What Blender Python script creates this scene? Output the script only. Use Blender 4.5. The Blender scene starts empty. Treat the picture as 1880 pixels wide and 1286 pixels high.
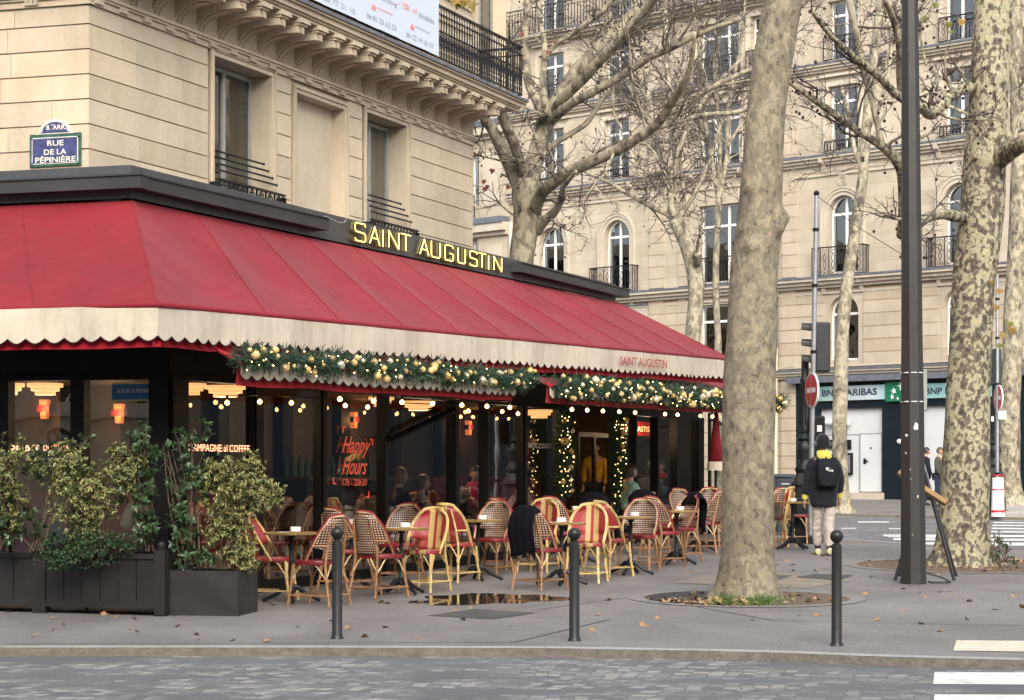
import bpy, math, random
from mathutils import Vector, Matrix, noise
V=Vector; R=math.radians; PI=math.pi
random.seed(7)
S=bpy.context.scene; COL=S.collection
# ---------------------------------------------------------------- camera
F=4000.0; CX=940.0; HY=880.0; CZ=1.75
cd=bpy.data.cameras.new('camera'); cam=bpy.data.objects.new('camera',cd); COL.objects.link(cam)
cam.location=(0,0,CZ); cam.rotation_euler=(R(90),0,0)
cd.sensor_width=36; cd.lens=36*F/1880; cd.shift_x=0; cd.shift_y=(HY-643)/1880
cd.clip_start=.1; cd.clip_end=1500
S.camera=cam
# ---------------------------------------------------------------- sky and sun
SUN_EL=R(34); SD=V((.12,-.99,0)).normalized()
W=bpy.data.worlds.new('World'); S.world=W; W.use_nodes=True
nt=W.node_tree; nt.nodes.clear()
sky=nt.nodes.new('ShaderNodeTexSky'); sky.sky_type='NISHITA'; sky.sun_disc=False
sky.sun_elevation=SUN_EL; sky.sun_rotation=math.atan2(SD.x,SD.y)
sky.air_density=1.0; sky.dust_density=3.0; sky.ozone_density=1.0
bg=nt.nodes.new('ShaderNodeBackground'); bg.inputs[1].default_value=.15
wo=nt.nodes.new('ShaderNodeOutputWorld'); hs=nt.nodes.new('ShaderNodeHueSaturation'); hs.inputs['Saturation'].default_value=.42
nt.links.new(sky.outputs[0],hs.inputs['Color']); nt.links.new(hs.outputs[0],bg.inputs[0]); nt.links.new(bg.outputs[0],wo.inputs[0])
ld=bpy.data.lights.new('sun','SUN'); ld.energy=.75; ld.angle=R(40); ld.color=(1,.86,.68)
sun=bpy.data.objects.new('sun',ld); COL.objects.link(sun)
sd=V((SD.x*math.cos(SUN_EL),SD.y*math.cos(SUN_EL),math.sin(SUN_EL)))
sun.rotation_euler=sd.to_track_quat('Z','Y').to_euler(); sun.location=(0,0,60)
S.view_settings.view_transform='Standard'; S.view_settings.look='None'
S.view_settings.exposure=1.58; S.view_settings.gamma=1
S.cycles.max_bounces=6; S.cycles.transparent_max_bounces=16; S.cycles.caustics_reflective=False; S.cycles.caustics_refractive=False
S.cycles.sample_clamp_indirect=4
# ---------------------------------------------------------------- geometry of the place
def P(x,y,D): return V(((x-CX)/F*D, D, CZ+(HY-y)/F*D))
def gz(Y): return .02*Y if Y<37 else .3441+.0107*Y
def G(x,y):
    D=7000/(y-800) if y>=989.2 else 5624/(y-837.2)
    p=P(x,y,D); p.z=gz(D); return p
Z=V((0,0,1))
class Plane:
    def __init__(s,o,u):
        s.o=V((o[0],o[1],0)); s.u=V((u[0],u[1],0)).normalized(); s.n=V((s.u.y,-s.u.x,0))
    def s(s,x,p=0):
        r=(x-CX)/F; o=s.o+s.n*p
        return (r*o.y-o.x)/(s.u.x-r*s.u.y)
    def pt(s,a,z,p=0): return s.o+s.u*a+s.n*p+Z*z
    def px(s,x,y,p=0):
        a=s.s(x,p); q=s.pt(a,0,p); return a, CZ+(HY-y)/F*q.y
def vpdir(vx): return V((vx-CX,F,0)).normalized()
U=vpdir(2520)
LV=vpdir(-11540)                  # left facade, going left
FC=V((-4.025,23,0))
FAS=Plane(FC,U)                   # fascia, right face, n points to the street
FASL=Plane(FC,-LV)                # left face: u points right, s negative to the left
WD=V((math.sin(R(23.2)),math.cos(R(23.2)),0))
CC=V((-3.55,22.6,0))
GL=Plane(CC,WD); GLL=Plane(CC,-LV)
BC=V((-5.05,26,0))
BU=Plane(BC,U); BUL=Plane(BC,-LV)
OP=Plane((12.4,70),V((.719,-.695,0)))   # opposite building; n must face the camera
if OP.n.y>0: OP.n=-OP.n
# ---------------------------------------------------------------- mesh builder
BASE={}
class MB:
    def __init__(s): s.v=[]; s.f=[]; s.uv={}
    def add(s,vs,fs,uvs=None):
        b=len(s.v); s.v+= [tuple(v) for v in vs]
        s.f+=[tuple(i+b for i in f) for f in fs]
        if uvs:
            for i,w in enumerate(uvs): s.uv[b+i]=w
        return s
    def par(s,o,a,b,c):
        o=V(o);a=V(a);b=V(b);c=V(c)
        vs=[o,o+a,o+a+b,o+b,o+c,o+a+c,o+a+b+c,o+b+c]
        fs=[(0,3,2,1),(4,5,6,7),(0,1,5,4),(1,2,6,5),(2,3,7,6),(3,0,4,7)]
        if a.cross(b).dot(c)<0: fs=[f[::-1] for f in fs]
        return s.add(vs,fs)
    def box(s,c,d,rz=0):
        a=V((math.cos(rz),math.sin(rz),0))*d[0]; b=V((-math.sin(rz),math.cos(rz),0))*d[1]; k=Z*d[2]
        return s.par(V(c)-a/2-b/2-k/2,a,b,k)
    def pbox(s,pl,s0,s1,z0,z1,p0,p1): return s.par(pl.pt(s0,z0,p0),pl.u*(s1-s0),Z*(z1-z0),pl.n*(p1-p0))
    def quad(s,a,b,c,d,uv=None): return s.add([a,b,c,d],[(0,1,2,3)],uv)
    def tube(s,pts,r,n=6,cap=True,flat=1.0):
        pts=[V(p) for p in pts]; m=len(pts)
        if not isinstance(r,(list,tuple)): r=[r]*m
        vs=[]; up=None
        for i,p in enumerate(pts):
            t=(pts[min(i+1,m-1)]-pts[max(i-1,0)])
            if t.length<1e-9: t=V((0,0,1))
            t.normalize()
            if up is None:
                up=V((0,0,1)) if abs(t.z)<.9 else V((0,1,0))
            x=t.cross(up)
            if x.length<1e-6: x=t.cross(V((1,0,0)))
            x.normalize(); y=x.cross(t).normalized(); up=y
            for k in range(n):
                a=2*PI*k/n; vs.append(p+x*math.cos(a)*r[i]+y*math.sin(a)*r[i]*flat)
        fs=[(i*n+k,i*n+(k+1)%n,(i+1)*n+(k+1)%n,(i+1)*n+k) for i in range(m-1) for k in range(n)]
        if cap and n>2: fs+=[tuple(range(n))[::-1],tuple(range((m-1)*n,m*n))]
        return s.add(vs,fs)
    def lathe(s,c,prof,n=12,sx=1,sy=1):
        c=V(c); vs=[c+V((r*sx*math.cos(2*PI*k/n),r*sy*math.sin(2*PI*k/n),z)) for r,z in prof for k in range(n)]
        m=len(prof); fs=[(i*n+k,i*n+(k+1)%n,(i+1)*n+(k+1)%n,(i+1)*n+k) for i in range(m-1) for k in range(n)]
        fs+=[tuple(range(n))[::-1],tuple(range((m-1)*n,m*n))]
        return s.add(vs,fs)
    def sph(s,c,r,n=8,m=5,sz=1,rot=None):
        c=V(c); vs=[];
        for j in range(m+1):
            t=PI*j/m
            for k in range(n):
                w=V((r*math.sin(t)*math.cos(2*PI*k/n),r*math.sin(t)*math.sin(2*PI*k/n),r*sz*math.cos(t)))
                if rot: w=rot@w
                vs.append(c+w)
        fs=[(j*n+k,(j+1)*n+k,(j+1)*n+(k+1)%n,j*n+(k+1)%n) for j in range(m) for k in range(n)]
        return s.add(vs,fs)
    def prism(s,poly,o,ax,ay,az):
        o=V(o);ax=V(ax);ay=V(ay);az=V(az);n=len(poly)
        vs=[o+ax*a+ay*b for a,b in poly]+[o+ax*a+ay*b+az for a,b in poly]
        fs=[tuple(range(n))[::-1],tuple(range(n,2*n))]+[(i,(i+1)%n,n+(i+1)%n,n+i) for i in range(n)]
        return s.add(vs,fs)
    def loft(s,rings,cap=True):
        n=len(rings[0]); vs=[v for r in rings for v in r]; m=len(rings)
        fs=[(i*n+k,i*n+(k+1)%n,(i+1)*n+(k+1)%n,(i+1)*n+k) for i in range(m-1) for k in range(n)]
        if cap: fs+=[tuple(range(n))[::-1],tuple(range((m-1)*n,m*n))]
        return s.add(vs,fs)
    def build(s,name,mat,parent=None,smooth=False,bev=0,sub=0,clean=False):
        me=bpy.data.meshes.new(name)
        off=BASE.get(parent.name,V((0,0,0))) if parent else V((0,0,0))
        me.from_pydata([tuple(V(v)-off) for v in s.v],[],s.f); 
        if s.uv:
            ul=me.uv_layers.new(name='UVMap')
            for l in me.loops: ul.data[l.index].uv=s.uv.get(l.vertex_index,(0,0))
        if clean:
            import bmesh
            b=bmesh.new(); b.from_mesh(me); bmesh.ops.remove_doubles(b,verts=b.verts,dist=1e-5)
            bmesh.ops.recalc_face_normals(b,faces=b.faces); b.to_mesh(me); b.free()
        if smooth:
            me.shade_smooth()
            if smooth is True: me.set_sharp_from_angle(angle=R(48))
        me.materials.append(mat)
        o=bpy.data.objects.new(name,me); COL.objects.link(o)
        if parent: o.parent=parent; BASE[o.name]=off
        if bev:
            m=o.modifiers.new('bevel','BEVEL'); m.width=bev; m.segments=2; m.limit_method='ANGLE'
        if sub:
            m=o.modifiers.new('sub','SUBSURF'); m.levels=sub; m.render_levels=sub
        return o
def tag(o,label=None,cat=None,group=None,kind=None):
    if label: o['label']=label
    if cat: o['category']=cat
    if group: o['group']=group
    if kind: o['kind']=kind
    return o
def thing(name,label,cat,loc=(0,0,0),group=None,rz=0):
    o=bpy.data.objects.new(name,None); COL.objects.link(o); o.location=loc; o.rotation_euler=(0,0,rz); o.empty_display_size=.1
    BASE[o.name]=V(loc); return tag(o,label,cat,group)
def dup(root,loc,rz,label,group=None):
    r=root.copy(); COL.objects.link(r); r.location=loc; r.rotation_euler=(0,0,rz); r['label']=label
    if group: r['group']=group
    for ch in list(root.children):
        c=ch.copy(); COL.objects.link(c); c.parent=r
        for g in list(ch.children):
            d=g.copy(); COL.objects.link(d); d.parent=c
    return r
# ---------------------------------------------------------------- materials
def nodes(m): m.use_nodes=True; return m.node_tree
def mk(name): m=bpy.data.materials.new(name); t=nodes(m); return m,t,t.nodes['Principled BSDF'],t.nodes['Material Output']
def N(t,ty,**k):
    n=t.nodes.new('ShaderNode'+ty)
    for a,b in k.items():
        if a.startswith('i_'):
            key=a[2:]; key=int(key) if key.isdigit() else key.replace('_',' ')
            n.inputs[key].default_value=b
        else: setattr(n,a,b)
    return n
def c4(c): return (c[0],c[1],c[2],1)
def ramp(t,stops,interp='LINEAR'):
    r=N(t,'ValToRGB'); e=r.color_ramp.elements; r.color_ramp.interpolation=interp
    while len(e)<len(stops): e.new(.5)
    for i,(p,c) in enumerate(stops): e[i].position=p; e[i].color=c4(c) if not isinstance(c,(int,float)) else (c,c,c,1)
    return r
def mixc(t,fac,a,b,mode='MIX'):
    m=N(t,'Mix',data_type='RGBA',blend_type=mode)
    for key,val in ((0,fac),(6,a),(7,b)):
        if isinstance(val,bpy.types.NodeSocket): t.links.new(val,m.inputs[key])
        else: m.inputs[key].default_value=val if key==0 else c4(val)
    return m.outputs[2]
def coords(t,scale=1,sxyz=None):
    g=N(t,'NewGeometry'); mp=N(t,'Mapping')
    t.links.new(g.outputs['Position'],mp.inputs[0]); mp.inputs['Scale'].default_value=sxyz or (scale,scale,scale); return mp.outputs[0]
def ocoords(t,sxyz=(1,1,1)):
    g=N(t,'TexCoord'); mp=N(t,'Mapping'); t.links.new(g.outputs['Object'],mp.inputs[0]); mp.inputs['Scale'].default_value=sxyz; return mp.outputs[0]
def nz(t,co,scale,detail=4,rough=.55):
    n=N(t,'TexNoise'); n.inputs['Scale'].default_value=scale; n.inputs['Detail'].default_value=detail; n.inputs['Roughness'].default_value=rough
    t.links.new(co,n.inputs['Vector']); return n.outputs[0]
def bump(t,b,h,st=.3,dist=.01):
    k=N(t,'Bump'); k.inputs['Strength'].default_value=st; k.inputs['Distance'].default_value=dist
    t.links.new(h,k.inputs['Height']); t.links.new(k.outputs[0],b.inputs['Normal'])
def plain(name,c,rough=.6,metal=0,var=.15,scale=8,bst=.15,bd=.004,spec=.5,obj=True,coat=0):
    m,t,b,o=mk(name); co=ocoords(t) if obj else coords(t)
    n=nz(t,co,scale,5)
    lo=[max(0,x*(1-var)) for x in c]; hi=[min(1,x*(1+var)) for x in c]
    r=ramp(t,[(.3,lo),(.7,hi)]); t.links.new(n,r.inputs[0]); t.links.new(r.outputs[0],b.inputs['Base Color'])
    rr=N(t,'MapRange'); rr.inputs[3].default_value=max(0,rough-.12); rr.inputs[4].default_value=min(1,rough+.12)
    n2=nz(t,co,scale*2.3,3); t.links.new(n2,rr.inputs[0]); t.links.new(rr.outputs[0],b.inputs['Roughness'])
    b.inputs['Metallic'].default_value=metal; b.inputs['Specular IOR Level'].default_value=spec
    if coat: b.inputs['Coat Weight'].default_value=coat
    if bst: bump(t,b,nz(t,co,scale*6,4),bst,bd)
    return m
def emis(name,c,st,base=(.8,.8,.8)):
    m,t,b,o=mk(name); b.inputs['Base Color'].default_value=c4(base); b.inputs['Emission Color'].default_value=c4(c); b.inputs['Emission Strength'].default_value=st; b.inputs['Roughness'].default_value=.4
    return m
def stone(name,c,u=None,brick=None,warm=None,pits=1,stain=.5,grey=(.8,.78,.74),island=0):
    """limestone; brick=(width,height,offset) adds fine joints laid out along direction u"""
    m,t,b,o=mk(name); co=coords(t)
    big=nz(t,co,.55,5,.6); r=ramp(t,[(.32,[x*.86 for x in c]),(.68,[min(1,x*1.1) for x in c])]); t.links.new(big,r.inputs[0])
    col=r.outputs[0]
    st=nz(t,coords(t,sxyz=(1.6,1.6,.5)),1.3,6,.7); rs=ramp(t,[(.42,(1,1,1)),(.75,grey)]); t.links.new(st,rs.inputs[0])
    col=mixc(t,stain,col,rs.outputs[0],'MULTIPLY')
    fine=nz(t,co,22,3,.7); rf=ramp(t,[(.25,(.88,.88,.88)),(.7,(1.06,1.06,1.06))]); t.links.new(fine,rf.inputs[0]); col=mixc(t,.8,col,rf.outputs[0],'MULTIPLY')
    if pits:
        vo=N(t,'TexVoronoi'); vo.inputs['Scale'].default_value=9; t.links.new(co,vo.inputs['Vector'])
        rp=ramp(t,[(.03,(.55,.5,.42)),(.07,(1,1,1))]); t.links.new(vo.outputs['Distance'],rp.inputs[0])
        gate=nz(t,co,1.1,3); rg=ramp(t,[(.45,0),(.6,1)]); t.links.new(gate,rg.inputs[0])
        mm=N(t,'Math',operation='MULTIPLY'); mm.inputs[1].default_value=.8*pits; t.links.new(rg.outputs[0],mm.inputs[0])
        col=mixc(t,mm.outputs[0],col,rp.outputs[0],'MULTIPLY')
    ge=N(t,'NewGeometry'); ri=ramp(t,[(0,(.86,.85,.82)),(.5,(1,1,1)),(1,(1.08,1.06,1.0))]); t.links.new(ge.outputs['Random Per Island'],ri.inputs[0]); col=mixc(t,island,col,ri.outputs[0],'MULTIPLY')
    h=nz(t,co,30,5,.7)
    if brick:
        g=N(t,'NewGeometry'); dp=N(t,'VectorMath',operation='DOT_PRODUCT'); dp.inputs[1].default_value=tuple(u); t.links.new(g.outputs['Position'],dp.inputs[0])
        sp=N(t,'SeparateXYZ'); t.links.new(g.outputs['Position'],sp.inputs[0]); cb=N(t,'CombineXYZ'); t.links.new(dp.outputs['Value'],cb.inputs[0]); t.links.new(sp.outputs[2],cb.inputs[1])
        bk=N(t,'TexBrick'); bk.inputs['Scale'].default_value=1; bk.inputs['Mortar Size'].default_value=brick[3] if len(brick)>3 else .006
        bk.inputs['Brick Width'].default_value=brick[0]; bk.inputs['Row Height'].default_value=brick[1]; bk.offset=brick[2]
        bk.inputs['Color1'].default_value=(1,1,1,1); bk.inputs['Color2'].default_value=(.9,.88,.84,1); bk.inputs['Mortar'].default_value=(.62,.56,.48,1); bk.inputs['Mortar Smooth'].default_value=.2
        t.links.new(cb.outputs[0],bk.inputs['Vector']); col=mixc(t,1,col,bk.outputs['Color'],'MULTIPLY')
        inv=N(t,'Math',operation='MULTIPLY_ADD'); inv.inputs[1].default_value=-2.5; t.links.new(bk.outputs['Fac'],inv.inputs[0]); t.links.new(h,inv.inputs[2]); h=inv.outputs[0]
    t.links.new(col,b.inputs['Base Color']); b.inputs['Roughness'].default_value=.85; b.inputs['Specular IOR Level'].default_value=.25
    bump(t,b,h,.35,.006); return m
M={}
M['stone']=stone('limestone_smooth',(.47,.40,.30))
M['stoneL']=stone('limestone_side',(.50,.425,.32),island=1,stain=.8)
M['stoneO']=stone('limestone_far_smooth',(.44,.385,.305),OP.u,(1.25,.42,.5,.005),pits=0,stain=.6)
M['stoneR']=stone('limestone_far_grooved',(.44,.375,.292),OP.u,(60,.42,0,.022),pits=0,stain=.6)
M['trimO']=stone('limestone_far_trim',(.46,.405,.325),pits=0,stain=.8)
M['lead']=plain('lead_flashing',(.13,.14,.165),.5,.3,.25,6)
M['iron']=plain('wrought_iron_black',(.007,.008,.012),.4,.3,.2,20)
M['winframe']=plain('grey_window_frame',(.28,.28,.26),.5,0,.08,5,0)
M['white']=plain('white_paint',(.72,.70,.66),.5,0,.05,5,.05)
M['fascia']=plain('charcoal_sheet_metal',(.052,.054,.060),.45,.1,.2,2.5,.04)
M['brownfas']=plain('bronze_sheet_metal',(.032,.031,.032),.5,.1,.2,2,.03)
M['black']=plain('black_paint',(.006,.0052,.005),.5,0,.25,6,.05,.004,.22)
M['darkwall']=plain('dark_panel',(.006,.005,.0045),.55,0,.3,3,.05,.004,.18)
def glassmat(name,tint,refl=1.0,rough=0.0,tr=.85,wav=.0,mn=.06):
    m,t,b,o=mk(name); t.nodes.remove(b)
    tb=N(t,'BsdfTransparent'); tb.inputs[0].default_value=c4([x*tr for x in tint]); gb=N(t,'BsdfGlossy'); gb.inputs['Roughness'].default_value=rough; gb.inputs[0].default_value=(refl,refl,refl,1)
    lw=N(t,'LayerWeight'); pw=N(t,'Math',operation='POWER'); pw.inputs[1].default_value=4; t.links.new(lw.outputs['Facing'],pw.inputs[0])
    ad=N(t,'Math',operation='MULTIPLY_ADD',use_clamp=True); ad.inputs[1].default_value=1-mn; ad.inputs[2].default_value=mn; t.links.new(pw.outputs[0],ad.inputs[0])
    mx=N(t,'MixShader'); t.links.new(ad.outputs[0],mx.inputs[0]); t.links.new(tb.outputs[0],mx.inputs[1]); t.links.new(gb.outputs[0],mx.inputs[2]); t.links.new(mx.outputs[0],o.inputs[0])
    if wav:
        k=N(t,'Bump'); k.inputs['Strength'].default_value=wav; k.inputs['Distance'].default_value=.02; t.links.new(nz(t,coords(t),1.2,2),k.inputs['Height']); t.links.new(k.outputs[0],gb.inputs['Normal'])
    return m
M['glass']=glassmat('veranda_glass',(.85,.9,.88),1,.0,.85,.12,.16)
M['wglass']=glassmat('window_glass',(.3,.34,.36),.62,.02,.6,.3,.22)
M['curtain']=plain('grey_curtain',(.07,.072,.07),.9,0,.3,4,.1)
M['roomdark']=plain('dark_room',(.02,.02,.022),.9,0,.2,1,0)
def cloth(name,c,var=.12,rough=.85,st=None,wave=True,sheen=.08,sp=.2):
    m,t,b,o=mk(name); co=coords(t)
    n=nz(t,co,.9,6,.68); r=ramp(t,[(.3,[x*(1-var) for x in c]),(.7,[min(1,x*(1+var)) for x in c])]); t.links.new(n,r.inputs[0]); col=r.outputs[0]
    if st:
        n2=nz(t,coords(t,sxyz=(7,7,1.1)),1.4,5,.65); r2=ramp(t,[(.45,(1,1,1)),(.78,st)]); t.links.new(n2,r2.inputs[0]); col=mixc(t,.9,col,r2.outputs[0],'MULTIPLY')
    t.links.new(col,b.inputs['Base Color']); b.inputs['Roughness'].default_value=rough; b.inputs['Specular IOR Level'].default_value=sp
    b.inputs['Sheen Weight'].default_value=sheen
    h1=nz(t,co,2.2,3,.6); 
    bump(t,b,h1,.5,.06); return m
M['red']=cloth('red_awning_canvas',(.19,.0095,.017),.16,.7,(.84,.74,.70))
M['cream']=cloth('cream_valance_canvas',(.50,.44,.35),.1,.85,(.72,.69,.66))
M['redtrim']=cloth('red_valance_canvas',(.32,.010,.018),.12,.8)
# ---------------------------------------------------------------- text helper
_tc=bpy.data.curves.new('lettering','FONT')
def textmesh(body,o,ax,ay,w,h,mat,parent,name='lettering',ext=.004,bold=0,shear=0):
    c=bpy.data.curves.new('lettering','FONT'); c.body=body; c.size=1; c.extrude=0; c.offset=bold; c.shear=shear; c.resolution_u=3
    t=bpy.data.objects.new('tmp',c); COL.objects.link(t); bpy.context.view_layer.update()
    me=bpy.data.meshes.new_from_object(t); bpy.data.objects.remove(t)
    xs=[v.co.x for v in me.vertices]; ys=[v.co.y for v in me.vertices]
    x0,x1,y0,y1=min(xs),max(xs),min(ys),max(ys)
    o=V(o);ax=V(ax).normalized();ay=V(ay).normalized(); nn=ax.cross(ay)
    m=MB(); vs=[o+ax*((v.co.x-x0)/(x1-x0)*w)+ay*((v.co.y-y0)/(y1-y0)*h)+nn*ext for v in me.vertices]
    m.add(vs,[tuple(p.vertices) for p in me.polygons])
    return m.build(name,mat,parent)
def ptext(pl,body,xL,xR,yc,hp,p,mat,parent,name='lettering',**k):
    s0=pl.s(xL,p); s1=pl.s(xR,p); _,z=pl.px((xL+xR)/2,yc,p); D=pl.pt((s0+s1)/2,0,p).y; h=hp/F*D
    return textmesh(body,pl.pt(s0,z-h/2,p),pl.u,Z,s1-s0,h,mat,parent,name,**k)
# ---------------------------------------------------------------- walls with openings
def wall(mb,pl,s0,s1,z0,z1,holes,p=0,depth=.25):
    """holes: (a,b,lo,hi,arch)"""
    ss=sorted({s0,s1,*[h[0] for h in holes],*[h[1] for h in holes]}); zs=sorted({z0,z1,*[h[2] for h in holes],*[h[3] for h in holes]})
    ss=[x for x in ss if s0<=x<=s1]; zs=[x for x in zs if z0<=x<=z1]
    for i in range(len(ss)-1):
        run=None
        for j in range(len(zs)-1):
            cs=(ss[i]+ss[i+1])/2; cz=(zs[j]+zs[j+1])/2
            if any(h[0]<cs<h[1] and h[2]<cz<h[3] for h in holes): continue
            mb.quad(pl.pt(ss[i],zs[j],p),pl.pt(ss[i+1],zs[j],p),pl.pt(ss[i+1],zs[j+1],p),pl.pt(ss[i],zs[j+1],p))
    for a,b,lo,hi,arch in holes:
        d=pl.n*(-depth)
        if arch:
            c=(a+b)/2; r=(b-a)/2; zc=hi-r; K=12
            arc=[(c-r*math.cos(PI*k/K),zc+r*math.sin(PI*k/K)) for k in range(K+1)]
            L=[pl.pt(x,z,p) for x,z in arc]
            for k in range(K):
                cor=pl.pt(a if k<K/2 else b,hi,p)
                mb.add([L[k],L[k+1],cor],[(0,1,2)])
                mb.quad(L[k],L[k]+d,L[k+1]+d,L[k+1])
            hi2=zc
        else:
            hi2=hi; mb.quad(pl.pt(a,hi,p),pl.pt(b,hi,p),pl.pt(b,hi,p)+d,pl.pt(a,hi,p)+d)
        for q in (a,b): mb.quad(pl.pt(q,lo,p),pl.pt(q,hi2,p),pl.pt(q,hi2,p)+d,pl.pt(q,lo,p)+d)
        mb.quad(pl.pt(a,lo,p),pl.pt(b,lo,p),pl.pt(b,lo,p)+d,pl.pt(a,lo,p)+d)
def archpts(a,b,lo,hi,K=14):
    c=(a+b)/2; r=(b-a)/2; zc=hi-r
    return [(a,lo)]+[(c-r*math.cos(PI*k/K),zc+r*math.sin(PI*k/K)) for k in range(K+1)]+[(b,lo)]
def window(parent,pl,a,b,lo,hi,arch,cols,p,fr=.07,transom=None,mat='white',glass='wglass',curt=True,bars=()):
    f=MB(); q=.05
    if arch:
        o=archpts(a+.002,b-.002,lo,hi-.002); i=archpts(a+fr,b-fr,lo+fr,hi-fr)
        for (A,B) in ((o,i),):
            for k in range(len(A)-1):
                a0,a1,b0,b1=[pl.pt(x,z,p) for x,z in (A[k],A[k+1],B[k],B[k+1])]
                f.quad(a0,a1,b1,b0); f.quad(b0,b1,b1-pl.n*q,b0-pl.n*q)
        f.pbox(pl,a+fr,b-fr,lo,lo+fr,p-q,p)
        zc=hi-(b-a)/2; transom=zc
    else:
        f.pbox(pl,a,b,lo,lo+fr,p-q,p); f.pbox(pl,a,b,hi-fr,hi,p-q,p)
        f.pbox(pl,a,a+fr,lo+fr,hi-fr,p-q,p); f.pbox(pl,b-fr,b,lo+fr,hi-fr,p-q,p)
    for k in range(1,cols):
        x=a+(b-a)*k/cols; f.pbox(pl,x-fr*.8,x+fr*.8,lo+fr,hi-fr*(1 if not arch else 1.2),p-q,p+.004)
    if transom: f.pbox(pl,a+fr,b-fr,transom-fr*.7,transom+fr*.7,p-q,p+.008)
    for z in bars: f.pbox(pl,a+fr,b-fr,z-.02,z+.02,p-q,p+.002)
    w=f.build('window',M[mat],parent)
    g=MB(); 
    if arch: 
        pts=archpts(a+.01,b-.01,lo+.01,hi-.01); g.add([pl.pt(x,z,p-q*.6) for x,z in pts],[tuple(range(len(pts)))])
    else: g.quad(*[pl.pt(x,z,p-q*.6) for x,z in ((a+.01,lo+.01),(b-.01,lo+.01),(b-.01,hi-.01),(a+.01,hi-.01))])
    g.build('pane',M[glass],w)
    r=MB()
    r.quad(*[pl.pt(x,z,p-.7) for x,z in ((a-.3,lo-.3),(b+.3,lo-.3),(b+.3,hi+.3),(a-.3,hi+.3))])
    r.build('dark_room',M['roomdark'],w)
    if curt:
        c=MB(); wd=(b-a)*.3; K=10
        for side in (0,1):
            for k in range(K):
                x0=a+wd*k/K; x1=a+wd*(k+1)/K
                if side: x0,x1=b-wd*k/K,b-wd*(k+1)/K
                c.quad(*[pl.pt(x,z,p-.2-.03*((k+e)%2)) for x,z,e in ((x0,lo,0),(x1,lo,1),(x1,hi-.05 if not arch else hi-(b-a)*.3,1),(x0,hi-.05 if not arch else hi-(b-a)*.3,0))])
        c.build('curtain',M['curtain'],w)
    return w
def ring(mb,pl,s,z,p,r,th,n=10,a0=0,a1=2*PI,spiral=0):
    pts=[pl.pt(s+r*(1-spiral*k/n)*math.cos(a0+(a1-a0)*k/n),z+r*(1-spiral*k/n)*math.sin(a0+(a1-a0)*k/n),p) for k in range(n+1)]
    mb.tube(pts,th,4,False)
def ironrail(mb,pl,s0,s1,z0,z1,p,step=.11,th=.009,rich=True):
    """classic balustrade: frieze of rings, bars, scrolls at the foot"""
    H=z1-z0; zf=z1-.17*H
    mb.pbox(pl,s0,s1,z1-.03,z1,p-.025,p+.025); mb.pbox(pl,s0,s1,zf-.01,zf+.01,p-.012,p+.012); mb.pbox(pl,s0,s1,z0,z0+.025,p-.014,p+.014)
    n=max(1,round((s1-s0)/step)); d=(s1-s0)/n
    for k in range(n+1):
        s=s0+k*d
        mb.pbox(pl,s-th,s+th,z0,zf if k%6 else z1,p-th,p+th)
        if k<n:
            ring(mb,pl,s+d/2,(zf+z1-.03)/2,p,min(d*.48,(z1-zf)*.42),th*.7,8)
            if rich:
                c=s+d/2; 
                ring(mb,pl,c,z0+.10*H,p,d*.42,th*.8,7,-PI/2,PI*1.2,.5); ring(mb,pl,c,z0+.24*H,p,d*.42,th*.8,7,PI/2,PI*2.2,.5)
                mb.tube([pl.pt(c-d*.4,z0+.2*H,p),pl.pt(c-d*.15,z0+.34*H,p),pl.pt(c,z0+.5*H,p),pl.pt(c+d*.15,z0+.34*H,p),pl.pt(c+d*.4,z0+.2*H,p)],th*.8,4,False)
                mb.sph(pl.pt(c,z0+.52*H,p),th*2.2,5,4); mb.sph(pl.pt(s,z0+.3*H,p),th*2.2,5,4)
def scrollrail(mb,pl,s0,s1,z0,z1,p,th=.012):
    mb.pbox(pl,s0,s1,z1-.04,z1,p-.03,p+.03); mb.pbox(pl,s0,s1,z0,z0+.03,p-.02,p+.02)
    L=s1-s0; n=max(2,round(L/.34)); d=L/n; H=z1-z0
    for k in range(n+1): mb.pbox(pl,s0+k*d-.011,s0+k*d+.011,z0,z1,p-.012,p+.012)
    for k in range(n):
        c=s0+(k+.5)*d; r=d*.2
        for sg in (-1,1):
            ring(mb,pl,c+sg*r*1.05,z1-.06-r*1.1,p,r,th*.8,9,0 if sg<0 else PI,(0 if sg<0 else PI)+sg*-5.2,.55)
            ring(mb,pl,c+sg*r*1.05,z0+.05+r*1.1,p,r,th*.8,9,0 if sg<0 else PI,(0 if sg<0 else PI)+sg*5.2,.55)
            mb.tube([pl.pt(c+sg*r*.1,z1-.06-r*2,p),pl.pt(c+sg*r*.9,z0+H*.6,p),pl.pt(c+sg*r*.15,z0+H*.5,p),pl.pt(c+sg*r*.9,z0+H*.4,p),pl.pt(c+sg*r*.1,z0+.05+2*r,p)],th*.8,4,False)
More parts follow.
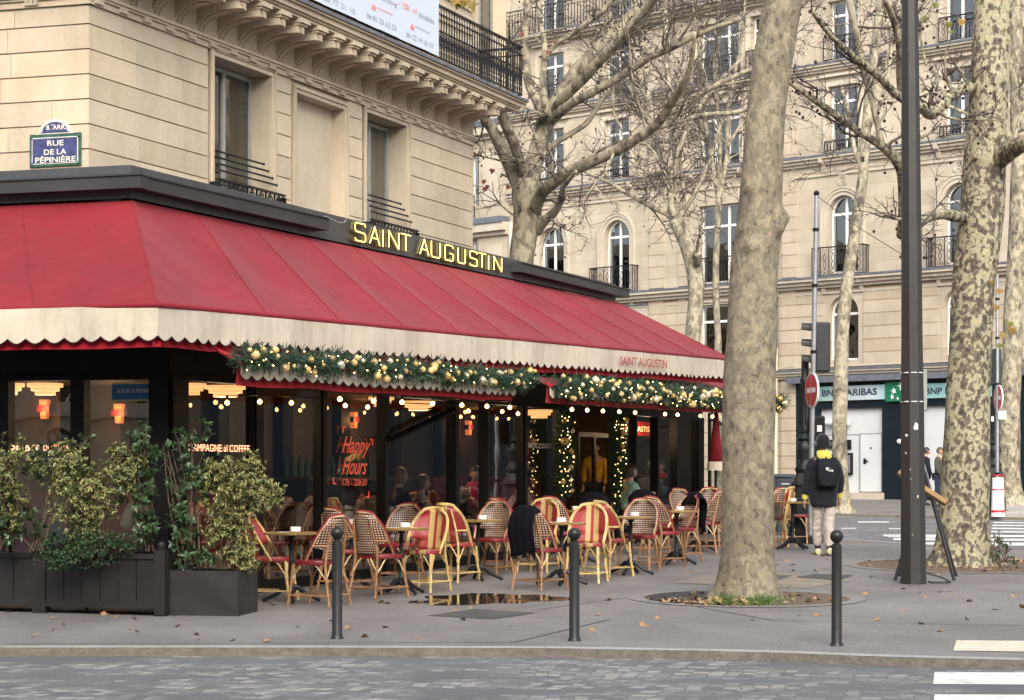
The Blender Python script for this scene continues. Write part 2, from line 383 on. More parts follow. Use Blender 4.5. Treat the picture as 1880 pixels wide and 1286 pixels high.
# ================================================================ GROUND
def ground_mats():
    # road: worn asphalt with the old fan-laid setts showing through
    m,t,b,o=mk('road_asphalt_over_setts'); co=coords(t)
    w=nz(t,co,.8,3); g=N(t,'NewGeometry'); mp=N(t,'Mapping'); t.links.new(g.outputs['Position'],mp.inputs[0]); mp.inputs['Rotation'].default_value=(0,0,.25)
    wob=N(t,'VectorMath',operation='MULTIPLY_ADD'); nn=N(t,'TexNoise'); nn.inputs['Scale'].default_value=.9; nn.inputs['Detail'].default_value=2; t.links.new(co,nn.inputs['Vector'])
    t.links.new(nn.outputs['Color'],wob.inputs[0]); wob.inputs[1].default_value=(.35,.35,0); t.links.new(mp.outputs[0],wob.inputs[2])
    vo=N(t,'TexVoronoi'); vo.feature='DISTANCE_TO_EDGE'; vo.inputs['Scale'].default_value=8.5; vo.inputs['Randomness'].default_value=.3; t.links.new(wob.outputs[0],vo.inputs['Vector'])
    vc=N(t,'TexVoronoi'); vc.inputs['Scale'].default_value=8.5; vc.inputs['Randomness'].default_value=.3; t.links.new(wob.outputs[0],vc.inputs['Vector'])
    edge=ramp(t,[(.03,0),(.08,1)]); t.links.new(vo.outputs['Distance'],edge.inputs[0])
    mk1=nz(t,coords(t,sxyz=(.35,.9,1)),1.6,6,.7); mr=ramp(t,[(.43,0),(.53,1)]); t.links.new(mk1,mr.inputs[0])
    cell=ramp(t,[(.15,0),(.45,1)]); sp=N(t,'SeparateColor'); t.links.new(vc.outputs['Color'],sp.inputs[0]); t.links.new(sp.outputs[0],cell.inputs[0])
    m1=N(t,'Math',operation='MULTIPLY'); t.links.new(edge.outputs[0],m1.inputs[0]); t.links.new(mr.outputs[0],m1.inputs[1])
    m2=N(t,'Math',operation='MULTIPLY'); t.links.new(m1.outputs[0],m2.inputs[0]); t.links.new(cell.outputs[0],m2.inputs[1])
    base=ramp(t,[(.3,(.078,.078,.083)),(.7,(.115,.114,.118))]); t.links.new(nz(t,co,1.2,6,.65),base.inputs[0])
    grit=ramp(t,[(.3,(.75,.75,.75)),(.7,(1.3,1.3,1.3))]); t.links.new(nz(t,co,55,3,.8),grit.inputs[0])
    stc=ramp(t,[(0,(.12,.12,.12)),(.6,(.20,.195,.187)),(1,(.29,.275,.245))]); t.links.new(sp.outputs[1],stc.inputs[0])
    col=mixc(t,m2.outputs[0],base.outputs[0],stc.outputs[0]); col=mixc(t,1,col,grit.outputs[0],'MULTIPLY')
    t.links.new(col,b.inputs['Base Color']); b.inputs['Roughness'].default_value=.75; bump(t,b,m2.outputs[0],.35,.01); M['road']=m
    m,t,b,o=mk('pavement_bitumen'); co=coords(t)
    r=ramp(t,[(.3,(.150,.140,.134)),(.7,(.20,.188,.181))]); t.links.new(nz(t,co,.5,6,.65),r.inputs[0])
    sp=ramp(t,[(.25,(.55,.55,.56)),(.5,(1,1,1)),(.7,(1.6,1.56,1.5))]); t.links.new(nz(t,co,48,3,.8),sp.inputs[0])
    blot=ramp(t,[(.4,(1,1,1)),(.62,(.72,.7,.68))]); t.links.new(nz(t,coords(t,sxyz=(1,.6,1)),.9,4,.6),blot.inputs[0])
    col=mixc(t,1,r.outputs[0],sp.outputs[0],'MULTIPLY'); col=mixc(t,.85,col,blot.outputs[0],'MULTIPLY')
    vo=N(t,'TexVoronoi'); vo.inputs['Scale'].default_value=5; t.links.new(co,vo.inputs['Vector']); rp=ramp(t,[(.035,(2.1,2.05,1.95)),(.05,(1,1,1))]); t.links.new(vo.outputs['Distance'],rp.inputs[0])
    col=mixc(t,.5,col,rp.outputs[0],'MULTIPLY')
    t.links.new(col,b.inputs['Base Color']); b.inputs['Roughness'].default_value=.7; bump(t,b,nz(t,co,60,3),.25,.004); M['pave']=m
    m,t,b,o=mk('granite_kerb'); co=coords(t)
    r=ramp(t,[(.25,(.27,.26,.24)),(.75,(.40,.385,.36))]); t.links.new(nz(t,co,3,5,.7),r.inputs[0]); sp=ramp(t,[(.3,(.7,.7,.7)),(.7,(1.2,1.2,1.2))]); t.links.new(nz(t,co,60,3,.8),sp.inputs[0])
    col=mixc(t,1,r.outputs[0],sp.outputs[0],'MULTIPLY')
    t.links.new(col,b.inputs['Base Color']); b.inputs['Roughness'].default_value=.75; bump(t,b,nz(t,co,20,4),.5,.01); M['kerb']=m
    m,t,b,o=mk('kerb_face_dirty'); co=coords(t)
    r=ramp(t,[(.3,(.12,.105,.085)),(.7,(.21,.19,.16))]); t.links.new(nz(t,co,9,6,.75),r.inputs[0]); t.links.new(r.outputs[0],b.inputs['Base Color']); b.inputs['Roughness'].default_value=.85; bump(t,b,nz(t,co,25,4),.8,.02); M['kerbface']=m
    m,t,b,o=mk('worn_white_marking'); co=coords(t)
    r=ramp(t,[(.34,(.3,.3,.29)),(.48,(.62,.61,.58))]); t.links.new(nz(t,co,7,6,.75),r.inputs[0]); t.links.new(r.outputs[0],b.inputs['Base Color']); b.inputs['Roughness'].default_value=.6; M['mark']=m
ground_mats()
KB=.07
rd=MB(); ys=[-80,-20,0,10,16,20,28,37,45,60,90,150,400]
for i in range(len(ys)-1):
    for x0,x1 in ((-160,-30),(-30,-8),(-8,8),(8,30),(30,160)):
        a,b_=ys[i],ys[i+1]; rd.quad((x0,a,gz(a)-KB),(x1,a,gz(a)-KB),(x1,b_,gz(b_)-KB),(x0,b_,gz(b_)-KB))
tag(rd.build('road',M['road']),kind='structure')
near_px=[(-900,1190),(0,1190),(600,1190),(1000,1191),(1300,1196),(1450,1200),(1600,1206),(1750,1210),(1880,1213),(2300,1216)]
far_px=[(2300,1009),(1880,1007),(1700,1000),(1600,993),(1545,989.5)]
def gp(x,y): p=G(x,y); p.z=.02*p.y; return p
near=[gp(*q) for q in near_px]; far=[gp(*q) for q in far_px]+[V((5.6,38.2,.764)),V((4.2,42,.84)),V((2,46,.92)),V((-30,46,.92))]
outl=near+far
def slab(outl,drop,name,mat,sidemat=None):
    m=MB(); n=len(outl); m.add(outl,[tuple(range(n))]); ob=m.build(name,mat); tag(ob,kind='structure'); return ob
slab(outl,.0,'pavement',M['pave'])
def kerb(line,name,w=.28,z=lambda p:p.z,drop=KB+.05,side=1):
    m=MB(); f=MB(); n=len(line); inn=[]
    for i,p in enumerate(line):
        t=(line[min(i+1,n-1)]-line[max(i-1,0)]); t.z=0; t.normalize(); q=V((-t.y,t.x,0))*side
        inn.append(p+q*w)
    for i in range(n-1):
        a,b,c,d=line[i],line[i+1],inn[i+1],inn[i]; e=Z*.004
        L=(b-a).length; K=max(1,int(L/1.05)); 
        for k in range(K):
            g=.004/max(L,.1); f0=k/K+g; f1=(k+1)/K-g
            A=a.lerp(b,f0);B=a.lerp(b,f1);C=d.lerp(c,f1);D=d.lerp(c,f0)
            m.quad(A+e,B+e,C+e,D+e); 
        f.quad(a-Z*drop,b-Z*drop,b+Z*.003,a+Z*.003); 
    tag(m.build(name,M['kerb']),kind='structure'); tag(f.build(name+'_face',M['kerbface']),kind='structure')
kerb(near,'kerb',.36); kerb(far[:7],'kerb_far',.22)
# far pavement: a strip along the opposite building
K0=G(1620,945); 
def fs(s,p=0): q=V((K0.x,K0.y,0))+OP.u*s-OP.n*p; q.z=gz(q.y); return q
fp=[fs(-50),fs(-16),fs(0),fs(17),fs(60)]
m=MB()
fr_=[fs(17),fs(10),fs(0),fs(-10),fs(-50)]
for i in range(4):
    a,b_=fr_[i],fr_[i+1]; c=b_-OP.n*40; d=a-OP.n*40; c.z=gz(c.y); d.z=gz(d.y); m.quad(b_,a,d,c)
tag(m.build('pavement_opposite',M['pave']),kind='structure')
kerb([fs(-50),fs(-16),fs(0),fs(10),fs(17)],'kerb_opposite',.25)
# crossings
def gr(x,y):       # pixel on the road surface behind our pavement
    k=CZ+KB; D=F*(k-.3441)/(y-HY+.0107*F); q=P(x,y,D); q.z=gz(D)-KB+.004; return q
def grn(x,y):
    D=F*(CZ+KB)/(y-HY+.02*F); q=P(x,y,D); q.z=.02*D-KB+.004; return q
m=MB()
for y0,y1,x0,x1 in ((996,1000.5,1660,1990),(989,992.5,1640,1980),(982,985.5,1622,1960),(975.5,978,1820,1950),(969.5,972,1821,1940),(964,966,1822,1940),(959,960.8,1824,1940),(954.5,956,1825,1930),(995.5,998,1585,1662),(984,987,1630,1725)):
    m.quad(gr(x0,y1),gr(x1,y1+1.5),gr(x1,y0+1.5),gr(x0,y0))
for x0,x1,y0,y1 in ((1575,1632,958,960),(1545,1572,970,971.5),(1632,1660,970.5,972)):
    m.quad(gr(x0,y1),gr(x1,y1),gr(x1,y0),gr(x0,y0))
tag(m.build('crossing_stripes_opposite',M['mark']),kind='structure')
m=MB()
for y0,y1 in ((1235,1257),(1276,1299)):
    m.quad(grn(1713,y1),grn(2500,y1+5),grn(2500,y0+4),grn(1716,y0))
tag(m.build('crossing_stripes',M['mark']),kind='structure')
m=MB(); a=gp(1750,1196);b_=gp(2050,1200);c=gp(2050,1179);d=gp(1756,1177)
m.add([q+Z*h for h in (.005,.0) for q in (a,b_,c,d)],[(0,1,2,3)])
M['tactile']=plain('cream_tactile_slab',(.52,.48,.38),.7,0,.1,4,.1)
for i in range(56):
    for j in range(5):
        u=(i+.5)/56; v=(j+.5)/5; q=a.lerp(b_,u).lerp(d.lerp(c,u),v)+Z*.005; m.lathe(q,[(.014,0),(.009,.006)],6)
tag(m.build('tactile_paving',M['tactile']),kind='structure')
# manhole slabs, patches and puddle on the pavement
M['patch']=plain('dark_asphalt_patch',(.06,.056,.055),.8,0,.3,3,.2,.004,.5,False)
M['slabc']=plain('tan_concrete_slab',(.20,.17,.135),.8,0,.2,3,.2,.004,.5,False)
M['plate']=plain('cast_iron_cover',(.07,.065,.06),.6,.4,.25,10,.4,.004,.5,False)
def gpoly(pts,mat,name,h,inset=None):
    m=MB(); m.add([gp(x,y)+Z*h for x,y in pts],[tuple(range(len(pts)))]); return tag(m.build(name,mat),kind='structure')
gpoly([(785,1131),(905,1138),(985,1126),(870,1119)],M['patch'],'pavement_patch',.004)
gpoly([(1232,1071),(1480,1081),(1570,1066),(1430,1051),(1330,1051)],M['slabc'],'pavement_slab',.004)
gpoly([(1460,1061),(1495,1055),(1565,1057),(1540,1067)],M['plate'],'pavement_cover',.008)
gpoly([(1345,1064),(1400,1056),(1455,1058),(1420,1068)],M['patch'],'pavement_cover_dark',.008)
m,t,b,o=mk('wet_bitumen'); co=coords(t)
r=ramp(t,[(.4,(.016,.013,.012)),(.7,(.04,.034,.03))]); t.links.new(nz(t,co,3,4),r.inputs[0]); t.links.new(r.outputs[0],b.inputs['Base Color']); rr=ramp(t,[(.4,.03),(.8,.08)]); t.links.new(nz(t,co,2.5,4),rr.inputs[0]); t.links.new(rr.outputs[0],b.inputs['Roughness']); M['wet']=m
for i_,ln in enumerate(([(0,1183),(945,1180),(1120,1138)],[(985,1120),(1150,1098)],[(1280,1115),(1420,1140),(1880,1150)])):
    m=MB(); pp_=[gp(*q)+Z*.004 for q in ln]
    for a_,b_ in zip(pp_,pp_[1:]): t_=(b_-a_).normalized(); w_=V((-t_.y,t_.x,0))*.009; m.quad(a_-w_,b_-w_,b_+w_,a_+w_)
    tag(m.build('pavement_joint',M['patch']),kind='structure')
pts=[]
for k in range(40):
    a=2*PI*k/40; q=1+.16*math.sin(3*a+1)+.1*math.sin(7*a)+.06*math.sin(11*a+2)
    pts.append((893+137*q*math.cos(a),1101+9.5*q*math.sin(a)-.02*(137*math.cos(a))))
gpoly(pts,M['wet'],'puddle',.0045)
# ================================================================ CAFE BUILDING (upper floors)
cb=thing('cafe_building','cream limestone corner building with carved balcony brackets above the red awning','building',(-5.05,26,gz(26)))
M['joint']=plain('stone_joint_shadow',(.13,.1,.07),.9,0,.2,4,0)
sR=BU.s(868)
def ws(x): return BU.s(x)
zA=BU.px(393,102)[1]; zN=BU.px(543,170)[1]; zB=BU.px(671,205)[1]
Z0=4.75; ZS=7.42
holes=[(ws(393),ws(498),4.9,zA,False),(ws(544),ws(632),4.9,zN,False),(ws(673),ws(746),4.9,zB,False)]
m=MB(); wall(m,BU,0,sR,Z0,7.6,holes,-.03,.33)
wall(m,BUL,-8,0,Z0,7.6,[],-.03)
# far end and core
m.quad(BU.pt(sR,0,-.03),BU.pt(sR,0,-9),BU.pt(sR,15,-9),BU.pt(sR,15,-.03))
m.build('wall',M['stone'],cb)
m=MB(); hl=holes[1]; m.quad(*[BU.pt(a,z,-.2) for a,z in ((hl[0],4.9),(hl[1],4.9),(hl[1],hl[3]),(hl[0],hl[3]))]); m.build('blind_window_panel',M['stoneL'],cb)
zs=[7.187-.2985*k for k in range(9)]
frames=[(h[0]-.13,h[1]+.13) for h in holes]
segs=[(0,frames[0][0]-.04),(frames[0][1]+.02,frames[1][0]-.03),(frames[1][1]+.02,frames[2][0]-.03),(frames[2][1]+.02,sR)]
m=MB(); rnd=random.Random(3); cms=[MB() for _ in range(5)]
def course(mb,pl,a,b,z0,z1,bl,gap=.003,p=.0):
    cuts=[a]; x=a+bl*rnd.uniform(.5,1)
    while x<b-.35: cuts.append(x); x+=bl*rnd.uniform(.85,1.15)
    cuts.append(b)
    for i in range(len(cuts)-1):
        q=p+rnd.uniform(-.0015,.0015)
        mb.pbox(pl,cuts[i]+(gap if i else 0),cuts[i+1]-(gap if i<len(cuts)-2 else 0),z0,z1,-.029,q)
for k,z in enumerate([7.40]+zs):
    top=z-.008; bot=(zs[k] if k<len(zs) else z-.2985)+.008
    if k==0: top=7.415
    if top-bot<.03: continue
    for e_,(a,b_) in enumerate(segs): 
        if b_-a>.05: course(cms[e_],BU,a,b_,bot,top,1.25)
    course(cms[4],BUL,-8,-.0,bot,top,1.0)
for q_ in cms: q_.build('stone_courses',M['stoneL'],cb)
# architraves
m=MB()
for h in holes:
    w=.11
    for e,(pw,pp) in enumerate(((.11,.012),(.05,.035))):
        off=0 if e==0 else .06
        a=h[0]-off-(pw if e==0 else pw); 
        m.pbox(BU,h[0]-off-pw,h[0]-off,4.9,h[3]+off+pw,-.028,pp); m.pbox(BU,h[1]+off,h[1]+off+pw,4.9,h[3]+off+pw,-.028,pp)
        m.pbox(BU,h[0]-off,h[1]+off,h[3]+off,h[3]+off+pw,-.028,pp)
m.build('window_surround',M['stoneL'],cb)
for h in (holes[0],holes[2]):
    window(cb,BU,h[0]+.02,h[1]-.02,4.95,h[3]-.03,False,2,-.30,.05,None,'winframe','glass' if h is holes[2] else 'wglass',True)
# string course with the small carved guttae, frieze, brackets, slab
m=MB()
for pl,a,b_ in ((BU,-.0,sR),(BUL,-8,0.0)):
    for z0,z1,p in ((7.42,7.445,.035),(7.445,7.50,.02),(7.50,7.53,.05),(7.53,7.565,.075),(7.565,8.05,-.0)):
        m.pbox(pl,a-(p if pl is BU else 0),b_+p,z0,z1,-.1,p)
m.build('string_course',M['stoneL'],cb)
s_a=BU.s(445,.62); s_b=BU.s(913,.62); st=(s_b-s_a)/16
def bracket(mb,pl,s,w=.2):
    poly=[(0,7.57)]+[(.02+.43*math.sin(PI/2*k/8)**1.0*(1-0)+0, 7.60+.24*(1-math.cos(PI/2*k/8))) for k in range(9)]
    poly=[(0,7.57)]+[(.44*(1-math.cos(PI/2*k/8)),7.60+.24*math.sin(PI/2*k/8)) for k in range(9)]+[(.62,7.84),(.63,7.97),(0,7.97)]
    mb.prism(poly,pl.pt(s-w/2,0,0),pl.n,Z,pl.u*w)
    for dx in (-.05,0,.05):
        pr=[pl.pt(s+dx,7.585+.24*math.sin(PI/2*k/8),.44*(1-math.cos(PI/2*k/8))+.012) for k in range(9)]; mb.tube(pr,.014,4)
    mb.pbox(pl,s-w/2-.035,s+w/2+.035,7.97,8.03,0,.70)
    mb.pbox(pl,s-w/2-.015,s+w/2+.015,7.94,7.97,.55,.665)
    mb.prism([(-.05,7.93),(.05,7.93),(.03,7.87),(.0,7.85),(-.03,7.87)],pl.pt(s,0,.63),pl.u,Z,pl.n*.015)
    mb.pbox(pl,s-.06,s+.06,7.845,7.86,.63,.64)
nb=0; gm=MB()
k=-14
while True:
    s=s_a+st*k; k+=1
    if s<.1: continue
    if s>s_b+.01: break
    b_=MB(); bracket(b_,BU,s); bo=b_.build('bracket',M['stoneL'],cb); gm=MB()
    for dx in (-.06,0,.06): gm.prism([(-.022,7.5),(.022,7.5),(.03,7.44),(-.03,7.44)],BU.pt(s+dx-.3,0,.02),BU.u,Z,BU.n*.045)
    gm.build('carved_guttae',M['stone'],bo)
for j in range(1,9):
    s=-.45-st*(j-1)
    b_=MB(); bracket(b_,BUL,s); bo=b_.build('bracket',M['stoneL'],cb); gm=MB()
    for dx in (-.06,0,.06): gm.prism([(-.022,7.5),(.022,7.5),(.03,7.44),(-.03,7.44)],BUL.pt(s+dx-.3,0,.02),BUL.u,Z,BUL.n*.045)
    gm.build('carved_guttae',M['stone'],bo)
m=MB(); l=MB()
EX=.55
def wrap(mb,z0,z1,p,e):
    # ring slab around the corner building, mitred at the street corner
    cor=None
    A=BU.pt(sR+e,0,p); 
    # intersection of both outer lines
    d=BU.u; n1=BU.n; n2=BUL.n
    M2=Matrix(((n1.x,n1.y),(n2.x,n2.y))); rhs=V((n1.dot(BU.o)+p,n2.dot(BUL.o)+p)); c=M2.inverted()@rhs; cor=V((c.x,c.y,0))
    B=BUL.pt(-8,0,p); Bi=BUL.pt(-8,0,-2); E=BU.pt(sR+e,0,-4); Ei=BU.pt(sR-1,0,-4)
    inn=BU.pt(.5,0,-2)
    poly=[B,cor,A,E,Ei,BU.pt(sR-1,0,-1.0),inn,Bi]
    n=len(poly); vs=[q+Z*z0 for q in poly]+[q+Z*z1 for q in poly]
    mb.add(vs,[tuple(range(n))[::-1],tuple(range(n,2*n))]+[(i,(i+1)%n,n+(i+1)%n,n+i) for i in range(n)])
wrap(m,8.031,8.07,.66,.42); wrap(m,8.07,8.10,.69,.46); wrap(m,8.10,8.17,.73,.50); wrap(m,8.17,8.20,.77,.54); m.build('balcony_slab',M['stoneL'],cb)
wrap(l,8.20,8.245,.8,.58); l.build('balcony_flashing',M['lead'],cb)
# upper wall
m=MB(); hu=[(BU.s(700)+.0,BU.s(700)+1.3,8.4,11,False),(BU.s(700)+4,BU.s(700)+5.3,8.4,11,False),(1.5,2.8,8.4,11,False)]
wall(m,BU,0,sR,8.0,15,hu,-.03,.3); wall(m,BUL,-8,0,8.0,15,[],-.03); m.quad(BU.pt(0,15,0),BU.pt(sR,15,0),BU.pt(sR,15,-9),BU.pt(0,15,-9))
m.build('upper_wall',M['stoneL'],cb)
for h in hu: window(cb,BU,h[0],h[1],8.4,10.9,False,2,-.28,.06,None,'winframe')
m=MB()
for zz in (8.9,9.3,9.7,10.1,10.5,11.4,11.8): 
    m.pbox(BU,hu[0][1]+.3,hu[1][0]-.3,zz,zz+.3,-.029,.0)
m.build('upper_courses',M['stoneL'],cb)
m=MB(); ironrail(m,BU,.0,sR+.45,8.30,9.14,.72,.105,.008); 
E=Plane(BU.pt(sR+.45,0,.72),-BU.n); 
ironrail(m,E,.03,1.6,8.30,9.14,0,.12,.008,False)
ironrail(m,BUL,-8,.0,8.30,9.14,.72,.12,.008,False)
m.build('balcony_railing',M['iron'],cb)
# small window guards
for h in (holes[0],holes[2]):
    a,b_=h[0],h[1]; zt=BU.px((393 if h is holes[0] else 673),(276 if h is holes[0] else 357))[1]
    m=MB()
    for k in range(4):
        z=zt-.09*k; e=b_-.22+.07*k
        m.tube([BU.pt(a-.02,z,.0+.03*k),BU.pt(e,z,.0+.03*k)],.014,6); m.sph(BU.pt(e,z,.03*k),.02,6,4)
    zb=zt-.40
    m.pbox(BU,a-.1,b_+.14,zb-.012,zb+.012,.10,.16); m.pbox(BU,a-.1,b_+.14,zb-.2,zb-.18,.11,.14)
    n=7
    for k in range(n+1):
        s=a-.08+(b_-a+.2)*k/n; m.pbox(BU,s-.008,s+.008,zb-.2,zb,.115,.135)
        if k<n:
            c=s+(b_-a+.2)/n/2
            for q in (-1,1): ring(m,BU,c+q*.035,zb-.09,.125,.034,.009,8)
            ring(m,BU,c,zb-.05,.125,.03,.009,8); m.sph(BU.pt(c,zb-.15,.125),.02,5,4)
    m.pbox(BU,a-.12,a-.08,zb-.25,zb-.03,0,.16); m.pbox(BU,b_+.12,b_+.15,zb-.25,zb-.03,0,.16)
    m.build('window_guard',M['iron'],cb)
# real estate banner on the balcony
M['banner']=plain('pale_blue_banner_vinyl',(.50,.57,.66),.45,0,.03,1,0)
M['bgrey']=plain('banner_grey_ink',(.30,.33,.37),.6,0,.02,1,0); M['bred']=plain('banner_red_ink',(.75,.22,.18),.6,0,.02,1,0)
p=.775; s1=BU.s(805,p); zb=BU.px(805,104,p)[1]
bn=thing('banner','pale blue property banner with phone numbers tied along the balcony railing','banner',tuple(BU.pt(s1,zb,p)))
m=MB(); K=26
for i in range(K):
    a=s1-9.5*i/K; b_=s1-9.5*(i+1)/K
    m.par(BU.pt(b_,zb+.004*math.sin(i*1.7),p),BU.u*(a-b_),Z*1.7,BU.n*.006)
m.build('sheet',M['banner'],bn)
pp=p+.008
ptext(BU,'06 81 25 62 23',673,727,40,9.5,pp,M['bgrey'],bn); ptext(BU,'06 22 19 20 57',746,796,74.5,9,pp,M['bgrey'],bn)
ptext(BU,'06 77 21 10',594,652,9,10,pp,M['bgrey'],bn); ptext(BU,'building',696,729,3,11,pp,M['bgrey'],bn); ptext(BU,'- 1581 m\u00b2',731,766,14,12,pp,M['bred'],bn); ptext(BU,'divisibles',768,797,33,10,pp,M['bgrey'],bn)
ptext(BU,'CUSHMAN',692,720,21,4,pp,M['bred'],bn); ptext(BU,'AVENUE',762,789,55,4,pp,M['bgrey'],bn)
m=MB()
for x,y in ((686,15),(757,51)):
    s,z=BU.px(x,y,pp); 
    for k,hh in enumerate((.05,.09,.06)): m.pbox(BU,s-.07+.05*k,s-.03+.05*k,z-.03,z-.03+hh,pp,pp+.004)
m.build('emblem',M['bred'],bn)
# street name plaque
M['enblue']=plain('blue_enamel',(.04,.045,.13),.3,0,.35,9,.05,.002,.6); M['engreen']=plain('green_enamel',(.03,.085,.06),.3,0,.4,9,.05); M['enwhite']=plain('ivory_enamel',(.66,.63,.52),.35,0,.12,9,.05)
def qx(x,y,p=.0): return BUL.px(x,y,p)
sp_=thing('street_name_plaque','blue enamel street name plaque with arched top on the stone corner wall','street sign',tuple(BUL.pt(qx(102,280)[0],qx(102,280)[1],0)))
a,z0=qx(55,308,.02); b_,z1=qx(149,243,.02)
m=MB(); m.pbox(BUL,a,b_,z0,z1,.002,.03); m.build('border',M['engreen'],sp_,bev=.006)
m=MB(); m.pbox(BUL,a+.035,b_-.035,z0+.03,z1-.045,.03,.036); m.build('field_edge',M['enwhite'],sp_)
m=MB(); m.pbox(BUL,a+.045,b_-.045,z0+.04,z1-.055,.036,.040); m.build('field',M['enblue'],sp_)
c=(a+b_)/2
def cap(mb,w,h,p0,p1,z): 
    pts=[(-w,0)]+[(-w*.78*math.cos(PI*k/14),.02*(w/.27)+h*math.sin(PI*k/14)) for k in range(15)]+[(w,0)]
    mb.prism(pts,BUL.pt(c,z,p0),BUL.u,Z,BUL.n*(p1-p0))
m=MB(); cap(m,.27,.155,.004,.036,z1-.005); m.build('crown',M['enwhite'],sp_)
m=MB(); cap(m,.215,.115,.036,.042,z1+.008); m.build('crown_field',M['enblue'],sp_)
m=MB()
for x,z in ((a+.03,z0+.03),(b_-.03,z0+.03),(a+.03,z1-.04),(b_-.03,z1-.04)): m.sph(BUL.pt(x,z,.03),.022,8,5)
m.build('bolt',M['engreen'],sp_,True)
for tx,x0,x1,y,h in (('RUE',87,117,263,10),('DE LA',81,122,279,10),('P\u00c9PINI\u00c8RE',65,139,292,13)): ptext(BUL,tx,x0,x1,y,h,.042,M['enwhite'],sp_,bold=.015)
ptext(BUL,'8\u1d49. ARR\u1d57' if False else '8. ARR.',85,122,234,9,.044,M['enwhite'],sp_,bold=.015); ptext(BUL,'me',94,99,230,3,.044,M['enwhite'],sp_)
# ================================================================ OPPOSITE BUILDING
ob=thing('apartment_building','long cream stone apartment block with arched windows and wrought iron balconies','building',tuple(OP.pt(0,gz(70),0)))
def oz(x,y,p=0): return OP.px(x,y,p)[1]
zB1,zB2,zB3,zB4,zB5=oz(1528,679),oz(1128,541),oz(1128,336),oz(1128,182),oz(1128,42)
OS=OP.s
L0=OS(938); R0=52
bays=[]   # (s0,s1,cols,arch)
for x0,x1,arch,cols in ((990,1036,1,2),(1110,1156,1,2),(1283,1358,0,3),(1521,1576,1,2),(1733,1790,1,2)):
    bays.append((OS(x0),OS(x1),arch,cols))
w_=bays[3][1]-bays[3][0]; d_=bays[4][0]-bays[3][0]
bays.append((bays[4][0]+d_,bays[4][0]+d_+w_,1,2)); [bays.append((bays[4][0]+kk*d_,bays[4][0]+kk*d_+w_,1,2)) for kk in (2,3,4,5,6)]
sx=OS(1400); bays.append((sx-.5,sx+.5,0,2))
holes=[]; wins=[]
for a,b_,arch,cols in bays:
    rows=[(zB2+.12,zB3-1.35 if arch else zB3-1.2,arch),(zB3+.15,zB4-.75,0),(zB4+.12,zB5-.7,0),(zB5+.15,zB5+2.3,0)]
    if not (a<OS(1200)): rows.append((zB1+.28,zB2-.62,arch and b_-a<1.8))
    for lo,hi,ar in rows:
        holes.append((a,b_,lo,hi,ar)); wins.append((a,b_,lo,hi,ar,cols))
GB=gz(70)-1.0
sS0=OS(1463)
m=MB(); wall(m,OP,L0,R0,zB1,zB5+3.2,holes,0,.28)
m.build('wall',M['stoneO'],ob)
m=MB(); wall(m,OP,L0,sS0,GB,zB1,[],0,.3); m.quad(OP.pt(sS0,GB,-.6),OP.pt(R0,GB,-.6),OP.pt(R0,zB1,-.6),OP.pt(sS0,zB1,-.6))
# grooved mezzanine skin and pilaster strips
m.build('ground_wall',M['stoneR'],ob)
m=MB()
def strip(mb,a,b_,z0,z1,p=.035): 
    mb.quad(OP.pt(a,z0,p),OP.pt(b_,z0,p),OP.pt(b_,z1,p),OP.pt(a,z1,p)); mb.quad(OP.pt(a,z0,p),OP.pt(a,z1,p),OP.pt(a,z1,0),OP.pt(a,z0,0)); mb.quad(OP.pt(b_,z0,p),OP.pt(b_,z1,p),OP.pt(b_,z1,0),OP.pt(b_,z0,0))
mz=[h for h in holes if h[2]<zB2-.5]
hs=sorted((h[0]-.22,h[1]+.22,h) for h in mz)
edges=[OS(1200)]+[e for q in hs for e in q[:2]]+[R0]
for i in range(0,len(edges),2):
    if edges[i+1]-edges[i]>.1: strip(m,edges[i],edges[i+1],zB1+.12,zB2-.4,.04); m.build('grooved_wall',M['stoneR'],ob); m=MB()
for x0,x1 in ((1193,1220),(1247,1263),(1367,1390),(1437,1463)):
    strip(m,OS(x0),OS(x1),zB2+.1,zB3-.55,.05); strip(m,OS(x0),OS(x1),zB3+.1,zB4-.3,.05); strip(m,OS(x0),OS(x1),zB1+.12,zB2-.35,.07); 
    if x1<1464: strip(m,OS(x0),OS(x1),GB,zB1-.35,.07)
    m.build('grooved_pilaster',M['stoneR'],ob); m=MB()
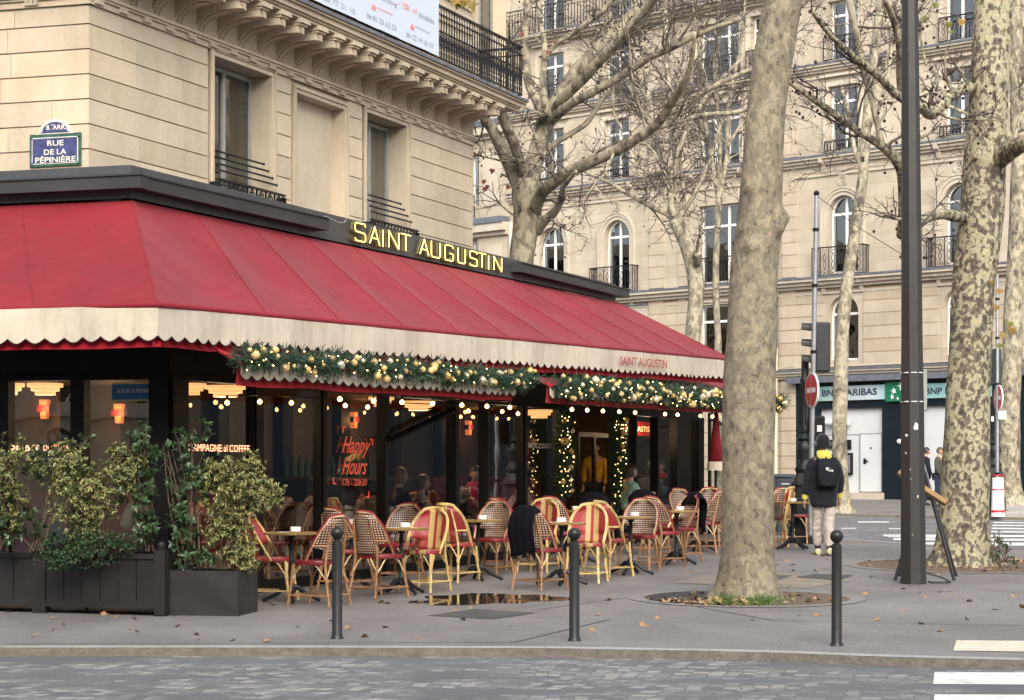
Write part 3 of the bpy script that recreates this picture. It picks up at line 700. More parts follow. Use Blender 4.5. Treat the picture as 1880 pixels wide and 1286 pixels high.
# courses
m=MB(); l=MB()
for z,hh,pr in ((zB1,.26,.28),(zB2,.34,.38),(zB3,.30,.30),(zB4,.26,.30),(zB5,.3,.6)):
    m.pbox(OP,L0,R0,z-hh,z-hh*.7,-.05,pr*.4); m.pbox(OP,L0,R0,z-hh*.7,z-hh*.35,-.05,pr*.7); m.pbox(OP,L0,R0,z-hh*.35,z-.03,-.05,pr)
    l.pbox(OP,L0,R0,z-.03,z+.03,-.04,pr+.03)
for z in (zB1+.12,zB2-.5,zB3-.62,zB4-.4): m.pbox(OP,L0,R0,z-.04,z+.02,-.05,.06)
for a,b_,arch,cols in bays:
    for z in (zB2,zB3):
        for e in (a-.22,b_+.1):
            m.prism([(0,0),(.3,0),(.28,-.14),(.12,-.22),(.06,-.42),(0,-.45)],OP.pt(e,z-.1,0),OP.n,Z,OP.u*.14)
    if arch:
        c=(a+b_)/2
        for (ri,w,p) in ((0,.13,.03),(.13,.1,.07),(.23,.05,.1)):
            r=(b_-a)/2+ri; hi=zB3-1.35; zc=hi-(b_-a)/2
            arc=[(c-r*math.cos(PI*k/14),zc+r*math.sin(PI*k/14)) for k in range(15)]; arc2=[(c-(r+w)*math.cos(PI*k/14),zc+(r+w)*math.sin(PI*k/14)) for k in range(15)]
            arc=[(a-ri,zB2)]+arc+[(b_+ri,zB2)]; arc2=[(a-ri-w,zB2)]+arc2+[(b_+ri+w,zB2)]
            for k in range(len(arc)-1):
                q=[OP.pt(*arc[k],p),OP.pt(*arc[k+1],p),OP.pt(*arc2[k+1],p),OP.pt(*arc2[k],p)]; m.quad(*q); m.quad(q[3],q[2],q[2]-OP.n*p,q[3]-OP.n*p); m.quad(q[0],q[1],q[1]-OP.n*p,q[0]-OP.n*p)
        for r in (.19,.13,.06): ring(m,OP,c,zB3-.85 ,.03,r,.025,16)
        m.pbox(OP,a-1.0,b_+1.0,zB3-.52,zB3-.49,0,.03)
    for lo,hi in ((zB3+.15,zB4-.75),(zB4+.12,zB5-.7)):
        for w,p in ((.12,.04),(.06,.07)):
            m.pbox(OP,a-w-(.0 if w>.1 else .12),a-(.0 if w>.1 else .12),lo,hi,0,p); m.pbox(OP,b_+(.0 if w>.1 else .12),b_+w+(.0 if w>.1 else .12),lo,hi,0,p)
        m.pbox(OP,a-.18,b_+.18,hi,hi+.14,0,.05); m.pbox(OP,a-.26,b_+.26,hi+.3,hi+.38,0,.16)
# blind panel over the awning
m.pbox(OP,OS(1125),OS(1190),zB1+.1,oz(1158,565),0,.03)
m.build('mouldings',M['trimO'],ob)
l.pbox(OP,OS(1123),OS(1193),oz(1158,563),oz(1158,561),0,.1)
l.build('ledge_flashing',M['lead'],ob)
for (a,b_,lo,hi,ar,cols) in wins:
    tr=None
    if not ar: tr=hi-(hi-lo)*.27 if lo<zB3 else hi-(hi-lo)*.24
    window(ob,OP,a+.01,b_-.01,lo+.02,hi-.01,ar,cols,-.2,.058,tr)
    if lo<zB3-1 and lo>zB2-.1:
        m=MB(); wide=.42 if ar else .05
        if a<OS(1040): wide=-.02
        scrollrail(m,OP,a-wide,b_+wide,zB2+.03,zB2+.98,.34)
        for e in (a-wide,b_+wide):
            m.pbox(OP,e-.012,e+.012,zB2+.93,zB2+.98,0,.34); m.pbox(OP,e-.012,e+.012,zB2+.03,zB2+.06,0,.34)
            for q in (.05,.14,.23): m.pbox(OP,e-.01,e+.01,zB2+.06,zB2+.93,q-.01,q+.01)
        m.build('balcony_rail',M['iron'],ob)
    elif lo<zB5+.1 and lo>zB3:
        m=MB(); z1=lo+(.32 if lo<zB4 else .75); scrollrail(m,OP,a-.1,b_+.1,lo-.02,z1,.14) if lo>=zB4 else ironrail(m,OP,a-.06,b_+.06,lo-.02,z1,.14,.12,.012,False)
        m.build('balcony_rail',M['iron'],ob)
m=MB(); ironrail(m,OP,L0,OS(1260),zB5+.03,zB5+1.0,.55,.15,.011,False); ironrail(m,OP,OS(1330),R0,zB5+.03,zB5+1.0,.55,.15,.011,False); m.build('balcony_rail',M['iron'],ob)
# downpipes
M['pipe']=plain('cream_painted_pipe',(.5,.43,.33),.5,0,.1,3,0); M['zinc']=plain('zinc_pipe',(.22,.23,.25),.4,.5,.15,3,0)
m=MB(); s=OS(1429); m.tube([OP.pt(s,zB5,.14),OP.pt(s,oz(1428,640),.14)],.06,8)
for z in (zB2-.1,zB3,zB2-1.3): m.tube([OP.pt(s,z-.04,.14),OP.pt(s,z+.04,.14)],.075,8)
m.build('zinc_downpipe',M['zinc'],ob,True)
m=MB(); m.tube([OP.pt(s,oz(1428,640),.14),OP.pt(s,GB+1,.14)],.075,8); m.build('painted_downpipe',M['pipe'],ob,True); m=MB(); s=OS(942); m.tube([OP.pt(s,zB3-1,.12),OP.pt(s,2,.12)],.1,8)
m.build('painted_downpipe',M['pipe'],ob,True)
# ------- neighbour at the left
nb=thing('neighbour_building','pale stone house end with one tall shuttered window, left of the forked plane tree','building',tuple(OP.pt(L0-2,gz(80),.1)))
m=MB(); h1=(OS(867),OS(884),oz(876,380),oz(876,285),False); h2=(OS(867),OS(883),oz(876,482),oz(876,440),False)
h3=(OS(867),OS(884),oz(876,190),oz(876,90),False)
wall(m,OP,L0-14,L0-.02,1,24,[h1,h2,h3],.15,.3); m.quad(OP.pt(L0-.02,1,.15),OP.pt(L0-.02,24,.15),OP.pt(L0-.02,24,-.1),OP.pt(L0-.02,1,-.1)); m.build('wall',M['stoneO'],nb)
for h in (h1,h2,h3): window(nb,OP,h[0],h[1],h[2],h[3],False,1,-.1,.06,None)
m=MB(); l=MB(); zL=oz(905,408)
for z in (zL,oz(905,230)):
    m.pbox(OP,L0-14,L0+.05,z-.55,z-.4,.1,.3); m.pbox(OP,L0-14,L0+.05,z-.4,z-.1,.1,.5); l.pbox(OP,L0-14,L0+.05,z-.1,z+.12,.1,.56)
m.pbox(OP,OS(893),OS(925),zL+.6,zL+2.6,.15,.19); m.pbox(OP,OS(900),OS(925),zL-2.2,zL-.9,.15,.19)
m.build('mouldings',M['trimO'],nb); l.build('ledge_flashing',M['lead'],nb)
m=MB(); scrollrail(m,OP,OS(862),OS(888),zL+.1,zL+1.0,.5); m.build('balcony_rail',M['iron'],nb)
# ------- bank shopfront
M['navy']=plain('dark_teal_cladding',(.004,.010,.015),.4,0,.15,2,0,.004,.25); M['bsign']=None
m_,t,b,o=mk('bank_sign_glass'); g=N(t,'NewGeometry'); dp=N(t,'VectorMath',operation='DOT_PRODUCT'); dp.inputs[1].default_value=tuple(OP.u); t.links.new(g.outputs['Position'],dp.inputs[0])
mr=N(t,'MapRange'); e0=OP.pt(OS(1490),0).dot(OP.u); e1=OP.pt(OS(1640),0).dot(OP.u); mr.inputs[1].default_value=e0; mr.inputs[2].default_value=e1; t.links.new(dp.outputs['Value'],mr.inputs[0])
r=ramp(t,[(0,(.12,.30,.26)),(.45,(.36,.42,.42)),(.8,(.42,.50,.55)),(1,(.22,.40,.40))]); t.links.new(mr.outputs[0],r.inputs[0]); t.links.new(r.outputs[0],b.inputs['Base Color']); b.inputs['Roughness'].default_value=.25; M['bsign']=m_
M['bgreen']=plain('green_sign_panel',(.004,.14,.065),.3,0,.05,2,0); M['ink']=plain('navy_lettering',(.012,.022,.05),.5,0,.02,2,0)
M['panelw']=plain('white_site_panel',(.50,.51,.51),.45,0,.05,2,.0)
sf=thing('bank_shopfront','dark teal bank shopfront with lit-coloured band sign and white boarded entrance','shopfront',tuple(OP.pt(sS0,gz(70),0)))
m=MB(); e=OS(1463); zt=oz(1528,703); zb0=gz(66)-1
hw=[(OS(1505),OS(1621),oz(1560,905),oz(1560,750),False),(OS(1691),OS(1800),oz(1745,905),oz(1720,745),False)]
wall(m,OP,e,R0,zb0,zt,hw,.05,.3); m.quad(OP.pt(e,zb0,.05),OP.pt(e,zt,.05),OP.pt(e,zt,-.5),OP.pt(e,zb0,-.5))
for x in (1652,1668): m.pbox(OP,OS(x),OS(x)+.02,zb0,oz(x,745),.05,.056)
m.build('cladding',M['navy'],sf)
m=MB(); m.pbox(OP,e-.15,R0,zt,oz(1528,692),-.05,.42); m.build('canopy',M['lead'],sf)
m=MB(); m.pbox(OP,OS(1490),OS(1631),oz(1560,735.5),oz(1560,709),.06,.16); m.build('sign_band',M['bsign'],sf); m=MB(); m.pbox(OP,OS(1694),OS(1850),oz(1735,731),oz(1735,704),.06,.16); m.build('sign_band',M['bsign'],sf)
m=MB(); m.pbox(OP,OS(1631),OS(1694),oz(1660,737),oz(1660,701),.06,.19); gp_=m.build('logo_panel',M['bgreen'],sf)
st_=MB()
def star(mb,x,y,r,rot,ta=.0):
    s,z=OP.px(x,y,.2); pts=[]
    for k in range(10):
        a=rot+PI*k/5; q=r if k%2==0 else r*.38; pts.append((q*math.cos(a),q*math.sin(a)))
    mb.prism(pts,OP.pt(s,z,.195),OP.u,Z,OP.n*.01)
for x,y,r in ((1641,718,.12),(1655,709,.17),(1638,729,.09),(1648,732,.06),(1672,706,.13)): star(st_,x,y,r,.6)
st_.build('star_emblem',M['white'],gp_)
ptext(OP,'BNP PARIBAS',1509,1610,720.5,12.5,.17,M['ink'],sf,bold=.02,ext=.008); ptext(OP,'BNP PARIBAS',1699,1800,717,12.5,.17,M['ink'],sf,bold=.02,ext=.008)
for h in hw: m=MB(); m.pbox(OP,h[0],h[1],h[2],h[3],-.15,-.1); m.build('white_panel',M['panelw'],sf)
m=MB(); a=OS(1578); b_=OS(1617); m.pbox(OP,a,b_,oz(1597,903),oz(1597,797),-.1,-.05); dr=m.build('door',M['panelw'],sf)
m=MB(); m.pbox(OP,a+.14,a+.22,oz(1590,852),oz(1590,842),-.05,-.02); m.pbox(OP,a+.2,a+.32,oz(1590,848),oz(1590,846),-.03,.0); m.sph(OP.pt((a+b_)/2,oz(1597,823),-.05),.035,6,4); m.build('handle',M['black'],dr)
m=MB(); 
for q in (a-.02,b_): m.pbox(OP,q,q+.02,oz(1597,905),oz(1597,797),-.1,-.04)
m.pbox(OP,a,b_,oz(1597,797),oz(1597,796),-.1,-.04); m.pbox(OP,OS(1505),a-.02,oz(1560,799),oz(1560,798),-.1,-.09)
m.build('door_frame',M['zinc'],sf)
m=MB(); m.pbox(OP,OS(1551),OS(1563),oz(1557,872),oz(1557,832),-.1,.02); m.pbox(OP,OS(1518),OS(1527),oz(1520,824),oz(1520,808),-.1,.0); m.pbox(OP,OS(1553),OS(1560),oz(1557,825),oz(1557,808),-.1,.0); m.build('cash_machine',M['black'],sf)
m=MB(); m.pbox(OP,OS(1552.5),OS(1561.5),oz(1557,868),oz(1557,836),.02,.024); m.build('cash_machine_screen',M['zinc'],sf)
m=MB(); s,z=OP.px(1540,776,.1); m.tube([OP.pt(OS(1518),z,.1),OP.pt(OS(1561),z,.1)],.11,8); m.build('awning_box',M['panelw'],sf,True)
m=MB(); m.pbox(OP,OS(1538),OS(1625),zb0,oz(1580,905),-.2,.45); m.build('door_step',M['trimO'],sf)
m=MB(); m.sph(OP.pt(*OP.px(1652,811,.05),.08),.09,8,6); m.build('camera_dome',M['panelw'],sf,True)
# ------- behind the photographer: the house fronts mirrored in the cafe glass
BH=Plane((-30,-16),V((1,0,0)))
bh=thing('facade_across_the_road','cream stone house front facing the cafe from across the road','building',(0,-16,0))
BHP=Plane((40,-16),V((-1,0,0)))
hb=[]
for i in range(33):
    for j in range(5): hb.append((2+i*4,3.3+i*4,1.0 if j==0 else 4.6+(j-1)*3.3,3.4 if j==0 else 6.9+(j-1)*3.3,False))
m=MB(); wall(m,BHP,0,135,-1,19,hb,0,.3); m.build('wall',M['stoneL'],bh)
m=MB(); 
for h in hb: m.quad(*[BHP.pt(x,z,-.25) for x,z in ((h[0],h[2]),(h[1],h[2]),(h[1],h[3]),(h[0],h[3]))])
m.build('window',M['roomdark'],bh)
m=MB()
for h in hb:
    c=(h[0]+h[1])/2; m.pbox(BHP,c-.05,c+.05,h[2],h[3],-.25,-.2); m.pbox(BHP,h[0],h[1],h[3]-.7,h[3]-.62,-.25,-.2); m.pbox(BHP,h[0],h[0]+.07,h[2],h[3],-.25,-.2); m.pbox(BHP,h[1]-.07,h[1],h[2],h[3],-.25,-.2)
m.build('window_frame',M['white'],bh)
m=MB()
for z in (4.1,7.4,14): m.pbox(BHP,0,135,z-.2,z,0,.35)
m.build('ledge',M['trimO'],bh)
# ================================================================ CAFE VERANDA
cv=thing('cafe_veranda','glazed black cafe front with charcoal roof fascia and a yellow neon name sign','storefront',tuple(CC+Z*gz(22.6)))
sEnd=FAS.s(1130)
def fz(s,a,b): return a+(b-a)*max(0,s)/sEnd
def fasc(mb,s0,s1,za0,za1,zb0,zb1,p0,p1,pl=FAS):
    a,b=pl.pt(s0,0,p0),pl.pt(s1,0,p0); n=pl.n*(p1-p0)
    vs=[a+Z*za0,b+Z*za1,b+Z*zb1,a+Z*zb0]; vs+= [v+n for v in vs]
    mb.add(vs,[(0,1,2,3)[::-1],(4,5,6,7),(0,1,5,4),(1,2,6,5),(2,3,7,6),(3,0,4,7)])
m=MB()
fasc(m,0,sEnd,4.72,4.84,5.068,5.12,-.1,0)
m.pbox(FASL,-8,.0,4.72,5.068,-.1,-.0); m.build('fascia_board',M['fascia'],cv)
m=MB(); sa=FAS.s(603,.16); sb=FAS.s(955,.16)
fasc(m,-.16,sa,4.80,4.83,4.93,4.97,.003,.17); fasc(m,-.17,sa,4.93,4.97,4.95,4.985,.003,.19)
m.pbox(FASL,-8,.2,4.80,4.93,.003,.17); m.pbox(FASL,-8,.21,4.931,4.95,.003,.19)
m.build('awning_housing',M['brownfas'],cv)
m=MB(); fasc(m,sb,sEnd+.25,4.90,4.90,5.03,5.03,.003,.17); fasc(m,sb,sEnd+.27,5.031,5.031,5.05,5.05,.003,.19); m.build('awning_housing',M['brownfas'],cv)
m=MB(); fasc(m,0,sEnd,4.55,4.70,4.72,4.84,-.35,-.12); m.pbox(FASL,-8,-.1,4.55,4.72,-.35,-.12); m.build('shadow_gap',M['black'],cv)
m=MB(); # flat roof between fascia and stone front
rp=[FASL.pt(-8,5.0,-.09),FAS.pt(0,5.0,-.09),FAS.pt(sEnd,5.05,-.09),FAS.pt(sEnd,5.05,-3),BU.pt(.5,5.0,-.5),BUL.pt(-8,5.0,-.5)]
m.add(rp,[tuple(range(6))]); m.build('roof',M['lead'],cv)
for s,z in ((.9,5.09),(2.6,5.1),(1.8,5.075)):
    pass
m=MB(); m.tube([FAS.pt(5.25,5.085,-.02),FAS.pt(5.1,5.02,.02),FAS.pt(4.6,4.95,.19),FAS.pt(4.2,4.99,.19)],.008,5); m.build('loose_cable',M['winframe'],cv)
# glazing: posts and panes
GE=GL.s(1290)
HD=2.84
def flo(pl,s,p=0): return .02*pl.pt(s,0,p).y
m=MB(); m.pbox(GL,0,GE,HD,3.66,-.12,.0); m.pbox(GLL,-8,0,HD,3.66,-.12,0)
m.pbox(GL,0,GE,HD-.05,HD,-.1,.03); m.pbox(GLL,-8,0,HD-.05,HD,-.1,.03)
a=[GLL.pt(-8,3.66,0),CC+Z*3.66,GL.pt(GE,3.66,0)]; b_=[FASL.pt(-8,4.6,-.1),FAS.pt(0,4.6,-.1),FAS.pt(sEnd,4.7,-.1)]
m.quad(a[0],a[1],b_[1],b_[0]); m.quad(a[1],a[2],b_[2],b_[1]); m.build('header_beam',M['darkwall'],cv)
posts=[(472,.16),(592,.1),(707,.09),(835,.12),(893,.08),(962,.1),(1030,.18),(1131,.16),(1165,.08),(1205,.08),(1241,.08),(1284,.3)]
xs=[]
for x,w in posts:
    s=GL.s(x); m=MB(); z0=flo(GL,s)-.02; m.pbox(GL,s-w/2,s+w/2,z0,HD-.05,-.1,.04); 
    if w>.09: m.pbox(GL,s-w/2-.03,s-w/2-.005,z0,HD-.05,-.06,.02); m.pbox(GL,s+w/2+.005,s+w/2+.03,z0,HD-.05,-.06,.02)
    m.build('post',M['black'],cv); xs.append((s,w))
m=MB(); m.pbox(GL,-.0,.30,.4,HD-.05,-.1,.045); m.pbox(GLL,-.22,.0,.4,HD-.05,-.1,.043); m.build('corner_post',M['black'],cv)
prev=.30
for i,(s,w) in enumerate(xs):
    if i!=7:
        m=MB(); zf=flo(GL,(prev+s)/2); m.quad(GL.pt(prev,zf+.1,-.03),GL.pt(s-w/2,zf+.1,-.03),GL.pt(s-w/2,HD-.05,-.03),GL.pt(prev,HD-.05,-.03)); m.build('pane',M['glass'],cv)
        m=MB(); m.pbox(GL,prev,s-w/2,zf-.05,zf+.12,-.08,.02); m.build('sill',M['darkwall'],cv)
    prev=s+w/2
lp=[(8,.12),(145,.14)]
prevx=-.22
for x,w in ((145,.16),(8,.14),(-130,.14),(-270,.14)):
    s=GLL.s(x); m=MB(); m.pbox(GLL,s-w/2,s+w/2,.4,HD-.05,-.1,.04); m.build('post',M['black'],cv)
    m=MB(); m.quad(GLL.pt(s+w/2,.5,-.03),GLL.pt(prevx,.5,-.03),GLL.pt(prevx,HD-.05,-.03),GLL.pt(s+w/2,HD-.05,-.03)); m.build('pane',M['glass'],cv)
    m=MB(); m.pbox(GLL,s+w/2,prevx,.4,.58,-.08,.02); m.build('sill',M['darkwall'],cv); prevx=s-w/2
# sloping rail of the folded wind screen
m=MB(); q0=GL.pt(*GL.px(708,812,.1),.1); q1=GL.pt(*GL.px(832,754,.1),.1); m.tube([q0,q1],.045,4); m.tube([q0-Z*.0,q0-Z*.9],.03,4); m.build('sloping_rail',M['black'],cv)
# interior shell
m=MB(); fl=[GLL.pt(-8,0,-.05),CC.copy(),GL.pt(GE,0,0),GL.pt(GE,0,-3.4),BU.pt(3,0,-.9),GLL.pt(-8,0,-4)]
for q in fl: q.z=.02*q.y+.012
m.add(fl,[tuple(range(6))]); 
M['tiles']=plain('dark_wood_floor',(.06,.035,.022),.35,0,.3,4,.1); m.build('floor',M['tiles'],cv)
m=MB(); f2=[q.copy() for q in fl]
for q in f2: q.z=2.92
m.add(f2,[tuple(range(6))[::-1]]); M['ceil']=plain('dim_ceiling',(.09,.06,.035),.7,0,.1,2,0); m.build('ceiling',M['ceil'],cv)
M['inwall']=plain('amber_wall_panel',(.075,.045,.028),.6,0,.35,1.2,.05); M['inred']=plain('burgundy_leather',(.16,.012,.02),.4,0,.15,6,.1)
_n1,_n2=GLL.n,GL.n; _M=Matrix(((_n1.x,_n1.y),(_n2.x,_n2.y))); _c=_M.inverted()@V((_n1.dot(GLL.o)-3.9,_n2.dot(GL.o)-3.0)); _c=V((_c.x,_c.y,0)); cS=(_c-GL.pt(0,0,-3.0)).dot(GL.u); cL=(_c-GLL.pt(0,0,-3.9)).dot(GLL.u)
m=MB(); m.quad(GLL.pt(-8,.3,-3.9),GLL.pt(cL,.3,-3.9),GLL.pt(cL,2.92,-3.9),GLL.pt(-8,2.92,-3.9))
m.quad(GL.pt(cS,.3,-3.0),GL.pt(GE,.3,-3.0),GL.pt(GE,2.92,-3.0),GL.pt(cS,2.92,-3.0))
m.quad(GL.pt(GE,.3,-3.2),GL.pt(GE,.3,-.1),GL.pt(GE,2.92,-.1),GL.pt(GE,2.92,-3.2))
m.build('inner_wall',M['inwall'],cv)
m=MB()
for k in range(8): s=4+k*1.75; m.pbox(GL,s,s+.28,.3,2.92,-3.0,-2.85)
for k in range(4): s=-7+k*1.2; m.pbox(GLL,s,s+.2,.3,2.92,-3.9,-3.75)
m.build('inner_pilasters',M['darkwall'],cv)
# banquette along the back wall
def banq(pl,s0,s1,p,label):
    zf=.02*pl.pt((s0+s1)/2,0,p).y; t=thing('banquette',label,'banquette',tuple(pl.pt(s0,zf,p)))
    m=MB(); m.pbox(pl,s0,s1,zf,zf+.47,p,p+.5); m.build('seat',M['inred'],t,bev=.03); m=MB(); m.pbox(pl,s0,s1,zf+.3,zf+1.05,p-.02,p+.12); m.build('backrest',M['inred'],t,bev=.03)
banq(GL,2.6,6.6,-2.8,'burgundy banquette along the inner wall behind the happy hour pane'); banq(GL,12.2,16.6,-2.8,'burgundy banquette deep inside beyond the open doorway'); banq(GLL,-6.5,-1.2,-3.7,'burgundy banquette inside the left glass front behind the hedge planters')
# bar counter with bottles
ct=thing('bar_counter','dark wooden bar counter with bottles seen through the middle panes','bar counter',tuple(GL.pt(7.2,gz(29),-2.4)))
zf=flo(GL,8.6,-2.3); m=MB(); m.pbox(GL,7.2,10.2,zf,zf+1.1,-2.9,-2.3); m.build('body',M['darkwall'],ct); m=MB(); m.pbox(GL,7.1,10.3,zf+1.1,zf+1.15,-2.95,-2.2); m.build('top',M['inwall'],ct)
M['bottle']=plain('green_bottle_glass',(.02,.10,.05),.15,0,.3,3,0)
for k in range(14):
    b=MB(); b.lathe(GL.pt(7.4+k*.2,zf+1.15,-2.75),[(.035,0),(.037,.18),(.013,.24),(.012,.31)],8); b=b.build('bottle',M['bottle']); tag(b,'green glass bottle standing on the bar counter inside','bottle','bottles on the bar counter')
# ceiling lamps and sconces
M['lampglow']=emis('warm_lamp_glass',(1,.47,.18),.62,(.3,.2,.1)); M['sconce']=emis('sconce_glow',(1,.2,.05),.38,(.3,.15,.08))
LB=['far left, cut by the left frame edge','over the plat du jour lettering','right of the corner post','over the champagne lettering','behind the happy hours pane, nearer one','behind the happy hours pane, farther one','just left of the open doorway']
for i,(x,y,D,w) in enumerate(((14,707,24.6,.34),(83,709,24.6,.36),(350,708,24.6,.32),(414,711,25.2,.44),(700,728,28.6,.3),(768,731,30.2,.42),(990,747,34,.4))):
    q=P(x,y,D); t=thing('ceiling_lamp','stepped warm glass ceiling lamp, '+LB[i],'ceiling lamp',(q.x,q.y,2.9))
    m=MB(); 
    for k,(r,z) in enumerate(((1,2.79),(.8,2.745),(.58,2.70))): m.lathe((q.x,q.y,z),[(w/2*r*1.12,0),(w/2*r*1.12,.04)],20)
    m.build('shade',M['lampglow'],t); m=MB(); m.lathe((q.x,q.y,2.89),[(w*.5,0),(w*.5,.03)],16); m.build('mount',M['black'],t)
LB=['on the left inner wall above the plat du jour lettering','on the left inner wall under the blue poster','on the inner wall above the happy hours lettering','on the inner wall near the woman in magenta scarf']
for i,(x,y,pl,p) in enumerate(((85,752,GLL,-3.85),(222,760,GLL,-3.85),(645,772,GL,-2.95),(856,786,GL,-2.95))):
    s,z=pl.px(x,y,p); t=thing('wall_sconce','glowing orange wall sconce '+LB[i],'wall lamp',tuple(pl.pt(s,z,p)))
    m=MB(); m.prism([(-.035,-.12),(.035,-.12),(.06,.12),(-.06,.12)],pl.pt(s,z,p),pl.u,Z,pl.n*.08); m.build('shade',M['sconce'],t)
    m=MB(); m.pbox(pl,s-.09,s+.09,z-.03,z+.05,p,p+.09); m.build('band',M['inred'],t)
    l_=bpy.data.lights.new('sconce_light','POINT'); l_.energy=2.5; l_.color=(1,.45,.15); l_.shadow_soft_size=.08; lo=bpy.data.objects.new('sconce_light',l_); COL.objects.link(lo); lo.parent=t; lo.location=tuple(pl.n*.2)
for x,D,e_ in ((83,24.9,10),(414,25.4,14),(768,30.4,18),(940,32,11),(1190,37,12)):  # ceiling lamp light; the last two have no fixture, added to brighten the interior
    l_=bpy.data.lights.new('ceiling_and_fill_light','POINT'); l_.energy=e_; l_.color=(1,.66,.38); l_.shadow_soft_size=.25; lo=bpy.data.objects.new('ceiling_and_fill_light',l_); COL.objects.link(lo); lo.location=((x-CX)/F*D,D,2.55); lo.parent=cv; lo.location=V(lo.location)-BASE[cv.name]
# posters and lettering on the glass
M['poster']=plain('blue_poster',(.006,.14,.36),.4,0,.05,2,0); M['postery']=plain('yellow_poster_edge',(.62,.5,.2),.5,0,.05,2,0)
ps=thing('poster','blue street name poster with yellow edges inside the left glass front','poster',tuple(GLL.pt(*GLL.px(246,720,-.06),-.06)))
a,z0=GLL.px(209,738,-.06); b_,z1=GLL.px(284,702,-.06); m=MB(); m.pbox(GLL,a,b_,z0+.02,z1-.02,-.024,-.018); m.build('sheet',M['poster'],ps)
m=MB(); m.pbox(GLL,a,b_,z0,z0+.02,-.024,-.018); m.pbox(GLL,a,b_,z1-.02,z1,-.024,-.018); m.build('edge',M['postery'],ps)
ptext(GLL,'RUE DE LA PEPINIERE',216,279,718,7.5,-.016,M['white'],ps,bold=.01)
M['neonpink']=emis('window_lettering_pink',(1,.42,.22),.9,(.8,.5,.35)); M['glowpaintred']=emis('window_paint_red_glow',(.9,.12,.06),.12,(.7,.09,.06)); M['paintw']=plain('window_paint_white',(.6,.58,.52),.6,0,.02,1,0)  # red window paint is given a faint glow in its material
ptext(GLL,'PLAT',17,75,825,15,-.02,M['neonpink'],cv); ptext(GLL,'DU',64,78,828,7,-.02,M['neonpink'],cv) if False else None
ptext(GLL,'DU JOUR',80,126,824,15,-.02,M['neonpink'],cv)
ptext(GL,'CHAMPAGNE al COFFEE',337,458,823,13,-.02,M['neonpink'],cv)
ptext(GL,'SERVICE CONTINU',966,1026,819,9,.005,M['paintw'],cv)
ptext(GL,'Happy',627,680,822,40,.005,M['glowpaintred'],cv,shear=.6,bold=.01); ptext(GL,'Hours',627,674,856,32,.005,M['glowpaintred'],cv,shear=.6,bold=.01); ptext(GL,'17h - 20h30',628,673,886,13,.005,M['glowpaintred'],cv,shear=.2,bold=.01)
m=MB()
for x,y,dx,dy in ((612,888,1,1),(677,913,-1,1),(630,795,1,-1),(684,818,-1,-1)):
    s,z=GL.px(x,y,.006); m.pbox(GL,s-.012,s+.012,z,z-dy*.0+.07,.005,.008); m.pbox(GL,min(s,s+dx*.07),max(s,s+dx*.07),z-.01+(.07 if dy<0 else 0),z+.01+(.07 if dy<0 else 0),.005,.008)
m.build('corner_marks',M['glowpaintred'],cv)
M['redboard']=emis('red_sign_board',(.6,.02,.01),.15,(.3,.02,.015)); M['orangel']=emis('orange_letters',(1,.5,.12),1.2)
rs=thing('hanging_sign','red hanging brasserie board with orange letters inside the right panes','sign',tuple(GL.pt(*GL.px(1170,787,-.5),-.5)))
a,z0=GL.px(1146,799,-.5); b_,z1=GL.px(1197,776,-.5); m=MB(); m.pbox(GL,a,b_,z0,z1,-.53,-.5); m.build('board',M['redboard'],rs); ptext(GL,'RIE  PASTIS',1148,1192,787.5,10,-.49,M['orangel'],rs)
# door leaf in the opening
m=MB(); a=GL.s(1060,-.5); b_=GL.s(1120,-.5); zf=flo(GL,a,-.5)
m.pbox(GL,a,a+.07,zf,2.5,-.53,-.48); m.pbox(GL,b_-.07,b_,zf,2.5,-.53,-.48); m.pbox(GL,a+.07,b_-.07,2.43,2.5,-.53,-.48); m.pbox(GL,a+.07,b_-.07,zf,zf+.25,-.53,-.48); m.pbox(GL,(a+b_)/2-.04,(a+b_)/2+.04,zf+.25,2.43,-.53,-.48); m.build('inner_door',M['black'],cv)
# neon name
M['neon']=emis('yellow_neon_tube',(1,.70,.20),.75,(.8,.7,.2)); M['neonbk']=plain('neon_letter_back',(.10,.085,.02),.5,0,.2,9,0)
ns=thing('neon_sign','yellow neon tube letters spelling the cafe name on the charcoal fascia','neon sign',tuple(FAS.pt(FAS.s(648),4.85,.02)))
ST={'S':[[(1,.86),(.92,1),(.1,1),(0,.9),(0,.62),(.1,.52),(.9,.48),(1,.38),(1,.1),(.9,0),(.08,0),(0,.14)]],
'A':[[(0,0),(.5,1),(1,0)],[(.2,.34),(.8,.34)]],'I':[[(.5,0),(.5,1)]],'N':[[(0,0),(0,1),(1,0),(1,1)]],'T':[[(0,1),(1,1)],[(.5,1),(.5,0)]],
'U':[[(0,1),(0,.12),(.12,0),(.88,0),(1,.12),(1,1)]],'G':[[(1,.85),(.9,1),(.1,1),(0,.88),(0,.12),(.1,0),(.9,0),(1,.12),(1,.45),(.55,.48)]]}
lets=[('S',652,671,.3),('A',679,697,0),('I',701,705,0),('N',714,732,0),('T',736,754,0),('A',771,787,0),('U',792,808,0),('G',817,832,0),('U',841,854,0),('S',863,876,0),('T',878,892,0),('I',895,899,0),('N',907,921,0)]
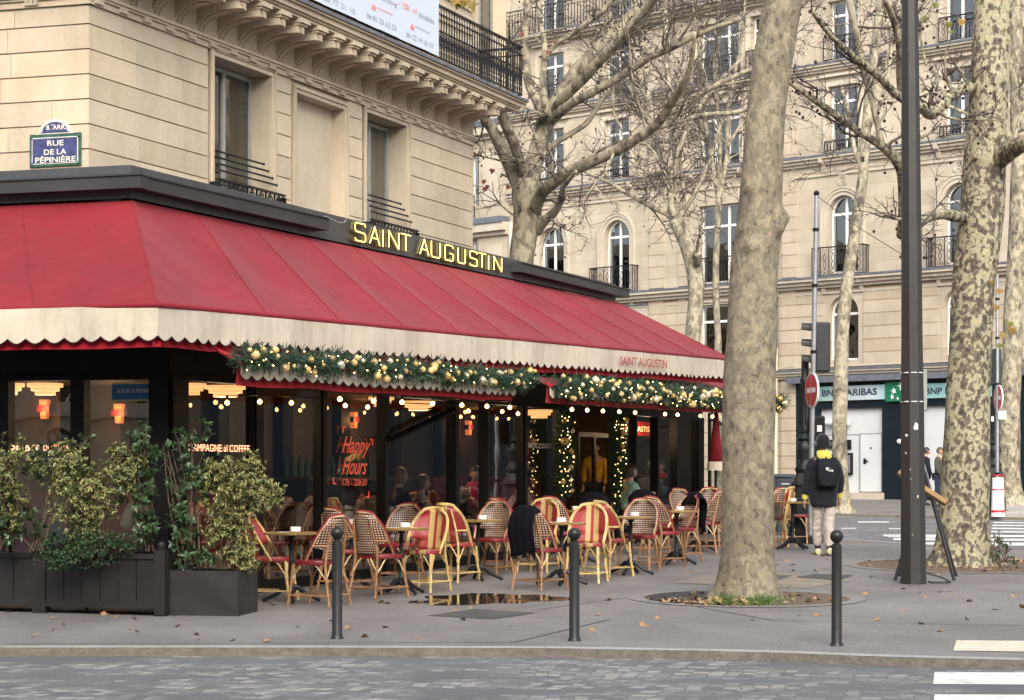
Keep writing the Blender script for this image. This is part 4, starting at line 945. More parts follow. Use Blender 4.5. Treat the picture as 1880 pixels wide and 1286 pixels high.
for ch,x0,x1,_ in lets:
    a,b_=FAS.s(x0,.09),FAS.s(x1,.09); D=FAS.pt((a+b_)/2,0).y
    zc=CZ+(HY-(427.5+(x0-652)*.228))/F*D; h=.228-.026*(x0-652)/260
    if ch=='I': a=(a+b_)/2-.0001; b_=a+.0002
    m=MB(); k_=MB(); l2=MB()
    for stk in ST[ch]:
        pts=[FAS.pt(a+(b_-a)*x,zc-h/2+h*y,.09) for x,y in stk]
        m.tube(pts,.0085,6); k_.tube([q-FAS.n*.05 for q in pts],.019,5)
        for q in (pts[0],pts[-1]): k_.tube([q,q-FAS.n*.09],.008,4)
    e=m.build('neon_letter',M['neon'],ns); k_.build('letter_back',M['neonbk'],e)
# ================================================================ MAIN AWNING
A0=P(290,560,20.7); A1=P(1347,661,36); A1.z=3.72
aw=thing('awning','large red canvas corner awning with a cream scalloped valance','awning',tuple(A0))
seams=[0,.084,.165,.25,.335,.42,.51,.60,.69,.78,.88,1]
def cpt(t,v):
    T=FAS.pt(sEnd*t,4.69+.12*t,.02); to=t**.86; O=A0.lerp(A1,to); return T.lerp(O,v)
def sag(i0,i1,t,v,amt): 
    q=(t-i0)/(i1-i0); return -amt*math.sin(PI*q)*math.sin(PI*min(1,v))
NV=14
for i in range(len(seams)-1):
    m=MB(); a,b_=seams[i],seams[i+1]; nx=10; vs=[]
    rr=random.Random(i)
    ph=rr.uniform(0,6)
    for x in range(nx+1):
        t=a+(b_-a)*x/nx
        for y in range(NV+1):
            v=y/NV; q=cpt(t,v); s_=math.sin(PI*x/nx)
            q=q+Z*(-.085*s_*math.sin(PI*v)**.7+.022*s_*math.sin(5*v+4.0*x/nx+ph)*math.sin(PI*v)+.012*math.sin(11*v-5*x/nx+2*ph)*math.sin(PI*v)*s_); vs.append(q)
    n=NV+1; m.add(vs,[(x*n+y,x*n+y+1,(x+1)*n+y+1,(x+1)*n+y) for x in range(nx) for y in range(NV)])
    m.build('canopy_panel',M['red'],aw,'all')
LW=8.0
def lpt(t,v):
    T=FAS.pt(0,4.69,.02)+LV*(LW*t); O=A0+LV*(LW*t)+V((0,0,0)); return T.lerp(O,v)
for i in range(6):
    m=MB(); vs=[]; nx=8
    for x in range(nx+1):
        t=(i+x/nx)/6
        for y in range(NV+1):
            v=y/NV; s_=math.sin(PI*x/nx); vs.append(lpt(t,v)+Z*(-.05*s_*math.sin(PI*v)+.02*s_*math.sin(6*v+4*x/nx+i)*math.sin(PI*v)))
    n=NV+1; m.add(vs,[(x*n+y,x*n+y+1,(x+1)*n+y+1,(x+1)*n+y)[::-1] for x in range(nx) for y in range(NV)])
    m.build('canopy_panel',M['red'],aw,'all')
m=MB()
for s_ in seams: m.tube([cpt(s_,v/8)+Z*.004 for v in range(9)],.006,4)
for i in range(1,7): m.tube([lpt(i/6,v/8)+Z*.004 for v in range(9)],.006,4)
m.tube([A0+LV*LW,A0,A1],.028,8)
m.build('seam_piping',M['red'],aw,True)
def valance(a,b,drop,w,amp,out,seed=0,red=.0,tm='redtrim'):
    """cream strip hanging from a to b: scalloped, slightly wavy; returns cream, trim and red back strip builders"""
    L=(b-a).length; n=max(1,round(L/w)); K=8; c=MB(); tr=MB(); rb=MB(); rnd=random.Random(seed)
    ph=[rnd.uniform(0,6) for _ in range(4)]
    def o(x,v): 
        w_=min(1,x/.8,max(0,L-x)/.8)
        return w_*out*(.015+.035*v*(math.sin(x*3.1+ph[0])+.6*math.sin(x*7.3+ph[1]))*.5+.01*v)+Z*(.006*math.sin(x*2.3+ph[2])*v*w_)
    vs=[];N_=n*K
    edge=[]
    for i in range(N_+1):
        t=i/N_; q=a.lerp(b,t); x=L*t; sc=abs(math.sin(PI*i/K)); 
        lowz=(drop-amp)+amp*sc
        for j in range(6): v=j/5; vs.append(q-Z*(lowz*v)+o(x,v))
        edge.append(q-Z*lowz+o(x,1)+out*.002)
    c.add(vs,[(i*6+j,(i+1)*6+j,(i+1)*6+j+1,i*6+j+1) for i in range(N_) for j in range(5)])
    tr.tube(edge,.0075,4)
    rv=[]
    for i in range(n*2+1):
        t=i/(n*2); q=a.lerp(b,t)-out*.04; x=L*t
        rv+= [q-Z*.02+o(x,.2),q-Z*(drop+red+.006*math.sin(x*4+ph[3]))+o(x,.6)-out*.02]
    rb.add(rv,[(i*2,(i+1)*2,(i+1)*2+1,i*2+1) for i in range(n*2)])
    return c,tr,rb
def outn(a,b): d=(b-a); d.z=0; d.normalize(); return V((d.y,-d.x,0))
M['trimdark']=plain('dark_scallop_binding',(.03,.008,.01),.7,0,.1,4,0)
for a,b_,w,dr in ((A0,A1,.215,.345),(A0+LV*LW,A0,.20,.345)):
    c,tr,rb=valance(a,b_,dr,w,.05,outn(a,b_),3,.055)
    c.build('valance',M['cream'],aw,'all'); tr.build('valance_binding',M['trimdark'],aw,'all'); rb.build('inner_valance',M['redtrim'],aw,'all')
# lettering on the valance
on=outn(A0,A1); ax=(A1-A0).normalized(); AP=Plane(A0+on*.075,V((ax.x,ax.y,0)))
sl=AP.s(1138); sr=AP.s(1224); q0=A0.lerp(A1,sl/ (V((A1.x-A0.x,A1.y-A0.y,0)).length)); 
textmesh('SAINT AUGUSTIN',AP.pt(sl,q0.z-.235,0),ax,Z,(sr-sl),.125,M['redtrim'],aw,bold=.01)
# folding arms under the canopy
m=MB()
for t in (.1,.35,.6,.9):
    a=FAS.pt(sEnd*t,4.5,0); b_=cpt(t,1)-Z*.1; mid=(a+b_)/2+U*.8-Z*.1; m.tube([a,mid,b_],.03,6)
m.build('folding_arms',M['black'],aw)
# ================================================================ SMALL DOOR AWNINGS
Q0=P(442,710,21.3); Qe=P(1418,764,36.2)
QP=Plane(Q0,V((Qe.x-Q0.x,Qe.y-Q0.y,0))); QL=V((Qe.x-Q0.x,Qe.y-Q0.y,0)).length
def qz(s): return Q0.z+(Qe.z-Q0.z)*s/QL
specs=[(442,948,'small red awning hung with a garland over the left terrace tables'),(1009,1418,'small red awning hung with a garland right of the doorway')]
sa_list=[]
for x0,x1,lab in specs:
    s0,s1=QP.s(x0),QP.s(x1); zb_=lambda s: qz(s)+.235
    a=QP.pt(s0,zb_(s0)); b_=QP.pt(s1,zb_(s1)); t=thing('small_awning',lab,'awning',tuple(a),'small awnings under the main awning')
    ia=GL.pt(GL.s(322,.02),3.33,.02) if x0<500 else GL.pt(GL.s(885,.02),3.47,.02)
    ib=GL.pt(GL.s(835,.02),3.5,.02) if x0<500 else GL.pt(GE+.2,3.62,.02)
    nx=28;ny=6; m=MB(); vs=[]
    for i in range(nx+1):
        for j in range(ny+1):
            u=i/nx; v=j/ny; q=ia.lerp(ib,u).lerp(a.lerp(b_,u),v); q.z-=.03*abs(math.sin(PI*u*5))*math.sin(PI*v); vs.append(q)
    n=ny+1; m.add(vs,[(i*n+j,i*n+j+1,(i+1)*n+j+1,(i+1)*n+j) for i in range(nx) for j in range(ny)]); m.build('canopy',M['red'],t,'all')
    o=outn(a,b_); c,tr,rb=valance(a,b_,.17,.2,.045,o,5,.055); c.build('valance',M['cream'],t,'all'); tr.build('valance_binding',M['trimdark'],t,'all'); rb.build('inner_valance',M['redtrim'],t,'all')
    m=MB(); m.tube([a,b_],.025,6); m.tube([ia,a],.02,6); m.tube([ib,b_],.02,6); m.build('bar',M['redtrim'],t)
    sa_list.append((a,b_,o))
# ---------------------------------------------------------------- garlands
def leafmat(name,c1,c2,edge=None,ew=.62,rough=.45,tr=.15):
    m,t,b,o=mk(name); uv=N(t,'UVMap'); sp=N(t,'SeparateXYZ'); t.links.new(uv.outputs[0],sp.inputs[0])
    r=ramp(t,[(0,c1),(1,c2)]); t.links.new(sp.outputs[1],r.inputs[0]); col=r.outputs[0]
    if edge:
        ab=N(t,'Math',operation='ABSOLUTE'); t.links.new(sp.outputs[0],ab.inputs[0]); nn=nz(t,coords(t),60,2); ad=N(t,'MapRange'); ad.inputs[1].default_value=0; ad.inputs[2].default_value=1; ad.inputs[3].default_value=-.25; ad.inputs[4].default_value=.25; t.links.new(nn,ad.inputs[0])
        s2=N(t,'Math',operation='ADD'); t.links.new(ab.outputs[0],s2.inputs[0]); t.links.new(ad.outputs[0],s2.inputs[1]); st=ramp(t,[(ew-.06,0),(ew+.06,1)]); t.links.new(s2.outputs[0],st.inputs[0]); col=mixc(t,st.outputs[0],col,edge)
    t.links.new(col,b.inputs['Base Color']); b.inputs['Roughness'].default_value=rough
    return m
M['pine']=leafmat('pine_needles',(.008,.030,.016),(.028,.075,.034),None,rough=.6)
M['gold']=plain('gold_bauble',(.62,.42,.13),.22,.35,.08,3,0); M['goldm']=plain('matt_gold_bauble',(.62,.45,.18),.4,.2,.08,3,0); M['silverb']=plain('champagne_bauble',(.66,.58,.42),.2,.3,.06,3,0)
M['fairy']=emis('fairy_light',(1,.66,.24),4); M['bulbg']=emis('warm_bulb',(1,.48,.15),4)
_bm={}
def bauble(q,r,mat,parent,kind='bauble'):
    key=(kind,mat)
    if key not in _bm:
        m=MB(); m.sph((0,0,0),1,14,9); m.lathe((0,0,.97),[(.18,0),(.18,.16),(.08,.2)],8); o=m.build('tmp',M[mat],None,'all'); _bm[key]=o.data; bpy.data.objects.remove(o)
    o=bpy.data.objects.new(kind,_bm[key]); COL.objects.link(o); o.parent=parent; o.location=V(q)-BASE[parent.name]; o.scale=(r,r,r)
    return o
def sprigs(mb,path,rad,n,rnd,ln=.10,needles=9,sq=.8):
    L=[0]
    for i in range(1,len(path)): L.append(L[-1]+(path[i]-path[i-1]).length)
    for _ in range(n):
        d=rnd.uniform(0,L[-1]); i=max(k for k in range(len(L)) if L[k]<=d); i=min(i,len(path)-2)
        f=(d-L[i])/max(1e-6,L[i+1]-L[i]); c=path[i].lerp(path[i+1],f); t=(path[i+1]-path[i]).normalized()
        e=V((rnd.gauss(0,1),rnd.gauss(0,1),rnd.gauss(0,1)*sq)); e-=t*e.dot(t)*.6; e.normalize()
        p0=c+e*rad*rnd.uniform(.05,.75); dr=(e+t*rnd.uniform(-.7,.7)+V((0,0,rnd.uniform(-.3,.3)))).normalized(); l=ln*rnd.uniform(.7,1.4)
        s1=dr.orthogonal().normalized(); s2=dr.cross(s1)
        for k in range(needles):
            f=(k+.5)/needles; a=k*2.4; b=p0+dr*l*f; dd=(dr*.75+(s1*math.cos(a)+s2*math.sin(a))*.85).normalized(); w=dd.cross(dr).normalized()*.0055
            tip=b+dd*l*.42; tt=rnd.random()
            mb.add([b-w,b+w,tip+w*.4,tip-w*.4],[(0,1,2,3)],[(-1,tt),(1,tt),(1,tt),(-1,tt)])
def garland(lab,path,rad,ns,nb,nl,seed,bmin=.028,bmax=.055):
    rnd=random.Random(seed); t=thing('garland',lab,'garland',tuple(path[0]))
    m=MB(); sprigs(m,path,rad,ns,rnd); m.tube(path,.02,5); m.build('foliage',M['pine'],t)
    tl=MB()
    for k in range(nb+nl):
        d=(rnd.random() if k>=nb else (k+rnd.random())/nb)*(len(path)-1); i=min(int(d),len(path)-2); c=path[i].lerp(path[i+1],d-i); tg=(path[i+1]-path[i]).normalized()
        a=rnd.uniform(-2.2,2.2)   # round the street side
        n=V((tg.y,-tg.x,0)).normalized() if abs(tg.z)<.9 else V((.45,-.9,0)); up=Z if abs(tg.z)<.9 else tg.cross(n).normalized()
        e=n*math.cos(a*.55)+up*math.sin(a*.62)
        if k<nb:
            r=rnd.choice((bmin,bmin,.034,.04,bmax)); bauble(c+e*(rad*.95+r*.2),r,rnd.choice(('gold','goldm','goldm','silverb')),t)
        else: tl.sph(c+e*rad*rnd.uniform(.9,1.15),.0075,5,4)
    o=tl.build('fairy_lights',M['fairy'],t); tag(o,kind='stuff'); return t
def pathof(a,b,up,o,n=18,w=.03,seed=0,out=.05):
    r=random.Random(seed); return [a.lerp(b,i/n)+Z*(up+r.uniform(-w,w))+o*(out+r.uniform(-w,w)*.6) for i in range(n+1)]
a,b_,o=sa_list[0]; d=(b_-a).normalized(); garland('long pine garland with gold baubles along the left small awning',pathof(a-d*.12,b_+d*.35,.04,o,18,.03,1),.10,2100,58,60,11,.025,.047)
a,b_,o=sa_list[1]; d=(b_-a).normalized(); garland('long pine garland with gold baubles along the right small awning',pathof(a+d*.05,b_+d*.3,-.02,o,22,.03,2),.135,3900,95,110,12,.032,.056)
for i,(x,y0,y1,D) in enumerate(((1037,757,908,32.6),(1136,757,935,34.6))):
    s=GL.s(x,.18); D=GL.pt(s,0,.18).y; pa=[P(x+3*math.sin(k*1.3),y0+(y1-y0)*k/10,D) for k in range(11)]
    garland('upright pine garland with fairy lights %s the cafe doorway'%('left of' if i==0 else 'right of'),pa,.11,700,7,60,20+i,.04,.06)
# bulb strings
M['cable']=plain('black_cable',(.012,.012,.012),.6,0,.1,9,0)
def bulbs(lab,pts,path):
    t=thing('string_lights',lab,'string lights',tuple(path[0])); m=MB(); m.tube(path,.006,4); m.build('cable',M['cable'],t)
    for q in pts:
        m=MB(); m.lathe(q+Z*.03,[(.014,0),(.016,.05)],8); sk=m.build('socket',M['cable'],t)
        o=bauble(q,.026,'bulbg',t,'bulb')
def strung(xs,dz,out,lab):
    pts=[];path=[]
    for x in xs:
        s=QP.s(x,out); q=QP.pt(s,qz(s)+dz,out); pts.append(q); path.append(q+Z*.07)
    bulbs(lab,pts,path)
strung([624,686,738,794,848,894,936],-.07,-.1,'string of warm bulbs under the left small awning')
strung([1050,1078,1107,1137,1166,1221,1244,1286,1308],-.055,-.1,'string of warm bulbs under the right small awning')
pts=[GL.pt(*GL.px(x,y,.25),.25) for x,y in ((417,740),(477,738),(535,740),(634,745),(675,748),(860,755),(922,756),(951,760))]
bulbs('row of warm bulbs strung close to the dark glass front',pts,[q+Z*.07 for q in pts])
# ================================================================ RATTAN CHAIRS, TABLES
def rattan(name,c):
    m,t,b,o=mk(name); co=ocoords(t)
    r=ramp(t,[(.3,[x*.6 for x in c]),(.7,[min(1,x*1.35) for x in c])]); t.links.new(nz(t,co,14,4,.7),r.inputs[0]); oi=N(t,'ObjectInfo'); rv=ramp(t,[(0,(.68,.66,.62)),(1,(1.18,1.15,1.1))]); t.links.new(oi.outputs['Random'],rv.inputs[0]); t.links.new(mixc(t,1,r.outputs[0],rv.outputs[0],'MULTIPLY'),b.inputs['Base Color']); b.inputs['Roughness'].default_value=.45; b.inputs['Coat Weight'].default_value=.15
    bump(t,b,nz(t,co,60,2),.15,.003); return m
M['rattan']=rattan('orange_rattan_cane',(.30,.155,.07)); M['rattany']=rattan('pale_yellow_cane',(.58,.42,.17)); M['rim']=plain('red_woven_rim',(.20,.014,.018),.45,0,.2,40,.3); M['rimc']=rattan('cream_rim_cane',(.60,.45,.25))
def weave(name,kind):
    m,t,b,o=mk(name); uv=N(t,'UVMap'); sp=N(t,'SeparateXYZ'); t.links.new(uv.outputs[0],sp.inputs[0])
    def fr(sock,k,sh=0):
        a=N(t,'Math',operation='MULTIPLY_ADD'); a.inputs[1].default_value=k; a.inputs[2].default_value=sh; t.links.new(sock,a.inputs[0]); f=N(t,'Math',operation='FRACT'); t.links.new(a.outputs[0],f.inputs[0]); return f.outputs[0]
    def gt(s,v): g=N(t,'Math',operation='GREATER_THAN'); g.inputs[1].default_value=v; t.links.new(s,g.inputs[0]); return g.outputs[0]
    def mul(a,c): g=N(t,'Math',operation='MULTIPLY'); t.links.new(a,g.inputs[0]); t.links.new(c,g.inputs[1]); return g.outputs[0]
    if kind=='dot':      # cream dashes woven through dark maroon
        u=gt(fr(sp.outputs[0],40),.45); v=gt(fr(sp.outputs[1],38),.48); k=mul(u,v); 
        col=mixc(t,k,(.05,.008,.010),(.52,.43,.30))
    elif kind=='stripe':
        r=ramp(t,[(0,(.33,.035,.03)),(.36,(.56,.40,.16)),(.435,(.33,.035,.03)),(.47,(.33,.035,.03)),(.53,(.56,.40,.16)),(.60,(.33,.035,.03))],'CONSTANT')
        r=ramp(t,[(0,(.33,.03,.03)),(.22,(.56,.40,.16)),(.40,(.33,.03,.03)),(.50,(.56,.40,.16)),(.66,(.33,.03,.03))],'CONSTANT')
        mp=N(t,'MapRange'); mp.inputs[1].default_value=-.22; mp.inputs[2].default_value=.22; t.links.new(sp.outputs[0],mp.inputs[0]); t.links.new(mp.outputs[0],r.inputs[0])
        ch=N(t,'TexChecker'); ch.inputs['Scale'].default_value=90; t.links.new(uv.outputs[0],ch.inputs['Vector']); k=ch.outputs['Fac']; col=mixc(t,k,r.outputs[0],(.5,.48,.45),'MULTIPLY')
    else:
        ch=N(t,'TexChecker'); ch.inputs['Scale'].default_value=100; t.links.new(uv.outputs[0],ch.inputs['Vector']); k=ch.outputs['Fac']; col=mixc(t,k,(.22,.012,.018),(.14,.008,.012))
    oi=N(t,'ObjectInfo'); rv=ramp(t,[(0,(.72,.70,.68)),(1,(1.12,1.1,1.08))]); t.links.new(oi.outputs['Random'],rv.inputs[0]); col=mixc(t,1,col,rv.outputs[0],'MULTIPLY')
    t.links.new(col,b.inputs['Base Color']); b.inputs['Roughness'].default_value=.42; bump(t,b,k,.3,.003); return m
M['wdot']=weave('maroon_cream_weave','dot'); M['wstripe']=weave('red_yellow_stripe_weave','stripe'); M['wred']=weave('red_seat_weave','seat')
def hoop(z):   # half width of the back at height z
    if z<.62: return .205+.02*(z-.45)/.17
    k=min(1,(z-.62)/.312); return .222*(1-k**3.0)**.5
def hoopy(z):  # side of hoop leans back
    return .03-.25*min(1,max(0,(z-.44)/.42))
def backy(z): return -.215-.085*max(0,(z-.45))/.45
def make_chair(kind):
    y=kind=='Y'; fr=M['rattany' if y else 'rattan']
    t=thing('bistro_chair','x','chair')
    m=MB(); K=24; pts=[]
    for k in range(K):
        a=2*PI*k/K; c=math.cos(a); s_=math.sin(a); e=.62
        x=.215*math.copysign(abs(c)**e,c); yy=.205*math.copysign(abs(s_)**e,s_); x*=1-.10*(yy<0)*abs(yy)/.2; pts.append((x,yy))
    def ringz(z,k): return [V((x*k,yy*k,z)) for x,yy in pts]
    R_=[ringz(.425,.93),ringz(.43,1.0),ringz(.462,1.02),ringz(.474,.985),ringz(.468,.8)]
    vs=[v for r in R_ for v in r]+[V((0,0,.463))]; n=K
    fs=[(i*n+k,i*n+(k+1)%n,(i+1)*n+(k+1)%n,(i+1)*n+k) for i in range(4) for k in range(n)]+[(4*n+k,4*n+(k+1)%n,5*n) for k in range(n)]+[tuple(range(n))[::-1]]
    m.add(vs,fs,[(v.x,v.y) for v in vs]); m.build('seat',M['wstripe' if y else 'wred'],t,True)
    # backrest shell
    m=MB(); zs_=[.47+(.915-.47)*i/16 for i in range(17)]; NX=14
    for face in (0,):
        vs=[]
        for z in zs_:
            w=hoop(z) if z>.60 else .165
            yc=backy(z); ys=hoopy(z) if z>.60 else backy(z)+.035
            for i in range(NX+1):
                q=-1+2*i/NX; vs.append(V((w*q,yc+(ys-yc)*abs(q)**2.2,z)))
        m.add(vs,[(i*(NX+1)+j,i*(NX+1)+j+1,(i+1)*(NX+1)+j+1,(i+1)*(NX+1)+j) for i in range(16) for j in range(NX)],[(v.x*1.15,v.z) for v in vs])
    br=m.build('backrest',M['wstripe' if y else 'wdot'],t,'all'); sd_=br.modifiers.new('thick','SOLIDIFY'); sd_.thickness=.008
    # hoop
    def hp(d,dz=0,dy=0):
        L=[V((-hoop(z)-d,hoopy(z)+dy,z)) for z in [.43+.01*0+(.9-.43)*i/12 for i in range(13)]]
        top=[]
        for k in range(1,8):
            a=PI*k/8; top.append(V((-math.cos(a)*(hoop(.9)+d),backy(.915)+(hoopy(.9)-backy(.915))*abs(math.cos(a))**2,.9+(.028+d*.5)*math.sin(a)+dz)))
        return L+top+[V((-q.x,q.y,q.z)) for q in L[::-1]]
    m=MB(); m.tube(hp(0),.013,6); m.build('back_frame',M['rattany'] if y else M['rimc'],t,True)
    m=MB(); m.tube(hp(.012,.008,.004),.012,6); m.build('back_rim',M['rattany'] if y else M['rim'],t,True)
    m=MB(); 
    for sx in (-1,1): m.tube([V((sx*.155,backy(.6)+.01,.62)),V((sx*(hoop(.62)),hoopy(.62),.62))],.012,6)
    m.build('side_bar',fr,t)
    legs=[]
    for sx in (-1,1):
        m=MB(); pf=[V((sx*.205,.235,0)),V((sx*.19,.2,.2)),V((sx*.18,.18,.43))]; m.tube(pf,[.0155,.0155,.015],7); m.tube([V((sx*.199,.218,.10)),V((sx*.196,.211,.13))],.02,7); m.tube([V((sx*.188,.196,.24)),V((sx*.186,.190,.285))],.0205,7); m.build('leg',fr,t,True)
        m=MB(); pr=[V((sx*.205,-.275,0)),V((sx*.185,-.235,.2)),V((sx*.165,-.2,.44)),V((sx*.15,-.235,.65)),V((sx*.115,-.275,.86))]; m.tube(pr,[.0155,.0155,.015,.013,.011],7); m.tube([V((sx*.186,-.238,.24)),V((sx*.182,-.23,.285))],.0205,7); m.build('leg',fr,t,True)
    m=MB(); c=[V((-.2,.222,.115)),V((.2,.222,.115)),V((.198,-.256,.115)),V((-.198,-.256,.115))]
    for i in range(4): e=(c[(i+1)%4]-c[i]).normalized()*.02; m.tube([c[i]-e,c[(i+1)%4]+e],.0095,6)
    m.build('stretcher',fr,t,True)
    m=MB()
    for sx in (-1,1):
        for sy,yy in ((1,.19),(-1,-.225)):
            a=V((sx*.187,yy,.27)); m.tube([a,V((sx*.187,yy*.55,.40)),V((sx*.17,yy*.3,.43))],.0075,5); m.tube([a,V((sx*.11,yy*.98,.39)),V((sx*.07,yy*.93,.43))],.0075,5)
    m.build('brace',M['rattany'] if y else M['rimc'],t)
    return t
protoR=make_chair('R'); protoY=make_chair('Y'); used={'R':False,'Y':False}
def at(x,y): q=G(x,y); q.z=gz(q.y); return q
CH=[ # kind, px, py, facing vector, label
('Y',500,1104,(.93,-.1),'red and yellow striped chair half behind the grey box planter, left of the first table'),
('R',583,1113,(-.85,.45),'checkered chair with its back to us, directly behind the left bollard'),
('R',638,1086,(.72,.7),'checkered chair behind the left bollard, pushed in at the second row table'),
('R',697,1098,(.66,.75),'checkered chair seen from behind, left of the second front table'),
('R',732,1070,(-.45,-.9),'checkered chair facing us behind the second front table'),
('Y',778,1087,(-.42,-.9),'yellow chair with red stripes facing us, right of the second front table'),
('Y',836,1069,(.5,.85),'yellow striped chair seen from behind, left of the third front table'),
('R',899,1058,(-.42,-.9),'checkered chair facing us at the third front table'),
('R',930,1047,(.6,.8),'checkered chair seen from behind, just left of the draped one'),
('R',993,1083,(.6,.8),'checkered chair with a black blanket hanging over its back, near the middle bollard'),
('Y',988,1052,(-.35,-.93),'yellow striped chair facing us behind the black blanket'),
('R',1028,1042,(.6,.8),'checkered chair in the rear row behind the striped chairs'),
('Y',1076,1070,(-.25,-.95),'yellow striped chair facing us, right behind the middle bollard'),
('Y',1118,1059,(.62,.78),'yellow cane chair seen from behind, right of the middle bollard'),
('R',1172,1050,(-.3,-.95),'large checkered chair facing us, right of the fifth table'),
('R',1216,1041,(.7,.68),'checkered chair seen from behind, left of the sixth table'),
('R',1245,1031,(-.75,-.5),'checkered chair with a black blanket down its back, right of the sixth table'),
('R',1262,1010,(.5,-.85),'checkered chair with cream rim in the rear row near the glass corner'),
('R',1294,1017,(-.85,.45),'checkered chair with its back to us, just left of the near plane tree trunk'),
('R',1098,1031,(.2,.95),'rear row chair wrapped in a black blanket near the doorway garland'),
('R',1195,1020,(.45,.85),'rear row chair with a black blanket, left of the glass corner post'),
('R',1406,1006,(-.8,.5),'checkered chair half hidden by the right edge of the near tree trunk'),
('Y',1424,1004,(-.85,.4),'yellow cane chair leaning away, just right of the near tree trunk'),
('R',1462,998,(-.25,-.95),'checkered chair facing us beside the ornate lamp post base'),
('R',1300,1006,(-.2,-.95),'dark red checkered chair at the rear beside the folded parasol'),
]
def chair(kind,loc,vec,label,group='woven bistro chairs on the cafe terrace'):
    rz=math.atan2(vec[1],vec[0])-PI/2
    pr=protoY if kind=='Y' else protoR
    if not used[kind]:
        used[kind]=True; pr.location=loc; pr.rotation_euler=(0,0,rz); pr['label']=label; pr['group']=group; return pr
    return dup(pr,loc,rz,label,group)
crs=random.Random(5); placed=[]
for k,x,y,vc,lab in CH:
    o=chair(k,at(x,y),vc,lab); placed.append(o)
# inside chairs seen through the panes
for s,p,vc,lab in ((3.4,-.8,(.4,.9),'red backed chair inside behind the happy hours pane'),(4.6,-.75,(-.4,-.9),'dark red chair inside the second pane past the happy hours lettering'),(6.3,-.8,(.4,.9),'red backed chair inside near the bar counter'),(8.3,-1.3,(-.5,-.85),'chair of the woman in the magenta scarf'),(10.1,-.9,(.4,.9),'empty chair inside left of the doorway')):
    q=GL.pt(s,0,p); q.z=.02*q.y+.015; chair('R',q,vc,lab,'bistro chairs inside the veranda')
# tables
M['tabletop']=plain('wood_tabletop',(.40,.235,.085),.32,0,.2,6,.05,coat=.3); M['brass']=plain('brass_table_rim',(.42,.27,.09),.35,.6,.15,12,.05); M['castiron']=plain('cast_iron_base',(.014,.015,.018),.45,.4,.3,14,.2)
def make_table():
    t=thing('bistro_table','x','table'); m=MB(); m.lathe((0,0,.712),[(.272,0),(.285,.002),(.285,.018)],28); m.lathe((0,0,.733),[(.268,-.003),(.266,.0)],28); m.build('tabletop',M['tabletop'],t,True)
    m=MB(); m.lathe((0,0,.705),[(.27,0),(.293,.002),(.296,.02),(.286,.028),(.268,.026),(.266,.01)],28); m.build('rim',M['brass'],t,True)
    m=MB(); m.lathe((0,0,.1),[(.045,0),(.05,.04),(.028,.07),(.024,.3),(.033,.32),(.024,.35),(.024,.56),(.05,.6),(.12,.615)],10); m.build('column',M['castiron'],t,True)
    for k in range(4):
        a=PI/4+PI/2*k; d=V((math.cos(a),math.sin(a),0)); m=MB(); m.tube([V((0,0,.16)),d*.07+Z*.15,d*.15+Z*.085,d*.24+Z*.04,d*.285+Z*.022],[.03,.028,.022,.02,.022],7); m.sph(d*.285+Z*.02,.022,6,4); m.build('foot',M['castiron'],t,True)
    return t
pt_=make_table()
TB=[(535,1105,'table','first table, right beside the box planter'),(737,1091,'t','second front table, between two checkered chairs'),(645,1080,'t','small round table in the rear row behind the left bollard'),(878,1066,'t','third front table, right of a yellow striped chair'),(1031,1074,'t','table just left of the middle bollard'),(1060,1036,'t','rear row table behind the middle bollard'),(1158,1055.5,'t','fifth table, right of the yellow cane chair'),(1242,1037,'t','sixth table, in front of the glass corner'),(1281,1014,'t','table left of the near tree trunk'),(1455,1009,'t','table right of the near tree trunk')]
M['china']=plain('white_china',(.72,.70,.68),.3,0,.03,4,0)
def make_bowl():
    m=MB(); m.lathe((0,0,0),[(.04,0),(.055,.004),(.058,.05),(.052,.052),(.05,.02),(.0,.016)],18); return m.build('ashtray',M['china'],None,True)
b0=make_bowl(); b0['category']='ashtray'; b0['group']='white ashtrays on the terrace tables'
for i,(x,y,_,lab) in enumerate(TB):
    q=at(x,y); lab='round wooden bistro table, '+lab; g='round bistro tables on the terrace'; rz=crs.uniform(0,1.5)
    if i==0: pt_.location=q; pt_.rotation_euler.z=rz; pt_['label']=lab; pt_['group']=g
    else: dup(pt_,q,rz,lab,g)
    b=b0 if i==0 else b0.copy()
    if i: COL.objects.link(b)
    b.location=q+V((crs.uniform(-.02,.06),crs.uniform(-.08,.08),.736)); b['label']='white round ashtray on the '+lab.split(', ')[1]
    if i in (0,1,4,6): 
        r=MB(); r.par(q+V((-.14,-.1,.735)),V((.13,.02,0)),V((-.02,.14,0)),Z*.002); tag(r.build('paper_menu',M['china']),'white paper set beside the ashtray on the '+lab.split(', ')[1],'paper')
